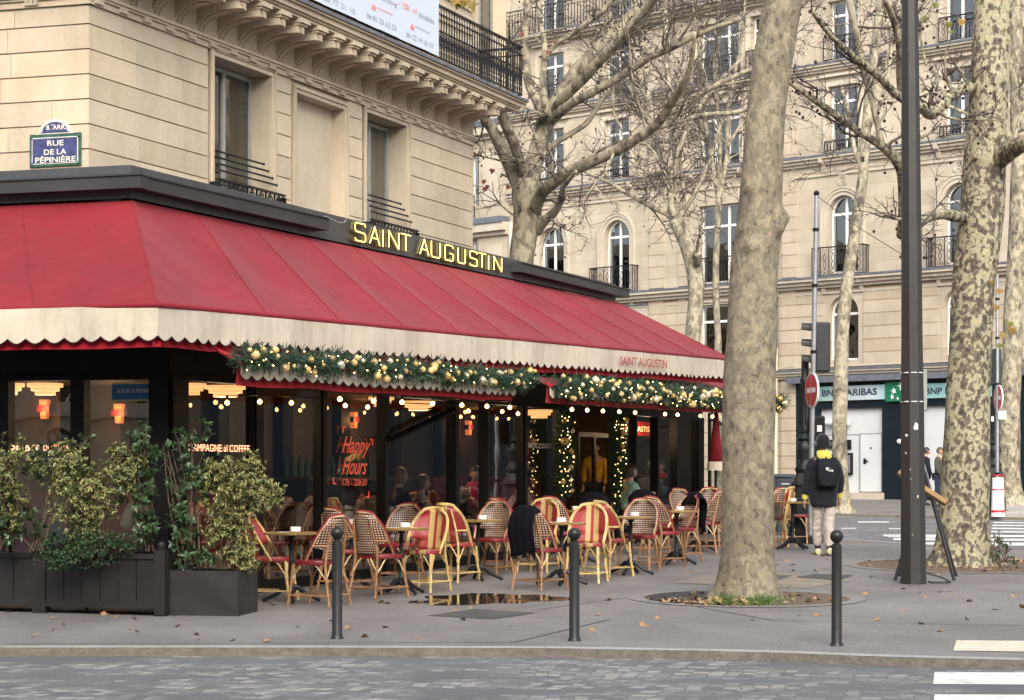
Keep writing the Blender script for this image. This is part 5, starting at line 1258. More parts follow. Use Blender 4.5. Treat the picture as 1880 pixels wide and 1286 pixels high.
# blankets
M['blanket']=cloth('black_wool_blanket',(.005,.005,.008),.3,.95,None,True,0,.1)
def blanket(ch,lab,w0=-.2,w1=.2,dn=.42,fr=.1,seed=0):
    r=random.Random(seed); mw=ch.matrix_basis if False else Matrix.Translation(ch.location)@Matrix.Rotation(ch.rotation_euler.z,4,'Z')
    m=MB(); NX=12; prof=[]
    for i in range(8): prof.append((backy(.9)+.055-.01*i/7,.92-fr*(1-i/7)))
    prof+= [(backy(.92)+.03,.945),(backy(.92)-.01,.952),(backy(.92)-.04,.935)]
    for i in range(10): prof.append((backy(.9)-.052-.02*math.sin(i*.6)-.01*i/9,.91-dn*i/9))
    vs=[]
    for j,(yy,zz) in enumerate(prof):
        for i in range(NX+1):
            x=w0+(w1-w0)*i/NX; drop=-.10*max(0,abs(x)-.09)/.13 if True else 0
            fold=.012*math.sin(i*1.9+seed)*(1 if j>10 else .3); vs.append(mw@V((x+.01*math.sin(j*.7+seed),yy+fold+(.03*abs(x)/.2 if j>10 else .04*abs(x)/.2),zz+drop*(1 if 5<j<13 else .7)+(0.02*math.sin(i*.8+seed) if j>18 else 0))))
    m.add(vs,[(j*(NX+1)+i,j*(NX+1)+i+1,(j+1)*(NX+1)+i+1,(j+1)*(NX+1)+i) for j in range(len(prof)-1) for i in range(NX)])
    o=m.build('blanket',M['blanket'],None,'all'); s_=o.modifiers.new('thick','SOLIDIFY'); s_.thickness=.014; tag(o,lab,'blanket'); return o
blanket(placed[9],'black wool blanket hanging far down a checkered chair back near the middle bollard',-.2,.16,.5,.08,1)
blanket(placed[13],'small black blanket folded on the corner of a yellow cane chair',-.2,-.02,.3,.3,2)
blanket(placed[16],'black blanket covering the chair back right of the sixth table',-.2,.19,.45,.12,3)
blanket(placed[19],'black blanket wrapped on the chair nearest the doorway garland',-.21,.21,.4,.2,4)
blanket(placed[20],'black blanket on the rear chair left of the glass corner post',-.21,.21,.35,.2,5)
# ================================================================ PLANTERS AND SHRUBS
M['planter']=plain('grey_brown_painted_wood',(.014,.012,.011),.55,0,.35,3,.15,.004,.35); M['soil']=plain('dark_soil',(.03,.022,.015),.95,0,.3,10,.5)
def planter(s0,s1,lab):
    pl=GLL; p0,p1=.85,1.4; z=gz(21.3); t=thing('wooden_planter',lab,'planter',tuple(pl.pt((s0+s1)/2,z,p1)))
    zt=GLL.px(180,1020,1.4)[1]; n=6
    for k in range(n):
        a=s0+(s1-s0)*k/n; m=MB(); m.pbox(pl,a+.003,s0+(s1-s0)*(k+1)/n-.003,z+.13,zt-.03,p1-.03,p1-.004*(k%2)); m.build('front_board',M['planter'],t)
    m=MB(); m.pbox(pl,s0,s1,zt-.03,zt+.02,p1-.05,p1+.015); m.pbox(pl,s0,s1,z+.07,z+.13,p1-.05,p1+.012); m.build('rail',M['planter'],t)
    m=MB(); m.pbox(pl,s0,s1,z+.1,zt,p0,p0+.03); m.pbox(pl,s0,s0+.02,z+.1,zt,p0,p1-.03); m.pbox(pl,s1-.02,s1,z+.1,zt,p0,p1-.03); m.build('box',M['planter'],t)
    m=MB(); m.pbox(pl,s0,s1,zt-.2,zt-.06,p0+.03,p1-.05); m.build('soil',M['soil'],t)
    for s in (s0-.055,s1+.055):
        m=MB(); m.pbox(pl,s-.055,s+.055,z,zt+.05,p1-.09,p1+.02); m.build('post',M['planter'],t,bev=.006)
        m=MB(); m.lathe(pl.pt(s,zt+.05,p1-.035),[(.05,0),(.055,.012),(.03,.02),(.045,.05),(.035,.08),(.0,.095)],10); m.build('finial',M['planter'],t,True)
    return t
sx=lambda x: GLL.s(x,1.4)
planter(sx(84),sx(284),'slatted wooden planter with two posts, left of the grey box planter'); planter(sx(-150),sx(60),'slatted wooden planter cut by the left frame edge')
bxp=thing('box_planter','plain dark grey box planter holding a variegated shrub at the terrace corner','planter',tuple(at(437,1132)))
fl_=at(297,1130); fr2=at(437,1132); br2=at(473,1123); fl_.z=fr2.z=gz(21)-.005; ht=.445; bk=br2-fr2; bk.z=0; fx=fr2-fl_
m=MB(); th=.025
m.par(fl_,fx,bk.normalized()*th,Z*ht); m.par(fl_+bk,fx,-bk.normalized()*th,Z*ht); m.par(fl_+bk.normalized()*(th+.001),fx.normalized()*th,bk-bk.normalized()*(2*th+.002),Z*ht); m.par(fr2+bk.normalized()*(th+.001),-fx.normalized()*th,bk-bk.normalized()*(2*th+.002),Z*ht)
M['boxgrey']=plain('scuffed_grey_board',(.022,.021,.021),.55,0,.4,3,.15,.004,.35); m.build('box',M['boxgrey'],bxp)
m=MB(); m.par(fl_+fx*.04+bk*.05+Z*.36,fx*.92,bk*.9,Z*.02); m.build('soil',M['soil'],bxp)
M['vleaf']=leafmat('variegated_leaf',(.03,.062,.018),(.055,.10,.028),(.50,.42,.15),.60,.4); M['dleaf']=leafmat('glossy_dark_leaf',(.018,.042,.016),(.05,.095,.036),None,.6,.35); M['bleaf']=leafmat('small_box_leaf',(.012,.035,.012),(.03,.075,.022),None,.6,.4)
M['stem']=plain('brown_stem',(.09,.06,.04),.8,0,.3,12,.2)
def leaf(mb,q,d,up,l,w,tt):
    d=d.normalized(); s=d.cross(up); 
    if s.length<1e-4: s=d.orthogonal()
    s.normalize(); u=s.cross(d).normalized()
    mid=q+d*l*.5; tip=q+d*l-u*l*.12
    mb.add([q,mid+s*w+u*w*.45,tip,mid-s*w+u*w*.45,q+d*l*.28,q+d*l*.7-u*l*.02],[(0,4,1),(4,5,1),(5,2,1),(0,3,4),(4,3,5),(5,3,2)],[(0,tt),(1,tt),(1,tt),(-1,tt),(0,tt),(.25,tt)])
def shrub(lab,cat,blobs,nro,ll,lw,mat,seed,root,per=7,stems=9,name='shrub',up=.35):
    """blobs: centre, radii; rosettes of leaves on twigs through the volume, denser to the outside"""
    r=random.Random(seed); t=thing(name,lab,cat,tuple(root)); m=MB(); st=MB()
    tot=sum(b[1].x*b[1].z for b in blobs)
    for c,rd_ in blobs:
        n=int(nro*rd_.x*rd_.z/tot)
        for _ in range(n):
            e=V((r.gauss(0,1),r.gauss(0,1),r.gauss(0,1))).normalized(); k=r.random()**.45
            if noise.noise(V((c.x,c.y,c.z))+e*1.6+V((seed,0,0)))<-.22 and k>.55: continue
            k*=1+.22*noise.noise(e*2.2+V((seed*3,1,0)))
            q=c+V((e.x*rd_.x*k,e.y*rd_.y*k,e.z*rd_.z*k)); ax=(e+V((0,0,up))+V((r.gauss(0,.3),r.gauss(0,.3),r.gauss(0,.3)))).normalized(); o1=ax.orthogonal().normalized(); o2=ax.cross(o1); tt=r.random()
            if r.random()<.25: st.tube([q-ax*ll*2.2,q],.0025,3,False)
            for i in range(per):
                a=i*2.4+r.random(); f=r.uniform(.25,1); d=(ax*(.45+.3*r.random())+(o1*math.cos(a)+o2*math.sin(a))*f+V((0,0,-.15))).normalized(); leaf(m,q-ax*ll*.25*i/per*2,d,ax,ll*r.uniform(.7,1.15),lw*r.uniform(.8,1.15),min(1,max(0,tt+r.uniform(-.25,.25))))
    for i in range(stems):
        c,rd_=r.choice(blobs); tgt=c+V((r.uniform(-.7,.7)*rd_.x,r.uniform(-.7,.7)*rd_.y,r.uniform(-.2,.6)*rd_.z)); a=root+V((r.uniform(-.1,.1),r.uniform(-.06,.06),0)); mid=a.lerp(tgt,.5)+V((r.uniform(-.06,.06),r.uniform(-.04,.04),.05)); st.tube([a,mid,tgt],[.011,.008,.004],5,False)
    m.build('foliage',M[mat],t); st.build('stems',M['stem'],t,True); return t
def PG(x,y,D): return P(x,y,D)
def bl(x,y,D,rx,rz,ry=None): k=D/F; return (P(x,y,D),V((rx*k,(ry or rx*k*.8) if ry is None else ry,rz*k)))
D0=21.25
zs0=gz(21.2)
shrub('large variegated yellow edged shrub in the slatted planter','shrub',[bl(165,900,D0,88,60,.25),bl(120,850,D0,50,45,.22),bl(225,860,D0,50,50,.2),bl(150,950,D0,60,40,.22)],900,.045,.0125,'vleaf',31,P(185,1012,D0+.1))
shrub('variegated yellow edged shrub cut by the left frame edge','shrub',[bl(15,850,D0,55,65,.25),bl(-40,900,D0,60,80,.25),bl(25,930,D0,35,50,.2)],420,.045,.0125,'vleaf',32,P(10,1012,D0+.1))
shrub('low dark green bush spilling over the slatted planter','shrub',[bl(150,1005,D0-.12,85,38,.26),bl(105,1025,D0-.2,42,26,.16),bl(215,1000,D0-.05,45,25,.2)],1300,.026,.0075,'bleaf',33,P(150,1015,D0+.05),6)
shrub('tall dark leafy laurel stems rising at the right end of the slatted planter','shrub',[bl(262,830,D0,36,48,.18),bl(250,900,D0,45,55,.2),bl(270,965,D0,28,40,.15),bl(262,790,D0,16,16,.07)],125,.085,.02,'dleaf',34,P(268,1012,D0+.1),6,12,up=.8)
shrub('dark leafy laurel behind the variegated shrub, over the plat du jour lettering','shrub',[bl(70,850,D0+.25,70,35,.15),bl(20,960,D0+.1,60,50,.2),bl(150,810,D0+.2,30,14,.1)],170,.08,.019,'dleaf',35,P(60,1012,D0+.15),6,8,up=.8)
D1_=21.35
shrub('big variegated yellow edged shrub in the grey box planter','shrub',[bl(435,905,D1_,68,55,.28),bl(420,970,D1_,52,60,.25),bl(485,905,D1_-.1,48,35,.2),bl(400,870,D1_,45,38,.22),bl(462,850,D1_,28,26,.15),bl(445,1020,D1_,35,35,.2)],1150,.046,.0125,'vleaf',36,P(415,1045,D1_))
shrub('dark green laurel on the left side of the grey box planter','shrub',[bl(345,880,D1_,42,65,.22),bl(335,960,D1_,36,60,.2),bl(350,1020,D1_-.05,50,28,.22),bl(340,810,D1_,30,30,.12),bl(375,790,D1_+.05,18,22,.1),bl(310,830,D1_,16,22,.1)],230,.072,.018,'dleaf',37,P(350,1045,D1_),6,12,up=.8)
# hanging dry strands
# ================================================================ PLANE TREES
def barkmat(name,light,mid,dark,scale,t1,t2,t3,streak=.6,greenish=0):
    m,t,b,o=mk(name); co=ocoords(t,(1,1,streak)); n0=N(t,'TexNoise'); n0.inputs['Scale'].default_value=scale*.6; n0.inputs['Detail'].default_value=2; t.links.new(co,n0.inputs['Vector'])
    ad=N(t,'VectorMath',operation='MULTIPLY_ADD'); t.links.new(n0.outputs['Color'],ad.inputs[0]); ad.inputs[1].default_value=(.28/scale*4,)*3; t.links.new(co,ad.inputs[2])
    A=nz(t,ad.outputs[0],scale,2.5,.5); B=nz(t,ad.outputs[0],scale*1.7,2,.5); big=nz(t,co,scale*.22,3,.6)
    s=N(t,'Math',operation='MULTIPLY_ADD'); s.inputs[1].default_value=.55; t.links.new(big,s.inputs[0]); t.links.new(A,s.inputs[2])
    r=ramp(t,[(0,dark),(t1,mid),(t2,light),(t3,[x*.82 for x in light])],'CONSTANT'); t.links.new(s.outputs[0],r.inputs[0])
    r2=ramp(t,[(.2,(.62,.58,.52)),(.45,(1,1,1)),(.65,(1.25,1.2,1.05))],'LINEAR'); t.links.new(B,r2.inputs[0]); col=mixc(t,1,r.outputs[0],r2.outputs[0],'MULTIPLY')
    fine=ramp(t,[(.3,(.8,.8,.8)),(.7,(1.12,1.12,1.12))]); t.links.new(nz(t,co,scale*9,4,.7),fine.inputs[0]); col=mixc(t,.8,col,fine.outputs[0],'MULTIPLY')
    t.links.new(col,b.inputs['Base Color']); b.inputs['Roughness'].default_value=.8; b.inputs['Specular IOR Level'].default_value=.3
    h=N(t,'Math',operation='MULTIPLY_ADD'); h.inputs[1].default_value=.25; t.links.new(nz(t,co,scale*7,5,.7),h.inputs[0]); sr=ramp(t,[(t1-.02,.0),(t1,.3),(t2-.01,.35),(t2,.05)]); t.links.new(s.outputs[0],sr.inputs[0]); rgb=N(t,'RGBToBW'); t.links.new(sr.outputs[0],rgb.inputs[0]); t.links.new(rgb.outputs[0],h.inputs[2])
    bump(t,b,h.outputs[0],.8,.03); return m
M['barkA']=barkmat('plane_bark_buff',(.235,.208,.15),(.175,.153,.112),(.11,.094,.074),11,.60,.80,.97,.7)
M['barkB']=barkmat('plane_bark_mottled',(.32,.30,.205),(.13,.113,.088),(.07,.06,.048),15,.66,.775,.95,.85)
M['barkC']=barkmat('plane_bark_distant',(.30,.275,.205),(.19,.17,.13),(.095,.082,.068),7,.65,.785,.95,.6)
M['twig']=plain('grey_brown_twig',(.075,.060,.052),.85,0,.3,6,0); M['seed']=plain('dark_seed_ball',(.035,.022,.016),.9,0,.2,20,0)
def smoothp(pts,rs,k=5):
    P_=[];Q=[];n=len(pts)
    for i in range(n-1):
        a,b,c,d=pts[max(i-1,0)],pts[i],pts[i+1],pts[min(i+2,n-1)]
        for j in range(k):
            t=j/k; P_.append(.5*((2*b)+(c-a)*t+(2*a-5*b+4*c-d)*t*t+(3*b-a-3*c+d)*t**3)); Q.append(rs[i]+(rs[i+1]-rs[i])*t)
    P_.append(pts[-1]); Q.append(rs[-1]); return P_,Q
def trunkmesh(mb,pts,rs,n=22,rough=.06,seed=0,base=None,burls=()):
    """organic limb: noise on the radius, buttress roots near the base, burls"""
    V0=len(mb.v); m=len(pts); rings=[]; up=None
    for i,p in enumerate(pts):
        t=(pts[min(i+1,m-1)]-pts[max(i-1,0)]).normalized()
        if up is None: up=V((0,1,0)) if abs(t.z)>.5 else V((0,0,1))
        x=t.cross(up).normalized(); y=x.cross(t).normalized(); up=y; rg=[]
        for k in range(n):
            a=2*PI*k/n; d=x*math.cos(a)+y*math.sin(a); r=rs[i]
            r*=1+rough*noise.noise(V((d.x*1.6+seed,d.y*1.6,p.z*1.1)))*1.6+rough*.6*noise.noise(V((d.x*4+seed,d.y*4,p.z*3.5)))
            if base is not None:
                h=max(0,p.z-base[0]); f=math.exp(-h/base[1]); r*=1+f*(.38+.6*abs(noise.noise(V((d.x*1.7+seed,d.y*1.7,.3))))*2); r*=1+f*.12*math.cos(a*5+seed)
            q=p+d*r
            for bc,br,bh in burls:
                e=(q-bc).length
                if e<br*2: q+=d*bh*math.exp(-(e/br)**2*1.6)
            rg.append(q)
        rings.append(rg)
    mb.loft(rings,True)
def rbranch(mb,tw,sd_,q,d,L,r,lev,rnd,grav=0,balls=None):
    n=5 if lev>0 else 4; pts=[q]; dd=d.normalized(); c=q
    for i in range(n):
        dd=(dd+V((rnd.gauss(0,.22),rnd.gauss(0,.22),rnd.gauss(0,.2)+grav))).normalized(); c=c+dd*L/n; pts.append(c)
    rs=[r*(1-.75*i/n)+.0015 for i in range(n+1)]
    (mb if r>.02 else tw).tube(pts,rs,5 if r>.02 else 3,False)
    if lev>0:
        k=int(3+rnd.random()*4+L*1.6)
        for j in range(k):
            f=rnd.uniform(.15,1); i=min(int(f*n),n-1); p=pts[i].lerp(pts[i+1],f*n-i); e=V((rnd.gauss(0,1),rnd.gauss(0,1),rnd.gauss(0,1)+.2)).normalized(); nd=((pts[i+1]-pts[i]).normalized()*.7+e).normalized()
            rbranch(mb,tw,sd_,p,nd,L*rnd.uniform(.3,.55),max(.0035,rs[i]*.55),lev-1,rnd,grav*.5-.02)
    elif rnd.random()<.16:
        e=pts[-1]; l=e+V((rnd.gauss(0,.02),rnd.gauss(0,.02),-.14)); tw.tube([e,l],.0015,3,False); sd_.append(l)
def tree(lab,trunk,limbs,bark,D,seed,spawn=26,lmin=.9,lmax=2.4,base=None,burls=(),n=22,lev=2,cut=None,rough=.06,group=None,yspread=.5,lsc=1):
    """trunk: [(x,y,r_px)], limbs: list of paths with a radius in pixels; D distance (or per point 4th value)"""
    rnd=random.Random(seed); k=D/F
    def cv_(path,dz=0,kk=5):
        pts=[P(q[0],q[1],(q[3] if len(q)>3 else D)+dz*i) for i,q in enumerate(path)]; return smoothp(pts,[q[2]*k for q in path],kk)
    T,R_=cv_(trunk,0,12 if D<35 else 5); b0_=T[0]; t=thing('plane_tree',lab,'tree',(b0_.x,b0_.y,gz(b0_.y)),group)
    m=MB(); trunkmesh(m,T,R_,n,rough,seed,base,burls); m.build('trunk',M[bark],t,'all')
    tw=MB(); seeds=[]
    li=MB()
    for path in limbs:
        dz=rnd.uniform(-yspread,yspread)
        Lp,Lr=cv_(path,dz); Lr=[q*lsc for q in Lr]; lm=MB(); trunkmesh(lm,Lp,Lr,12,rough*1.2,seed+1); lm.build('limb',M[bark if path[0][2]>5 else 'barkC'],t,'all')
        L=sum((Lp[i+1]-Lp[i]).length for i in range(len(Lp)-1))
        for _ in range(int(spawn*L/5)):
            f=rnd.random()**.7*(len(Lp)-1); i=min(int(f),len(Lp)-2); q=Lp[i].lerp(Lp[i+1],f-i); e=V((rnd.gauss(0,1),rnd.gauss(0,.9),rnd.gauss(0,.9)+.25)).normalized(); d=((Lp[i+1]-Lp[i]).normalized()*.5+e)
            rbranch(li,tw,seeds,q,d,rnd.uniform(lmin,lmax),max(.010,min(Lr[i]*.4,.03)),lev,rnd,.02)
    if li.v: li.build('branches',M['barkC'],t,'all')
    if tw.v: o=tw.build('twigs',M['twig'],t,'all'); tag(o,kind='stuff')
    if seeds:
        sm=MB(); 
        for q in seeds: sm.sph(q,.022,5,4)
        o=sm.build('seed_balls',M['seed'],t,'all'); tag(o,kind='stuff')
    return t
def bp(x,y,D): return P(x,y,D)
# near tree: a single tall leaning trunk
kA=23.4
tree('near buff barked plane tree trunk leaning right, in the ringed tree pit',[(1371,1100,44),(1372,1075,44),(1372,1040,45.5),(1373,980,46),(1374,900,47),(1375,800,48),(1376,700,48),(1380,600,46),(1384,500,43),(1392,430,42),(1396,360,39),(1400,290,37),(1406,200,35.5),(1420,100,36),(1438,0,36),(1455,-100,34),(1470,-240,32)],
 [],'barkA',kA,5,0,base=(gz(kA)-.02,.22),burls=((bp(1434,400,kA-.08),.13,.10),(bp(1380,345,kA-.25),.09,.09),(bp(1378,452,kA-.25),.08,.08),(bp(1425,418,kA-.12),.10,.07),(bp(1362,225,kA-.05),.06,.06),(bp(1400,690,kA-.25),.04,.03)),n=30,rough=.035)
kB=29.3
tree('big right hand plane tree with boldly mottled bark and gnarled side branches',[(1766,1045,38),(1766,1025,41),(1767,985,44),(1770,930,45),(1773,850,44),(1776,760,41),(1780,677,38.5),(1784,600,38.5),(1788,513,38.5),(1800,430,40),(1806,373,40),(1808,300,38),(1812,233,36),(1818,120,35),(1824,0,34),(1832,-120,32),(1838,-260,28)],
 [[(1775,395,13),(1757,398,11),(1733,393,10),(1705,399,9.5),(1688,413,7),(1684,420,4)],
  [(1690,402,6),(1666,420,9),(1654,432,8),(1657,400,8),(1657,340,9),(1650,301,10),(1621,270,8),(1584,247,6),(1537,214,6.5),(1500,187,6),(1453,154,4),(1420,120,3)],
  [(1621,268,5),(1610,225,6),(1602,187,6),(1590,140,6),(1579,93,6),(1570,50,6),(1560,10,6),(1545,-60,5)],
  [(1790,155,13),(1772,163,11),(1747,174,10),(1712,210,9.5),(1690,198,8),(1649,177,7),(1612,140,7),(1565,103,6),(1520,60,4),(1490,20,3)],
  [(1651,180,4),(1652,130,7),(1652,93,6.5),(1642,40,6),(1625,0,5)],
  [(1825,300,20),(1845,284,17),(1870,268,15),(1910,250,13)],
  [(1852,190,4),(1845,230,8),(1860,270,7)],
  [(1700,120,2),(1690,60,3),(1700,0,3)]],'barkB',kB,8,11,.5,1.3,base=(gz(kB)-.03,.22),burls=((bp(1795,290,kB-.25),.09,.08),(bp(1828,140,kB-.2),.09,.08),(bp(1766,320,kB-.2),.08,.07),(bp(1806,762,kB-.3),.05,.05)),n=32,rough=.045)
tree('forked plane tree with pale spreading limbs rising behind the cafe roof',[(962,720,24),(962,600,24),(959,520,23),(958,480,23),(964,430,23),(968,396,25),(966,360,26),(965,330,24)],
 [[(955,345,22),(944,322,20),(925,280,18),(904,238,14),(888,215,12),(868,170,11),(850,110,10),(840,40,9)],
  [(962,335,16),(955,300,14),(944,266,14),(925,219,13),(914,180,12),(905,120,10),(890,60,8)],
  [(970,345,26),(980,300,24),(992,261,23),(1006,214,22),(1012,190,18)],
  [(1004,215,18),(986,186,13),(970,149,12),(962,84,11),(967,28,10),(972,-40,9)],
  [(1001,200,11),(997,150,9),(1000,93,8),(992,40,7),(984,-30,6)],
  [(998,110,6),(1020,82,6),(1046,65,7),(1075,45,7),(1105,22,7),(1130,-10,6)],
  [(1008,212,22),(1022,186,18),(1046,149,19),(1084,105,18),(1121,70,17),(1165,25,16),(1210,-20,14)],
  [(1016,208,14),(1036,178,14),(1075,140,14),(1112,100,13),(1150,60,12),(1188,15,11),(1220,-30,10)],
  [(1012,222,14),(1030,205,13),(1056,187,11),(1102,163,10),(1149,135,10),(1190,108,9),(1234,88,8),(1290,60,7),(1360,35,5)],
  [(978,395,20),(992,360,16),(1010,340,15),(1046,314,15),(1102,290,14),(1158,261,13),(1205,229,11),(1235,185,10),(1250,160,8),(1268,120,6),(1275,60,5)],
  [(1190,238,8),(1230,228,7),(1290,212,7),(1340,208,6),(1380,200,5)],
  [(1215,215,8),(1255,195,8),(1300,165,7),(1350,140,6),(1400,120,4)],
  [(985,425,15),(1000,405,12),(1020,387,10),(1031,365,9),(1034,345,7),(1045,330,6),(1058,315,4)],
  [(995,290,8),(1022,262,8),(1050,245,7),(1079,224,7),(1107,182,6),(1145,150,5)],
  [(960,360,8),(940,330,5),(920,320,3)]],'barkC',42,11,9,.8,2.1,lsc=.72,n=20,rough=.06,lev=2)
tree('thin plane tree with a sawn stub, standing past the far end of the awning',[(1268,900,13),(1269,700,13),(1270,640,14),(1277,560,14),(1278,520,15),(1272,485,15),(1258,445,13),(1240,403,14)],
 [[(1274,495,13),(1280,478,12),(1281,464,11)],
  [(1240,410,12),(1232,373,9),(1228,326,9),(1214,290,9),(1204,250,9),(1194,200,8),(1184,117,8),(1176,60,7),(1166,0,6),(1160,-60,5)],
  [(1240,405,12),(1243,382,9),(1242,330,9),(1240,280,9),(1233,230,8),(1228,187,8),(1224,93,8),(1220,0,7),(1218,-60,6)],
  [(1243,405,9),(1249,396,6),(1262,378,6),(1276,355,5),(1294,317,5),(1306,285,4),(1320,240,4),(1340,190,3)],
  [(1248,400,7),(1255,380,5),(1253,330,4),(1249,290,3),(1262,240,3)],
  [(1238,405,8),(1224,394,6),(1196,380,6),(1158,360,5),(1121,337,5),(1084,320,4),(1055,305,3)],
  [(1222,300,6),(1205,245,6),(1170,190,6),(1150,140,5),(1130,80,5),(1120,20,4)],
  [(1240,290,6),(1262,240,6),(1290,190,6),(1320,150,5),(1360,110,4)]],'barkC',54,13,10,1.0,2.4,lsc=.75,n=14)
tree('slender plane tree at the kerb in front of the bank',[(1545,962,22),(1545,945,17),(1545,933,15),(1543,871,14),(1541,793,13.5),(1543,715,13.5),(1545,638,12.5),(1550,568,12),(1555,520,11.5),(1566,450,10.5),(1576,380,10),(1584,326,9.5),(1591,233,9),(1600,140,9),(1612,47,8),(1618,-20,7)],
 [[(1586,320,5),(1570,280,4),(1560,220,4),(1545,160,3)],[(1592,240,5),(1612,200,4),(1630,140,4),(1640,60,3)],[(1601,150,5),(1580,100,4),(1570,40,4),(1560,-20,3)]],'barkC',53.5,17,9,1,2.0,base=(gz(53.5),.2),n=16)
tree('mottled plane tree at the right frame edge beyond the crossing',[(1853,940,26),(1853,915,23),(1852,860,20),(1854,760,19),(1858,660,18),(1861,560,17),(1868,420,16),(1871,303,15),(1868,210,14),(1866,93,13),(1862,-20,12)],
 [[(1868,250,8),(1890,200,7),(1920,140,6)],[(1867,150,7),(1845,90,6),(1835,20,5)],[(1868,200,5),(1890,120,5),(1900,40,4)]],'barkC',56,19,9,1,2.0,base=(gz(56),.25),n=18)
for i,(x,D,sd_) in enumerate(((1318,60,5),)):
    k=sd_
    tree('bare plane tree standing %s in the far row'%('behind the thin tree with the stub',)[i],[(x,930,6),(x+3,700,6),(x-4,520,6),(x+2,360,6)],
     [[(x+2,370,7),(x-14,280,6),(x-30,180,5),(x-36,80,4),(x-50,-20,3)],[(x+2,370,7),(x+16,290,6),(x+22,180,6),(x+40,90,4),(x+52,-20,3)],[(x,380,6),(x+4,250,6),(x-6,130,5),(x+4,0,4)],[(x-20,260,4),(x-50,200,4),(x-80,150,3)],[(x+18,270,4),(x+50,220,4),(x+90,190,3)]],'barkC',D,40+i,12,1.1,2.4,lsc=.7,n=10)
# lingering leaves
M['oldleaf']=leafmat('old_plane_leaf',(.10,.13,.03),(.30,.17,.04),None,rough=.7); M['redleaf']=leafmat('rusty_leaf',(.11,.03,.02),(.2,.06,.03),None,rough=.7)
_pl=[(0,0),(.18,.1),(.5,.05),(.34,.26),(.55,.5),(.26,.5),(.0,.95),(-.26,.5),(-.55,.5),(-.34,.26),(-.5,.05),(-.18,.1)]
def planeleaf(mb,q,d,n,s,tt):
    d=d.normalized(); x=d.cross(n).normalized(); u=x.cross(d); c=len(_pl)
    mb.add([q+x*a*s+d*b*s+u*(abs(a)*.35-.15*b)*s for a,b in _pl]+[q+d*.35*s],[(i,(i+1)%c,c) for i in range(c)],[(a,tt) for a,b in _pl]+[(0,tt)])
lr=random.Random(4)
def hangleaves(pts,D,mat,lab,s,tname='hanging_leaves'):
    for x,y in pts:
        m=MB(); planeleaf(m,P(x,y,D),V((lr.uniform(-.6,.6),lr.uniform(-.3,.3),-1)),V((lr.uniform(-.5,.5),-1,.1)),s*lr.uniform(.7,1.2),lr.random()); o=m.build('leaf',M[mat]); tag(o,lab,'leaf','withered leaves still hanging in the plane trees')
lab='withered leaf still hanging from a bare plane tree twig'
hangleaves([(1633,20),(1742,40),(1746,55),(1694,30),(1766,34),(1720,5),(1840,610),(1858,600),(1835,630),(1822,515),(1836,530),(1856,590),(1830,560)],28.6,'oldleaf',lab,.11)
hangleaves([(892,345),(896,340),(887,330),(935,340),(915,222),(958,60),(1008,93),(1020,75),(960,100),(1100,105),(1126,160),(1147,118),(948,205),(905,310)],41.5,'redleaf',lab,.11)
hangleaves([(848,-4),(862,2),(840,-8),(856,-6)],17.5,'oldleaf',lab,.10)
# ---------------------------------------------------------------- tree pits
M['litter']=leafmat('leaf_litter',(.16,.085,.04),(.42,.27,.13),None,rough=.8); M['grass']=leafmat('grass_blade',(.03,.08,.012),(.10,.19,.03),None,rough=.6)
M['earth']=plain('brown_earth',(.11,.075,.05),.95,0,.3,8,.6,.01,.5,False); M['grate']=plain('wet_black_gravel',(.03,.028,.026),.5,0,.6,40,.8,.02,.5,False); M['granring']=plain('pale_granite_ring',(.20,.19,.175),.75,0,.14,20,.3,.004,.5,False)
def pit(c,r,lab,soil,name,grate=False,n=40,w=.17,nl=260,seed=1,mid=None):
    m=MB(); q=V((c.x,c.y,0)); 
    for k in range(n):
        a0=2*PI*k/n+.006; a1=2*PI*(k+1)/n-.006; v=[]
        for rr,a in ((r-w,a0),(r,a0),(r,a1),(r-w,a1)): p=q+V((rr*math.cos(a),rr*math.sin(a),0)); p.z=.02*p.y+.007; v.append(p)
        m.add(v,[(0,1,2,3)])
    tag(m.build(name+'_edging',M['granring']),kind='structure')
    m=MB(); v=[]
    for k in range(n): a=2*PI*k/n; p=q+V(((r-w)*math.cos(a),(r-w)*math.sin(a),0)); p.z=.02*p.y+.005; v.append(p)
    m.add(v,[tuple(range(n))]); tag(m.build(name,M[soil]),kind='structure')
    rnd=random.Random(seed); m=MB()
    for _ in range(nl):
        a=rnd.uniform(0,2*PI); rr=(r-w)*rnd.uniform(.3,1.0)
        if mid and rnd.random()<.75: p=V((mid[0].x+rnd.gauss(0,mid[1]),mid[0].y+rnd.gauss(0,mid[1]*.8),0))
        else: p=q+V((rr*math.cos(a),rr*math.sin(a),0))
        if (V((p.x,p.y,0))-q).length>r-w*.6: continue
        p.z=.02*p.y+.010+rnd.uniform(0,.02); planeleaf(m,p,V((rnd.gauss(0,1),rnd.gauss(0,1),rnd.gauss(0,.25))),V((rnd.gauss(0,.4),rnd.gauss(0,.4),1)),rnd.uniform(.04,.10),rnd.random())
    o=m.build('leaf_litter',M['litter']); tag(o,lab,'leaf litter',kind='stuff')
cA=V((P(1371,1100,kA).x,kA,0)); pit(cA,1.27,'brown leaf litter around the base of the near plane tree','earth','tree_pit',seed=3,nl=190,mid=(cA+V((-.62,-.72,0)),.32))
m=MB(); q=cA; v=[]
for k in range(22): a=PI*.62+PI*.78*k/21; p=q+V((1.08*math.cos(a),1.08*math.sin(a),0)); p.z=.02*p.y+.012; v.append(p)
m.add(v,[tuple(range(22))]); tag(m.build('tree_pit_gravel',M['grate']),kind='structure')
cB=V((P(1790,1040,kB).x,kB,0)); pit(cB,1.75,'brown leaf litter around the base of the mottled plane tree','earth','tree_pit_far',seed=5,nl=120)
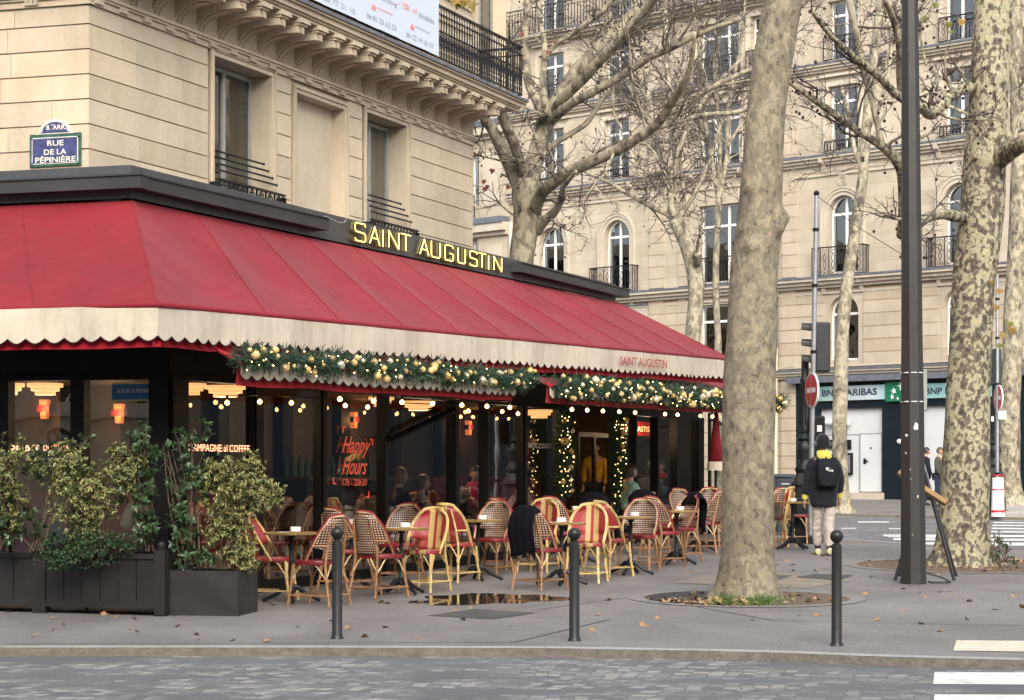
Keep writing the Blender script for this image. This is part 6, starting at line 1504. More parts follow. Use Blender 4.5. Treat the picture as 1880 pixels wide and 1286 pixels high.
gm=MB(); gr_=random.Random(2)
for _ in range(900):
    x=gr_.choice((gr_.gauss(1385,30),gr_.gauss(1335,13),gr_.gauss(1400,14))); y=gr_.uniform(1098,1113); p=G(x,y); p.z=.02*p.y; h=gr_.uniform(.04,.11); d=V((gr_.gauss(0,.35),gr_.gauss(0,.35),1)).normalized()*h; w=V((.004,0,0)); tt=gr_.random(); gm.add([p-w,p+w,p+d*.6+w*.6,p+d+V((0,-.01,0))],[(0,1,2),(0,2,3)],[(0,tt)]*4)
tag(gm.build('grass_tuft',M['grass']),'tufts of green grass growing at the foot of the near plane tree','grass',kind='stuff')
# weed by the big tree
shrub('spindly green weed growing beside the big mottled trunk','weed',[bl(1838,1010,29,18,22,.1),bl(1832,990,29,8,20,.05),bl(1860,1025,28.8,14,8,.06)],45,.05,.012,'bleaf',61,P(1838,1033,29),5,8,name='weed')
# fallen leaves scattered on the pavement: individuals
fl0=None; lr=random.Random(8); spots=[(14,1124),(60,1125),(95,1136),(190,1130),(330,1130),(320,1132),(325,1151),(95,1158),(210,1134),(60,1169),(250,1139),(515,1104),(498,1108),(504,1111),(830,1083),(1384,1139),(1468,1131),(1500,1131),(1455,1038),(1446,1032),(1500,1050),(1456,1049),(1281,1050),(1260,1052),(1588,1092),(1700,1098),(1608,1140),(1780,1105),(1830,1120),(1690,1090),(1640,1075),(1750,1090),(1724,1057),(1570,1033),(1725,1160),(1860,1096),(862,1119),(833,1121),(700,1107),(760,1105),(905,1095),(990,1100),(1010,1099),(1118,1103),(1095,1130),(545,1152),(610,1142),(1180,1150),(1515,1046),(1600,1060),(1660,1082)]
for x,y in spots+[(lr.uniform(0,1880),lr.uniform(1100,1180)) for _ in range(24)]+[(lr.uniform(1420,1880),lr.uniform(1010,1090)) for _ in range(14)]:
    p=G(x,y); p.z=.02*p.y+.01
    if fl0 is None:
        m=MB(); planeleaf(m,V((0,-.04,0)),V((0,1,.1)),V((.1,.1,1)),.10,.8); fl0=m.build('fallen_leaf',M['litter']); o=fl0
        m2=MB(); planeleaf(m2,V((0,-.04,0)),V((0,1,-.1)),V((-.3,.1,1)),.09,.45); alt=m2.build('fallen_leaf',M['litter']).data
    else: o=fl0.copy(); COL.objects.link(o)
    if lr.random()<.5: o.data=alt
    o.location=p; o.rotation_euler=(lr.uniform(-.25,.25),lr.uniform(-.25,.25),lr.uniform(0,6.28)); s_=lr.uniform(.5,1.25); o.scale=(s_,s_,s_)
    tag(o,'dry plane leaf lying on the grey pavement','leaf','fallen leaves scattered on the pavement')
for o in list(bpy.data.objects):
    if o.type=='MESH' and o.name.startswith('fallen_leaf') and not o.get('label'): bpy.data.objects.remove(o)
# ================================================================ STREET FURNITURE
M['boll']=plain('bollard_paint',(.008,.008,.0085),.42,.1,.15,9,.08)
BL=['left cast iron bollard at the kerb, in front of the first table','middle cast iron bollard at the kerb, in front of the terrace chairs','right cast iron bollard at the kerb, between the two plane trees']
pb=None
for i,(x,y) in enumerate(((619,1173),(1054.5,1177),(1536,1186))):
    q=G(x,y); q.z=.02*q.y
    if i==0:
        pb=thing('bollard',BL[0],'bollard',tuple(q),'cast iron bollards along the kerb')
        m=MB(); m.lathe(q,[(.058,0),(.055,.01),(.044,.03),(.0425,.82),(.04,.842),(.025,.85),(.022,.862)],20); m.build('post',M['boll'],pb,True)
        m=MB(); m.sph(q+Z*.91,.056,18,12); m.lathe(q+Z*.855,[(.022,0),(.028,.006),(.022,.012)],14); m.build('ball',M['boll'],pb,'all')
    else: dup(pb,q,0,BL[i])
# tall octagonal lamp column
M['column']=plain('dark_bronze_column_paint',(.024,.021,.0195),.55,.1,.12,3,.05); M['sticker']=plain('torn_white_sticker',(.6,.59,.56),.7,0,.1,20,.1)
lc=thing('lamp_column','tall dark octagonal lamp column with torn stickers and two strapped boxes','lamp post',tuple(at(1677,1072)))
kq=at(1677,1072); D=kq.y; c=D/F
m=MB(); pr=[(22.2,1072),(21.8,1060),(20.5,900),(20,760),(18.3,620),(17.2,400),(15.6,200),(14,0),(12,-250),(10,-500)]
base=kq; prof=[]; rings=[]
for r,y in pr:
    z=P(0,y,D).z; xo=-.0055*(1072-y)*c*1.1
    rings.append([V((kq.x+xo+r*c/math.cos(PI/8)*math.cos(PI/8+k*PI/4),kq.y+r*c/math.cos(PI/8)*math.sin(PI/8+k*PI/4),max(z,kq.z-.02))) for k in range(8)])
m.loft(rings); m.build('column',M['column'],lc)
def hexr(y): 
    for (r0,y0),(r1,y1) in zip(pr,pr[1:]):
        if y1<=y<=y0: return r0+(r1-r0)*(y0-y)/(y0-y1)
    return 15
m=MB()
for y in (686,739): z=P(0,y,D).z; r=hexr(y)*c+.004; m.lathe((kq.x-.0061*(1072-y)*c,kq.y,z),[(r/math.cos(PI/8)*1.0,0),(r/math.cos(PI/8),.012)],8)
o=m.build('strap',M['sticker'],lc)
m=MB()
rs_=random.Random(3)
for x,y,w,h in ((1682,783,10,18),(1688,800,7,12),(1665,799,7,6),(1664,832,3,5),(1685,912,2.5,9),(1675,982,2,2),(1671,862,2,3),(1672,880,2,2)):
    r=hexr(y)*c; z0=P(0,y,D-r-.012).z; xx=(x-CX)/F*(D-r); n=9; poly=[(w*c/2*math.cos(2*PI*k/n)*rs_.uniform(.6,1.1),h*c/2*math.sin(2*PI*k/n)*rs_.uniform(.6,1.1)) for k in range(n)]
    if abs(x-1677)<9: m.prism(poly,V((xx,D-r-.006,z0)),V((1,0,0)),Z,V((0,.004,0)))
    else:
        sg=1 if x>1677 else -1; m.prism(poly,V((xx,D-r*.72-.004,z0)),V((.71,.71*sg,0)),Z,V((0,.004,0)))
m.build('sticker',M['sticker'],lc)
m=MB(); a=P(1697,678,D+.35); m.par(P(1689,755,D+.36),V((13.5*c,0,0)),V((0,.12,0)),Z*(a.z-P(0,755,D+.36).z)); m.par(P(1659,753,D+.36),V((5*c,0,0)),V((0,.12,0)),Z*(70*c)); m.build('strapped_box',M['winframe'],lc,bev=.01)
m=MB(); q=kq+Z*.01; m.tube([q+V((.14,-.05,.12)),q+V((.32,-.05,.07)),q+V((.42,-.1,.01)),q+V((.2,-.12,.01)),q+V((.15,-.1,.02))],.012,6); m.build('cable_loop',M['cable'],lc)
# easel sign behind the column
ea=thing('easel_stand','dark tripod-like easel with a yellow wooden ledge behind the lamp column','easel',tuple(at(1698,1060)))
DE=26.6
def PE(x,y,dd=0): return P(x,y,DE+dd)
m=MB()
for p0,p1,w in (((1697,866,.0),(1752,1066,-.3),.022),((1702,880,.25),(1756,1058,.45),.02),((1699,880,-.0),(1643,1064,-.3),.022),((1697,900,.25),(1650,1058,.45),.02)):
    a=PE(*p0); b=PE(*p1); b.z=gz(b.y); m=MB(); m.tube([a,b],w,4); m.build('leg',M['brownfas'],ea)
m=MB(); a=PE(1650,868,.1); b=PE(1738,925,-.25); mm=(b-a); m.tube([a,b],.045,4); M['ywood']=plain('yellow_varnished_wood',(.24,.15,.05),.4,0,.15,8,.05); m.build('ledge',M['ywood'],ea)
m=MB(); m.tube([PE(1693,845,.1),PE(1712,915,0)],.022,4); m.build('back_strut',M['zinc'],ea)
# parasol folded at the end of the terrace
pa=thing('folded_parasol','folded red parasol with a cream fringe at the glass corner','parasol',tuple(at(1306,1000)))
DP=34.5; q=lambda y,r,n=10,tw=0: [P(1314,y,DP)+V((r*DP/F*(1+.25*math.cos(3*a_+tw))*math.cos(a_),r*DP/F*math.sin(a_),0)) for a_ in [2*PI*k/n for k in range(n)]]
m=MB(); m.loft([q(752,3),q(770,5,10,1),q(800,8,10,1.5),q(848,13,10,2)]); m.build('canopy',M['red'],pa,'all')
m=MB(); m.loft([q(848,13.3,10,2),q(864,15,10,2.1)],False); m.build('fringe',M['cream'],pa,'all')
m=MB(); b=P(1314,0,DP); m.tube([V((b.x,b.y,.69)),V((b.x,b.y,P(0,745,DP).z))],.022,7); m.lathe((b.x,b.y,.69),[(.25,0),(.25,.05),(.05,.1)],12); m.build('pole',M['black'],pa)
# glass wind screens at the end of the terrace
ww=thing('wind_screen','glass wind screen in a dark frame between the cafe corner and the bin','screen',tuple(at(1408,990)))
a=GL.pt(GE+.1,0,.1); b=V(((1409-CX)/F*36.6,36.6,0)); d=(b-a).normalized(); L=(b-a).length; z0=.74
zt0=P(0,758,a.y).z; zt1=P(0,822,36.6).z
m=MB(); m.tube([b+Z*z0,b+Z*zt1],.035,4); m.tube([b+Z*zt1,a+Z*(zt0-.1)],.035,4); m.tube([a+Z*z0,a+Z*zt0],.035,4); m.tube([a+Z*(z0+.1),b+Z*(z0+.1)],.03,4); m.build('frame',M['brownfas'],ww)
m=MB(); m.quad(a+Z*z0,b+Z*z0,b+Z*zt1,a+Z*(zt0-.12)); m.build('pane',M['glass'],ww)
# wheelie bin
M['bin']=plain('dark_grey_bin_plastic',(.035,.045,.055),.5,0,.1,6,.05)
bn_=thing('wheelie_bin','dark grey wheelie bin standing against the stone wall','bin',tuple(at(1439,985)))
DB=38.5; q=V(((1439-CX)/F*DB,DB,gz(DB)-.0)); zt=P(0,877,DB).z; zb=q.z+.05
def rc(z,w,d): return [q+V((x,y,z-q.z)) for x,y in ((-w,-d),(w,-d),(w,d),(-w,d))]
m=MB(); m.loft([rc(zb,.13,.18),rc(zt-.05,.165,.24),rc(zt,.165,.24)]); m.build('body',M['bin'],bn_,bev=.012)
m=MB(); m.loft([rc(zt+.002,.19,.27),rc(zt+.03,.19,.27),rc(zt+.06,.16,.2)]); m.par(q+V((-.16,.2,zt-q.z-.02)),V((.32,0,0)),V((0,.1,0)),Z*.05); m.build('lid',M['bin'],bn_,bev=.01)
m=MB()
for k,z in enumerate((.28,.20,.12)): m.par(q+V((-.07,-.236+.0*k,zt-z-q.z)),V((.14 if k!=1 else .08,0,0)),V((0,-.004,0)),Z*.015)
m.build('label_lines',M['white'],bn_)
for sx in (-1,1): m=MB(); w=[q+V((sx*.15,.2,.08))+V((0,.08*math.cos(a_),.08*math.sin(a_))) for a_ in [2*PI*k/12 for k in range(12)]]; m.loft([w,[p+V((sx*.04,0,0)) for p in w]]); m.build('wheel',M['black'],bn_)
# ornate lamp post, signal mast and signs
M['lampgreen']=plain('dark_green_cast_iron',(.016,.02,.02),.45,.2,.2,12,.1); M['galv']=plain('galvanised_steel',(.30,.31,.33),.4,.6,.12,6,.05); M['signal']=plain('dark_grey_signal_plastic',(.016,.0155,.018),.5,0,.08,5,.03)
M['signred']=plain('red_sign_face',(.48,.02,.025),.35,0,.05,3,0); M['signwhite']=plain('white_sign_face',(.72,.72,.72),.35,0,.04,3,0); M['lens']=plain('dark_signal_lens',(.02,.02,.02),.2,0,.1,3,0)
def ornate(lab,x,D,yt,sc=1.0):
    q=V(((x-CX)/F*D,D,gz(D))); t=thing('ornate_lamp_post',lab,'lamp post',tuple(q)); h=P(0,yt,D).z-q.z
    m=MB(); m.lathe(q,[(.30,0),(.30,.14),(.26,.16),(.26,.42),(.22,.46),(.2,.9),(.23,.95),(.19,1.0),(.14,1.15)],8); m.build('pedestal',M['lampgreen'],t)
    m=MB(); m.lathe(q,[(.14,1.13),(.17,1.2),(.11,1.3),(.09,1.36),(.15,1.5),(.15,1.58),(.1,1.66),(.13,1.7),(.075,1.78),(.095,1.84),(.075,1.9),(.07,2.6),(.09,2.65),(.065,2.7),(.058,h)],16)
    for k in range(8): a=2*PI*k/8; d=V((math.cos(a),math.sin(a),0)); m.tube([q+d*.075+Z*1.9,q+d*.07+Z*2.6],.012,4)
    m.build('shaft',M['lampgreen'],t,True); return t
ornate('ornate dark cast iron lamp post beside the signal mast near the bank',1478,35.6,655)
ornate('ornate dark lamp post on the far crossing island',1826,50.5,655)
def noentry(lab,x,y,D,rpx,yaw,pole_x,ytop,ybase,sig=None,small=None):
    q=P(x,y,D); r=rpx*D/F; t=thing('signal_mast',lab,'traffic signal',(P(pole_x,0,D).x,D,gz(D)))
    pb_=P(pole_x,ybase,D); pb_.z=gz(D); pt=P(pole_x+(12 if ytop<400 else 0),ytop,D)
    m=MB(); m.tube([pb_,pb_.lerp(pt,.5),pt],[.043,.042,.034],10); m.build('pole',M['galv'],t,True)
    m=MB(); 
    for f in (.18,.55,.74,.9): c_=pb_.lerp(pt,f); m.tube([c_-Z*.025,c_+Z*.025],.052,10)
    if ytop<400: m.sph(pt+Z*.02,.05,8,6)
    m.tube([pb_,pb_+Z*.1,pb_+Z*.14],[.075,.07,.05],10); m.build('collar',M['black'],t)
    n=V((math.sin(yaw),-math.cos(yaw),0)); u=V((math.cos(yaw),math.sin(yaw),0)); c_=q+n*.09
    cir=lambda rr,K=36: [(rr*math.cos(2*PI*k/K),rr*math.sin(2*PI*k/K)) for k in range(K)]
    m=MB(); m.prism(cir(r),c_-n*.03,u,Z,n*.03); pl_=m.build('no_entry_plate',M['signwhite'],t)
    m=MB(); m.prism(cir(r*.93),c_,u,Z,n*.003); m.build('red_face',M['signred'],pl_)
    m=MB(); m.prism([(-r*.66,-r*.14),(r*.66,-r*.14),(r*.66,r*.14),(-r*.66,r*.14)],c_+n*.003,u,Z,n*.003); m.build('white_bar',M['signwhite'],pl_)
    return t,pb_,pt,D
t,pb_,pt,D=noentry('tall galvanised mast with a traffic signal and a round no entry sign beside the walker',1499,717,35.2,32,R(-77),1487,358,997)
def sigbox(t,x0,x1,y0,y1,D,visx):
    a=P(x0,y1,D+.05); b=P(x1,y0,D+.05); m=MB(); m.par(a,V((b.x-a.x,.03,0)),V((-.02,.22,0)),Z*(b.z-a.z)); bx=m.build('signal_head',M['signal'],t,bev=.03)
    h=(b.z-a.z)
    for k in range(3):
        zc=a.z+h*(.18+.32*k); m=MB(); l=(x0-visx)*D/F
        # hooded visor pointing away to the left
        rg=[]
        for f,rr in ((0,.105),(1,.085)):
            cx=a.x-l*f; rg.append([V((cx,D+.16+rr*math.cos(a_),zc+rr*math.sin(a_)+(.02 if f==0 else .05))) for a_ in [ -.2+ (PI+.4)*k2/8 for k2 in range(9)]])
        n_=9; m.add([v for r_ in rg for v in r_],[(i,i+1,n_+i+1,n_+i) for i in range(8)]+[tuple(range(n_,2*n_))]); m.build('visor',M['signal'],bx)
sigbox(t,1497,1526,591,683,D,1474)
m=MB(); c_=P(1505,783,D+.15); m.par(c_-V((.11,0,.25)),V((.2,0,0)),V((0,.2,0)),Z*.42); o=m.build('signal_repeater',M['black'],t,bev=.03); m=MB(); m.par(P(1500,793,D+.14),V((9*D/F,0,0)),V((0,-.004,0)),Z*(12*D/F)); m.build('sticker',M['sticker'],o)
tag_w=MB(); a=P(1500,360,D); b=P(1660,470,33); tag_w.tube([a,a.lerp(b,.5)-Z*.05,b],.006,4); tag(tag_w.build('overhead_wire',M['cable']),'thin pale wire stretched from the signal mast top to the right','wire')
t,pb2,pt2,D2_=noentry('far signal mast with a small no entry sign, right of the big mottled trunk',1839,731,50,24,R(-84),1831,505,935)
sigbox(t,1823,1840,640,708,D2_,1821)
m=MB(); m.par(P(1833,770,D2_-.1),V((14*D2_/F,0,0)),V((0,-.01,0)),Z*(15*D2_/F)); m.par(P(1820,774,D2_-.1),V((4*D2_/F,0,0)),V((0,-.01,0)),Z*(9*D2_/F)); m.build('supplementary_plate',M['signwhite'],t)
# white and red sleeve at its foot, and the island
m=MB(); q=V((P(1832,0,49.6).x,49.6,gz(49.6)+.02)); 
sl=thing('protective_sleeve','white tapered sleeve with red bands at the foot of the far mast','street furniture',tuple(q)); kk=49.6/F
m.lathe(q,[(13*kk,0),(12*kk,20*kk),(10.5*kk,72*kk)],14); m.build('sleeve',M['signwhite'],sl,True)
m=MB(); 
for z in (50,76): m.lathe(q+Z*(z*kk-.02),[((13-z*.034)*kk+.004,0),((13-z*.034-.05)*kk+.004,.03)],14)
m.lathe(q+Z*(8*kk),[(13.4*kk,0),(13.4*kk,.05)],14); m.build('band',M['signred'],sl)
isl=[gr(x,y)+Z*.20 for x,y in ((1820,955),(1990,958),(1990,936),(1905,934),(1815,941))]
m=MB(); n=5; m.add(isl+[q-Z*.21 for q in isl],[tuple(range(5))]+[(i,n+i,n+(i+1)%n,(i+1)%n) for i in range(5)]); tag(m.build('crossing_island',M['kerb'],None,bev=.04),kind='structure')
# ================================================================ PEOPLE
M['skin']=plain('skin',(.42,.24,.17),.5,0,.08,12,.05); M['skin2']=plain('pale_skin',(.52,.33,.25),.5,0,.08,12,.05)
def fab(n,c,v=.2): return cloth(n,c,v,.9,None,True,.1)
M['jblack']=fab('black_jacket_cloth',(.012,.013,.018)); M['pack']=plain('black_backpack_nylon',(.008,.009,.012),.8,0,.3,20,.2,.004,.2); M['trs']=fab('beige_trouser_cloth',(.42,.37,.33),.1); M['yellow']=fab('yellow_hoodie_cloth',(.60,.52,.10),.1); M['shoe']=plain('cream_sneaker',(.50,.47,.28),.6,0,.15,20,.1)
M['hairb']=plain('dark_hair',(.018,.012,.010),.5,0,.3,60,.5); M['hairl']=plain('fair_hair',(.16,.09,.045),.5,0,.3,60,.5); M['hairg']=plain('grey_brown_hair',(.11,.07,.05),.5,0,.3,60,.5)
M['magenta']=fab('magenta_scarf_cloth',(.36,.02,.11)); M['teal']=fab('pale_green_jacket_cloth',(.19,.32,.25)); M['beigec']=fab('beige_coat_cloth',(.30,.24,.17)); M['navyc']=fab('navy_coat_cloth',(.02,.025,.045)); M['greyc']=fab('grey_coat_cloth',(.10,.105,.12)); M['furw']=fab('white_fur_cloth',(.42,.40,.36)); M['redc']=fab('red_scarf_cloth',(.42,.03,.05)); M['olive']=fab('olive_coat_cloth',(.06,.062,.048)); M['yellc']=fab('mustard_coat_cloth',(.55,.33,.03))
def skinmesh(name,nodes_,edges,mat,parent,mw,root='pelvis',sub=2):
    seedw=len(bpy.data.objects)*.37
    if name!='body': sub=3
    names=list(nodes_); me=bpy.data.meshes.new(name); me.from_pydata([nodes_[k][0] for k in names],[(names.index(a),names.index(b)) for a,b in edges],[])
    ob_=bpy.data.objects.new('tmp',me); COL.objects.link(ob_)
    md=ob_.modifiers.new('skin','SKIN'); md.use_smooth_shade=True; md.branch_smoothing=.6
    if not me.skin_vertices: 
        import bmesh
        b=bmesh.new(); b.from_mesh(me); b.verts.layers.skin.verify(); b.to_mesh(me); b.free()
    for i,k in enumerate(names):
        r=nodes_[k][1]; r=r if isinstance(r,tuple) else (r,r); me.skin_vertices[0].data[i].radius=r; me.skin_vertices[0].data[i].use_root=(k==root)
    ms=ob_.modifiers.new('sub','SUBSURF'); ms.levels=sub; ms.render_levels=sub
    dg=bpy.context.evaluated_depsgraph_get(); new=bpy.data.meshes.new_from_object(ob_.evaluated_get(dg)); bpy.data.objects.remove(ob_)
    off=BASE[parent.name]; 
    if name!='body':
        for v in new.vertices:
            n_=v.normal.copy(); c_=v.co; v.co=c_+n_*(.016*noise.noise(V((c_.x*9,c_.y*9,c_.z*5+seedw)))+.010*noise.noise(V((c_.x*14,c_.y*14+c_.z*9,c_.z*22))))
    for v in new.vertices: v.co=(mw@v.co)-off
    new.materials.clear(); new.materials.append(mat); new.shade_smooth(); o=bpy.data.objects.new(name,new); COL.objects.link(o); o.parent=parent; BASE[o.name]=off; return o
def head(mb,c,f,sc=1,tilt=0):
    """face outline with brow, nose, lips, chin and ears; f = facing unit vector"""
    f=f.normalized(); s=f.cross(Z).normalized(); n=18;m_=14; vs=[]
    for j in range(m_+1):
        t=PI*j/m_
        for k in range(n):
            a=2*PI*k/n; d=V((math.sin(t)*math.sin(a),math.sin(t)*math.cos(a),math.cos(t)))  # x side, y front
            x=d.x*.075; y=d.y*.092; z=d.z*.115
            if d.z<0: x*=1+.32*d.z; y*=1+.08*d.z; y+= .010*max(0,d.y)*(-d.z)
            if d.y>.5:
                w=max(0,1-abs(d.x)*5)
                y+=.022*w*math.exp(-((z+.018)/.020)**2)          # nose
                y+=.006*max(0,1-abs(d.x)*3)*math.exp(-((z+.052)/.010)**2)   # lips
                y-=.008*math.exp(-((abs(d.x)-.38)/.16)**2-((z-.012)/.014)**2)  # eye sockets
            vs.append(c+(s*x+f*y+Z*z)*sc)
    mb.add(vs,[(j*n+k,j*n+(k+1)%n,(j+1)*n+(k+1)%n,(j+1)*n+k) for j in range(m_) for k in range(n)])
    for sg in (-1,1): mb.sph(c+(s*sg*.078-Z*.005-f*.005)*sc,.024*sc,7,5,1.35)
def eyes(c,f,parent,sc=1):
    f=f.normalized(); s=f.cross(Z).normalized(); m=MB()
    for sg in (-1,1): m.sph(c+(s*sg*.030+f*.082+Z*.012)*sc,.0085*sc,8,6)
    m.build('eyes',M['hairb'],parent,'all'); m=MB(); m.tube([c+(s*-.022+f*.090-Z*.052)*sc,c+(f*.094-Z*.053)*sc,c+(s*.022+f*.090-Z*.052)*sc],.003*sc,5); m.build('mouth',M['redc'],parent)
def hair(mb,c,f,long_=0,sc=1):
    f=f.normalized(); s=f.cross(Z).normalized(); n=16;m_=9; vs=[]
    for j in range(m_+1):
        t=PI*.56*j/m_
        for k in range(n):
            a=2*PI*k/n; d=V((math.sin(t)*math.sin(a),math.sin(t)*math.cos(a),math.cos(t))); lo=0
            q=c+(s*d.x*.094+f*(d.y*.106-.012)+Z*(d.z*.130+.006))*sc
            if d.y>.35 and j>m_*.55: q=c+(s*d.x*.090+f*(.088*d.y)+Z*(.046+.06*(1-j/m_)))*sc
            elif j==m_: q-=Z*(.02+long_*(1-max(0,d.y)))
            vs.append(q)
    mb.add(vs,[(j*n+k,j*n+(k+1)%n,(j+1)*n+(k+1)%n,(j+1)*n+k) for j in range(m_) for k in range(n)])
def hand(mb,w,d,up,side,sc=1):
    """palm with five bent tapering fingers, thumb from the side of the palm"""
    d=d.normalized(); s=d.cross(up).normalized()*side; p=w+d*.045*sc
    mb.loft([[w+s*(a_*.026)*sc+up*(b_*.013)*sc for a_,b_ in ((-1,-1),(1,-1),(1.1,1),(-1.1,1))],[p+s*(a_*.038)*sc+up*(b_*.014)*sc for a_,b_ in ((-1,-1),(1,-1),(1,1),(-1,1))],[w+d*.09*sc+s*(a_*.040)*sc+up*(b_*.011)*sc for a_,b_ in ((-1,-1),(1,-1),(1,1),(-1,1))]])
    for i,l in enumerate((.068,.076,.071,.056)):
        b=w+d*.088*sc+s*(.030-.020*i)*sc; k1=b+(d*.45-up*.12)*l*sc; k2=k1+(d*.30-up*.22)*l*sc; k3=k2+(d*.14-up*.22)*l*sc; mb.tube([b,k1,k2,k3],[.0095*sc,.009*sc,.008*sc,.006*sc],6)
    b=w+d*.03*sc+s*.032*sc; mb.tube([b,b+(s*.022+d*.028)*sc,b+(s*.026+d*.055-up*.008)*sc],[.012*sc,.010*sc,.007*sc],6)
# ---- the walker, seen from behind
q0=at(1512,1020); q0.z=gz(q0.y); wk=thing('person','person walking away in black jacket, yellow hood, beige trousers and black backpack','person',tuple(q0))
mw=Matrix.Translation(q0)@Matrix.Rotation(R(6),4,'Z')
J={'pelvis':(V((0,0,.93)),(.13,.10)),'waist':(V((0,.01,1.08)),(.125,.09)),'chest':(V((0,.02,1.28)),(.15,.105)),'neck':(V((0,.03,1.45)),.055),'headn':(V((0,.045,1.56)),.07),
 'shl':(V((-.17,.02,1.38)),.06),'ell':(V((-.235,.0,1.11)),.045),'wrl':(V((-.265,.05,.86)),.03),'shr':(V((.17,.02,1.38)),.06),'elr':(V((.235,.01,1.11)),.045),'wrr':(V((.262,.10,.88)),.03),
 'hipl':(V((-.09,0,.88)),.09),'knl':(V((-.085,.02,.49)),.06),'anl':(V((-.06,-.04,.11)),.04),'hipr':(V((.09,0,.88)),.09),'knr':(V((.075,.03,.48)),.06),'anr':(V((.045,-.20,.10)),.04)}
ED=[('pelvis','waist'),('waist','chest'),('chest','neck'),('neck','headn'),('chest','shl'),('shl','ell'),('ell','wrl'),('chest','shr'),('shr','elr'),('elr','wrr'),('pelvis','hipl'),('hipl','knl'),('knl','anl'),('pelvis','hipr'),('hipr','knr'),('knr','anr')]
J['anl']=(V((-.055,.13,.12)),.04); J['knl']=(V((-.08,.10,.50)),.06); J['anr']=(V((.05,-.14,.10)),.04); J['knr']=(V((.08,-.02,.49)),.06)
body=skinmesh('body',J,ED,M['skin'],wk,mw)
jk={k:(J[k][0],v) for k,v in {'pelvis':(.225,.17),'waist':(.20,.15),'chest':(.20,.15),'neck':(.085,.085),'shl':(.10,.10),'ell':(.082,.082),'wrl':(.058,.058),'shr':(.10,.10),'elr':(.082,.082),'wrr':(.058,.058)}.items()}
jk['hem']=(V((0,0,.70)),(.20,.155)); skinmesh('jacket',jk,[('hem','pelvis')]+ED[:3]+ED[4:10],M['jblack'],wk,mw,'pelvis')
tr_={k:(J[k][0],v) for k,v in {'pelvis':(.10,.08),'hipl':.10,'knl':.085,'anl':.07,'hipr':.10,'knr':.085,'anr':.07}.items()}
skinmesh('trousers',tr_,[('pelvis','hipl'),('hipl','knl'),('knl','anl'),('pelvis','hipr'),('hipr','knr'),('knr','anr')],M['trs'],wk,mw,'pelvis')
def W_(x,y,z): return mw@V((x,y,z))
m=MB(); fw=(mw.to_3x3()@V((0,1,0))); hc=W_(0,.05,1.625); head(m,hc,fw); m.build('head',M['skin'],wk,'all')
m=MB(); hair(m,hc+Z*.008,fw,.03,1.06); m.sph(hc+Z*.03-fw*.008,.098,16,10,1.06); m.build('beanie',M['jblack'],wk,'all')
m=MB(); s_=fw.cross(Z); m.tube([hc+s_*.105*math.cos(PI*k/10)+Z*(.02+.128*math.sin(PI*k/10)) for k in range(11)],.009,6); 
for sg in (-1,1): m.sph(hc+s_*sg*.10,.035,10,7,1.2)
m.build('headphones',M['greyc'],wk,'all')
rg=lambda z,rx,ry,cy: [W_(rx*math.cos(2*PI*k/18),cy+ry*math.sin(2*PI*k/18),z) for k in range(18)]
m=MB(); m.loft([rg(1.40,.13,.11,.0),rg(1.44,.125,.11,-.01),rg(1.49,.105,.10,.0),rg(1.53,.095,.09,.01),rg(1.535,.075,.07,.015)]); m.build('hood',M['yellow'],wk,'all')
m=MB(); pk=[]
for z,w,d in ((.98,.10,.05),(.99,.135,.10),(1.05,.15,.13),(1.2,.155,.14),(1.33,.145,.11),(1.40,.12,.07),(1.41,.08,.03)): pk.append([W_(w*math.copysign(abs(math.cos(a_))**.5,math.cos(a_)),-.13-d*.5+d*.6*math.copysign(abs(math.sin(a_))**.6,math.sin(a_)),z) for a_ in [2*PI*k/16 for k in range(16)]])
m.loft(pk); bpk=m.build('backpack',M['pack'],wk,'all')
m=MB(); m.loft([[W_(.12*math.cos(a_),-.262-.03*math.sin(a_),z) for a_ in [2*PI*k/12 for k in range(12)]] for z in (1.01,1.03,1.13,1.145)]); m.build('pocket',M['pack'],bpk,'all')
m=MB(); pts=[(-.055,.0),(-.05,.025),(-.02,.03),(.0,.018),(.055,.0),(.05,-.02),(.0,-.022),(-.04,-.012)]; m.prism(pts,W_(.015,-.290,1.25),mw.to_3x3()@V((1,0,-.15)),Z,fw*-.004); m.build('white_emblem',M['signwhite'],bpk)
m=MB(); m.prism([(a_*.6+.005,b_*.5+.002) for a_,b_ in pts],W_(.015,-.2945,1.25),mw.to_3x3()@V((1,0,-.15)),Z,fw*-.002); m.build('emblem_centre',M['pack'],bpk)
m=MB()
for sg in (-1,1): m.tube([W_(sg*.1,-.13,1.38),W_(sg*.11,-.02,1.47),W_(sg*.12,.12,1.36),W_(sg*.13,.13,1.15)],.02,6,True,.5)
m.tube([W_(0,-.15,1.41),W_(0,-.17,1.44),W_(0,-.13,1.42)],.008,5); m.build('strap',M['pack'],bpk)
for sg,k in ((-1,'wrl'),(1,'wrr')):
    w=mw@J[k][0]; e=mw@J['ell' if sg<0 else 'elr'][0]; d=(w-e).normalized(); m=MB(); m.tube([w-d*.05,w+d*.035],[.052,.044],10); m.build('cuff',M['yellow'],wk,True); m=MB(); hand(m,w+d*.025,d,mw.to_3x3()@V((sg,0,0)),-sg); m.build('hand',M['skin'],wk,True)
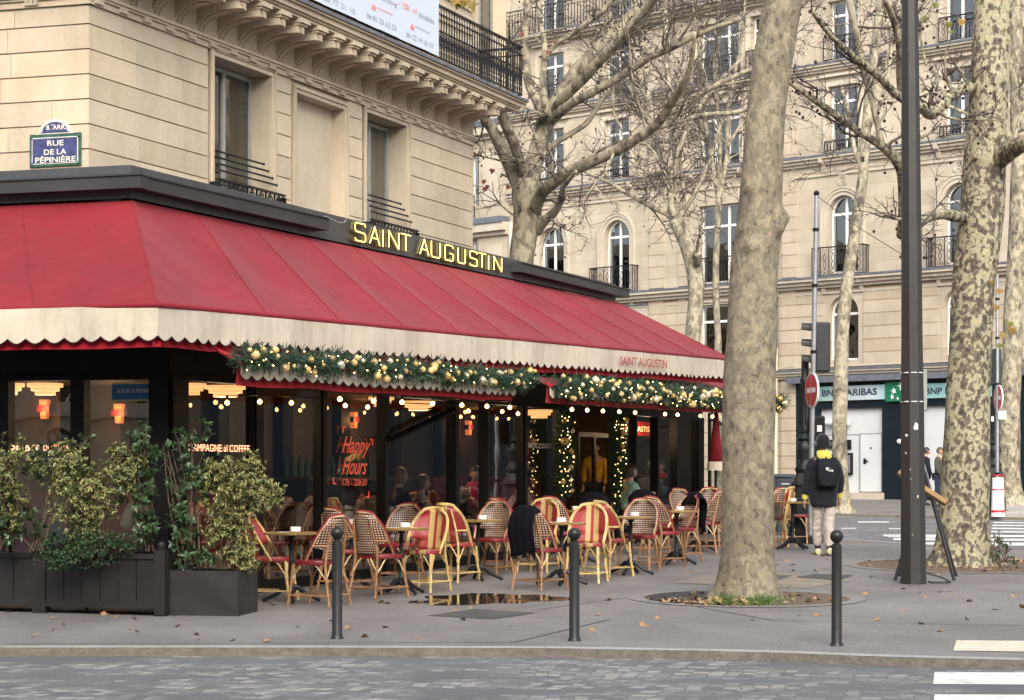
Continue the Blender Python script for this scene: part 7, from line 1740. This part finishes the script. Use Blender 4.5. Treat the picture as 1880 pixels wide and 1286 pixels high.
for sg,k,pit in ((-1,'anl',.0),(1,'anr',.35)):
    a=J[k][0]; m=MB(); rings=[]
    for y,w,h,z in ((-.08,.03,.04,.04),(-.075,.045,.07,.045),(-.02,.048,.075,.05),(.06,.05,.055,.035),(.13,.05,.04,.028),(.18,.035,.028,.02),(.195,.015,.015,.015)):
        rings.append([mw@V((a.x+w*math.cos(t_),a.y+y,max(.002,z+h*.7*math.sin(t_)+(pit*max(0,.1-y)*.35)))) for t_ in [2*PI*k2/12 for k2 in range(12)]])
    m.loft(rings); m.build('shoe',M['shoe'],wk,'all'); m=MB(); m.tube([mw@(a+V((0,0,-.02))),mw@(a+V((0,-.0,.05)))],.045,10); m.build('sock',M['jblack'],wk,True)
# ---- other people
def person(lab,q,f,kind,coat,hr,long_=.0,skin='skin',scarf=None,h=1.0,legs='navyc',reach=.3,lean=0):
    t=thing('person',lab,'person',tuple(q)); f=f.normalized(); mw=Matrix.Translation(q)@Matrix.Rotation(math.atan2(-f.x,f.y),4,'Z')@Matrix.Scale(h,4)
    if kind=='sit':
        J={'pelvis':(V((0,0,.53)),(.14,.11)),'waist':(V((0,.01+lean*.3,.68)),(.13,.10)),'chest':(V((0,.03+lean*.7,.88)),(.15,.11)),'neck':(V((0,.04+lean,1.05)),.05),'headn':(V((0,.06+lean,1.15)),.065),
         'shl':(V((-.17,.03+lean*.7,.97)),.055),'ell':(V((-.22,.1+lean,.74)),.042),'wrl':(V((-.13,reach,.80)),.028),'shr':(V((.17,.03+lean*.7,.97)),.055),'elr':(V((.22,.1+lean,.74)),.042),'wrr':(V((.12,reach+.02,.82)),.028),
         'hipl':(V((-.09,.06,.52)),.085),'knl':(V((-.10,.44,.50)),.062),'anl':(V((-.1,.46,.10)),.04),'hipr':(V((.09,.06,.52)),.085),'knr':(V((.10,.44,.50)),.062),'anr':(V((.1,.40,.10)),.04)}; hz=1.185
    else:
        J={'pelvis':(V((0,0,.93)),(.13,.10)),'waist':(V((0,.01,1.08)),(.125,.09)),'chest':(V((0,.02,1.28)),(.15,.105)),'neck':(V((0,.03,1.45)),.05),'headn':(V((0,.045,1.54)),.065),
         'shl':(V((-.17,.02,1.37)),.055),'ell':(V((-.22,.0,1.10)),.042),'wrl':(V((-.2,.12,.90)),.028),'shr':(V((.17,.02,1.37)),.055),'elr':(V((.22,.01,1.10)),.042),'wrr':(V((.2,.12,.92)),.028),
         'hipl':(V((-.09,0,.88)),.085),'knl':(V((-.09,.05,.49)),.06),'anl':(V((-.09,.03,.08)),.04),'hipr':(V((.09,0,.88)),.085),'knr':(V((.09,.0,.48)),.06),'anr':(V((.09,-.08,.08)),.04)}; hz=1.575
    skinmesh('body',J,ED,M[skin],t,mw,'pelvis',1)
    cr={'pelvis':(.175,.14),'waist':(.165,.13),'chest':(.18,.14),'neck':(.075,.075),'shl':.082,'ell':.066,'wrl':.046,'shr':.082,'elr':.066,'wrr':.046}
    skinmesh('coat',{k:(J[k][0],v) for k,v in cr.items()},ED[:3]+ED[4:10],M[coat],t,mw,'pelvis',2)
    skinmesh('trousers',{k:(J[k][0],v) for k,v in {'pelvis':(.15,.12),'hipl':.095,'knl':.075,'anl':.055,'hipr':.095,'knr':.075,'anr':.055}.items()},[('pelvis','hipl'),('hipl','knl'),('knl','anl'),('pelvis','hipr'),('hipr','knr'),('knr','anr')],M[legs],t,mw,'pelvis',1)
    hc=mw@V((0,J['headn'][0].y+.02,hz)); h*=.94; m=MB(); head(m,hc,f,h); m.build('head',M[skin],t,'all'); eyes(hc,f,t,h)
    m=MB(); hair(m,hc,f,long_,h*1.03); m.build('hair',M[hr],t,'all')
    if scarf:
        nk=J['neck'][0]; m=MB(); m.loft([[mw@(nk+V((r_*math.cos(a_),r_*.85*math.sin(a_)+.01,z))) for a_ in [2*PI*k/14 for k in range(14)]] for z,r_ in ((-.07,.11),(-.04,.125),(.0,.11),(.03,.085))]); m.loft([[mw@(nk+V((x_,.12+.02*j,z))) for x_ in (-.05,.05,.05,-.05)] if 0 else [mw@(nk+V((w_*math.cos(a_)+.02,.135+.018*math.sin(a_)-.02*j,-.05-.1*j))) for a_ in [2*PI*k/8 for k in range(8)]] for j,w_ in ((0,.045),(1,.06),(2,.065),(3,.05))]); m.build('scarf',M[scarf],t,'all')
    for sg,k,e in ((-1,'wrl','ell'),(1,'wrr','elr')):
        w=mw@J[k][0]; d=(w-mw@J[e][0]).normalized(); m=MB(); hand(m,w+d*.02,d,Z if kind=='sit' else f.cross(Z)*-sg,sg,h); m.build('hand',M[skin],t,True)
    for k in ('anl','anr'):
        a=J[k][0]; m=MB(); m.loft([[mw@V((a.x+w_*math.cos(t_),a.y+y,max(.0,a.z-.08)+max(.002,z+hh*math.sin(t_)))) for t_ in [2*PI*i/10 for i in range(10)]] for y,w_,hh,z in ((-.07,.03,.03,.04),(-.02,.045,.055,.055),(.08,.045,.035,.035),(.16,.035,.02,.022),(.185,.012,.01,.014))]); m.build('shoe',M['hairb'],t,'all')
    return t
def ins(x,p,lift=.015): s=GL.s(x,p); q=GL.pt(s,0,p); q.z=.02*q.y+lift; return q
person('seated woman with dark hair and a bright magenta scarf behind the glass, looking out',ins(871,-.5),V((.1,-1,0)),'sit','greyc','hairb',.10,'skin','magenta')
person('seated person with fair hair in a striped dark top behind the happy hours pane',ins(727,-.8),V((.8,.5,0)),'sit','navyc','hairl',.06,'skin2')
person('seated person in a pale fur coat behind the folded wind screen',ins(768,-.7),V((.9,.1,0)),'sit','furw','hairl',.05,'skin2',None,.92)
person('seated person in a pale green jacket beside the right doorway garland',ins(1152,.35,.0),V((.85,.45,0)),'sit','teal','hairb',.05,'skin')
person('seated woman with long dark hair and a grey coat behind the right panes',ins(1190,-.4),V((.55,.8,0)),'sit','greyc','hairb',.22,'skin')
person('seated man with a red scarf behind the right panes',ins(1216,-.5),V((-.5,-.8,0)),'sit','navyc','hairg',.0,'skin','redc')
person('man with short brown hair and a beige coat seated behind the left glass front',V((P(272,0,23.6).x,23.6,.50)),V((-.5,.85,0)),'sit','beigec','hairg',.0,'skin')
person('seated person in dark patterned clothes low behind the left hedge planter',V((P(95,0,23.7).x,23.7,.40)),V((.9,.3,0)),'sit','navyc','hairb',.05,'skin',None,.9)
person('person in a mustard yellow coat standing inside the open doorway',ins(1094,-1.6),V((-.3,-.95,0)),'stand','yellc','hairb',.02,'skin',None,.96)
person('person in an olive coat half hidden left of the big mottled trunk',V((P(1722,0,60).x,60,gz(60))),V((.9,-.4,0)),'stand','olive','hairg',.0,'skin',None,.97)
person('person in dark clothes just right of the lamp column on the far pavement',V((P(1698,0,62).x,62,gz(62))),V((.9,.2,0)),'stand','jblack','hairb',.0,'skin',None,.97)

# ================================================================ SIDE STREET MIRRORED IN THE FAR WINDOWS
LF=Plane((-46,20),V((0,1,0)))
if LF.n.x<0: LF.n=-LF.n
lf=thing('side_street_facade','cream house front across the side street, mirrored in the far windows','building',(-46,20,0))
hl_=[(3+i*4.2,4.4+i*4.2,2+j*3.4,4.4+j*3.4,False) for i in range(26) for j in range(4)]
m=MB(); wall(m,LF,0,115,-1,15.5,hl_,0,.3); m.build('wall',M['stoneL'],lf)
m=MB()
for h in hl_: m.quad(*[LF.pt(x,z,-.25) for x,z in ((h[0],h[2]),(h[1],h[2]),(h[1],h[3]),(h[0],h[3]))])
m.build('window',M['roomdark'],lf)
M['autumn']=leafmat('autumn_leaf',(.20,.13,.02),(.50,.33,.06),None,rough=.7)
for i in range(6):
    y=48+i*11; c=V((-27,y,8.5)); t_=shrub('golden leaved street tree beyond the cafe, number of its row told by distance only','tree',[(c,V((3.2,3.2,3.6))),(c+V((1.5,2,-1.5)),V((2.2,2.2,2)))],520,.30,.13,'autumn',70+i,V((-27,y,gz(y))),6,8,name='street_tree')
    t_['label']='golden leaved street tree along the side street behind the cafe'; t_['group']='golden trees along the side street'
    m=MB(); m.tube([V((-27,y,gz(y))),V((-27,y,6))],[.22,.14],8); m.build('trunk',M['barkC'],t_,True)
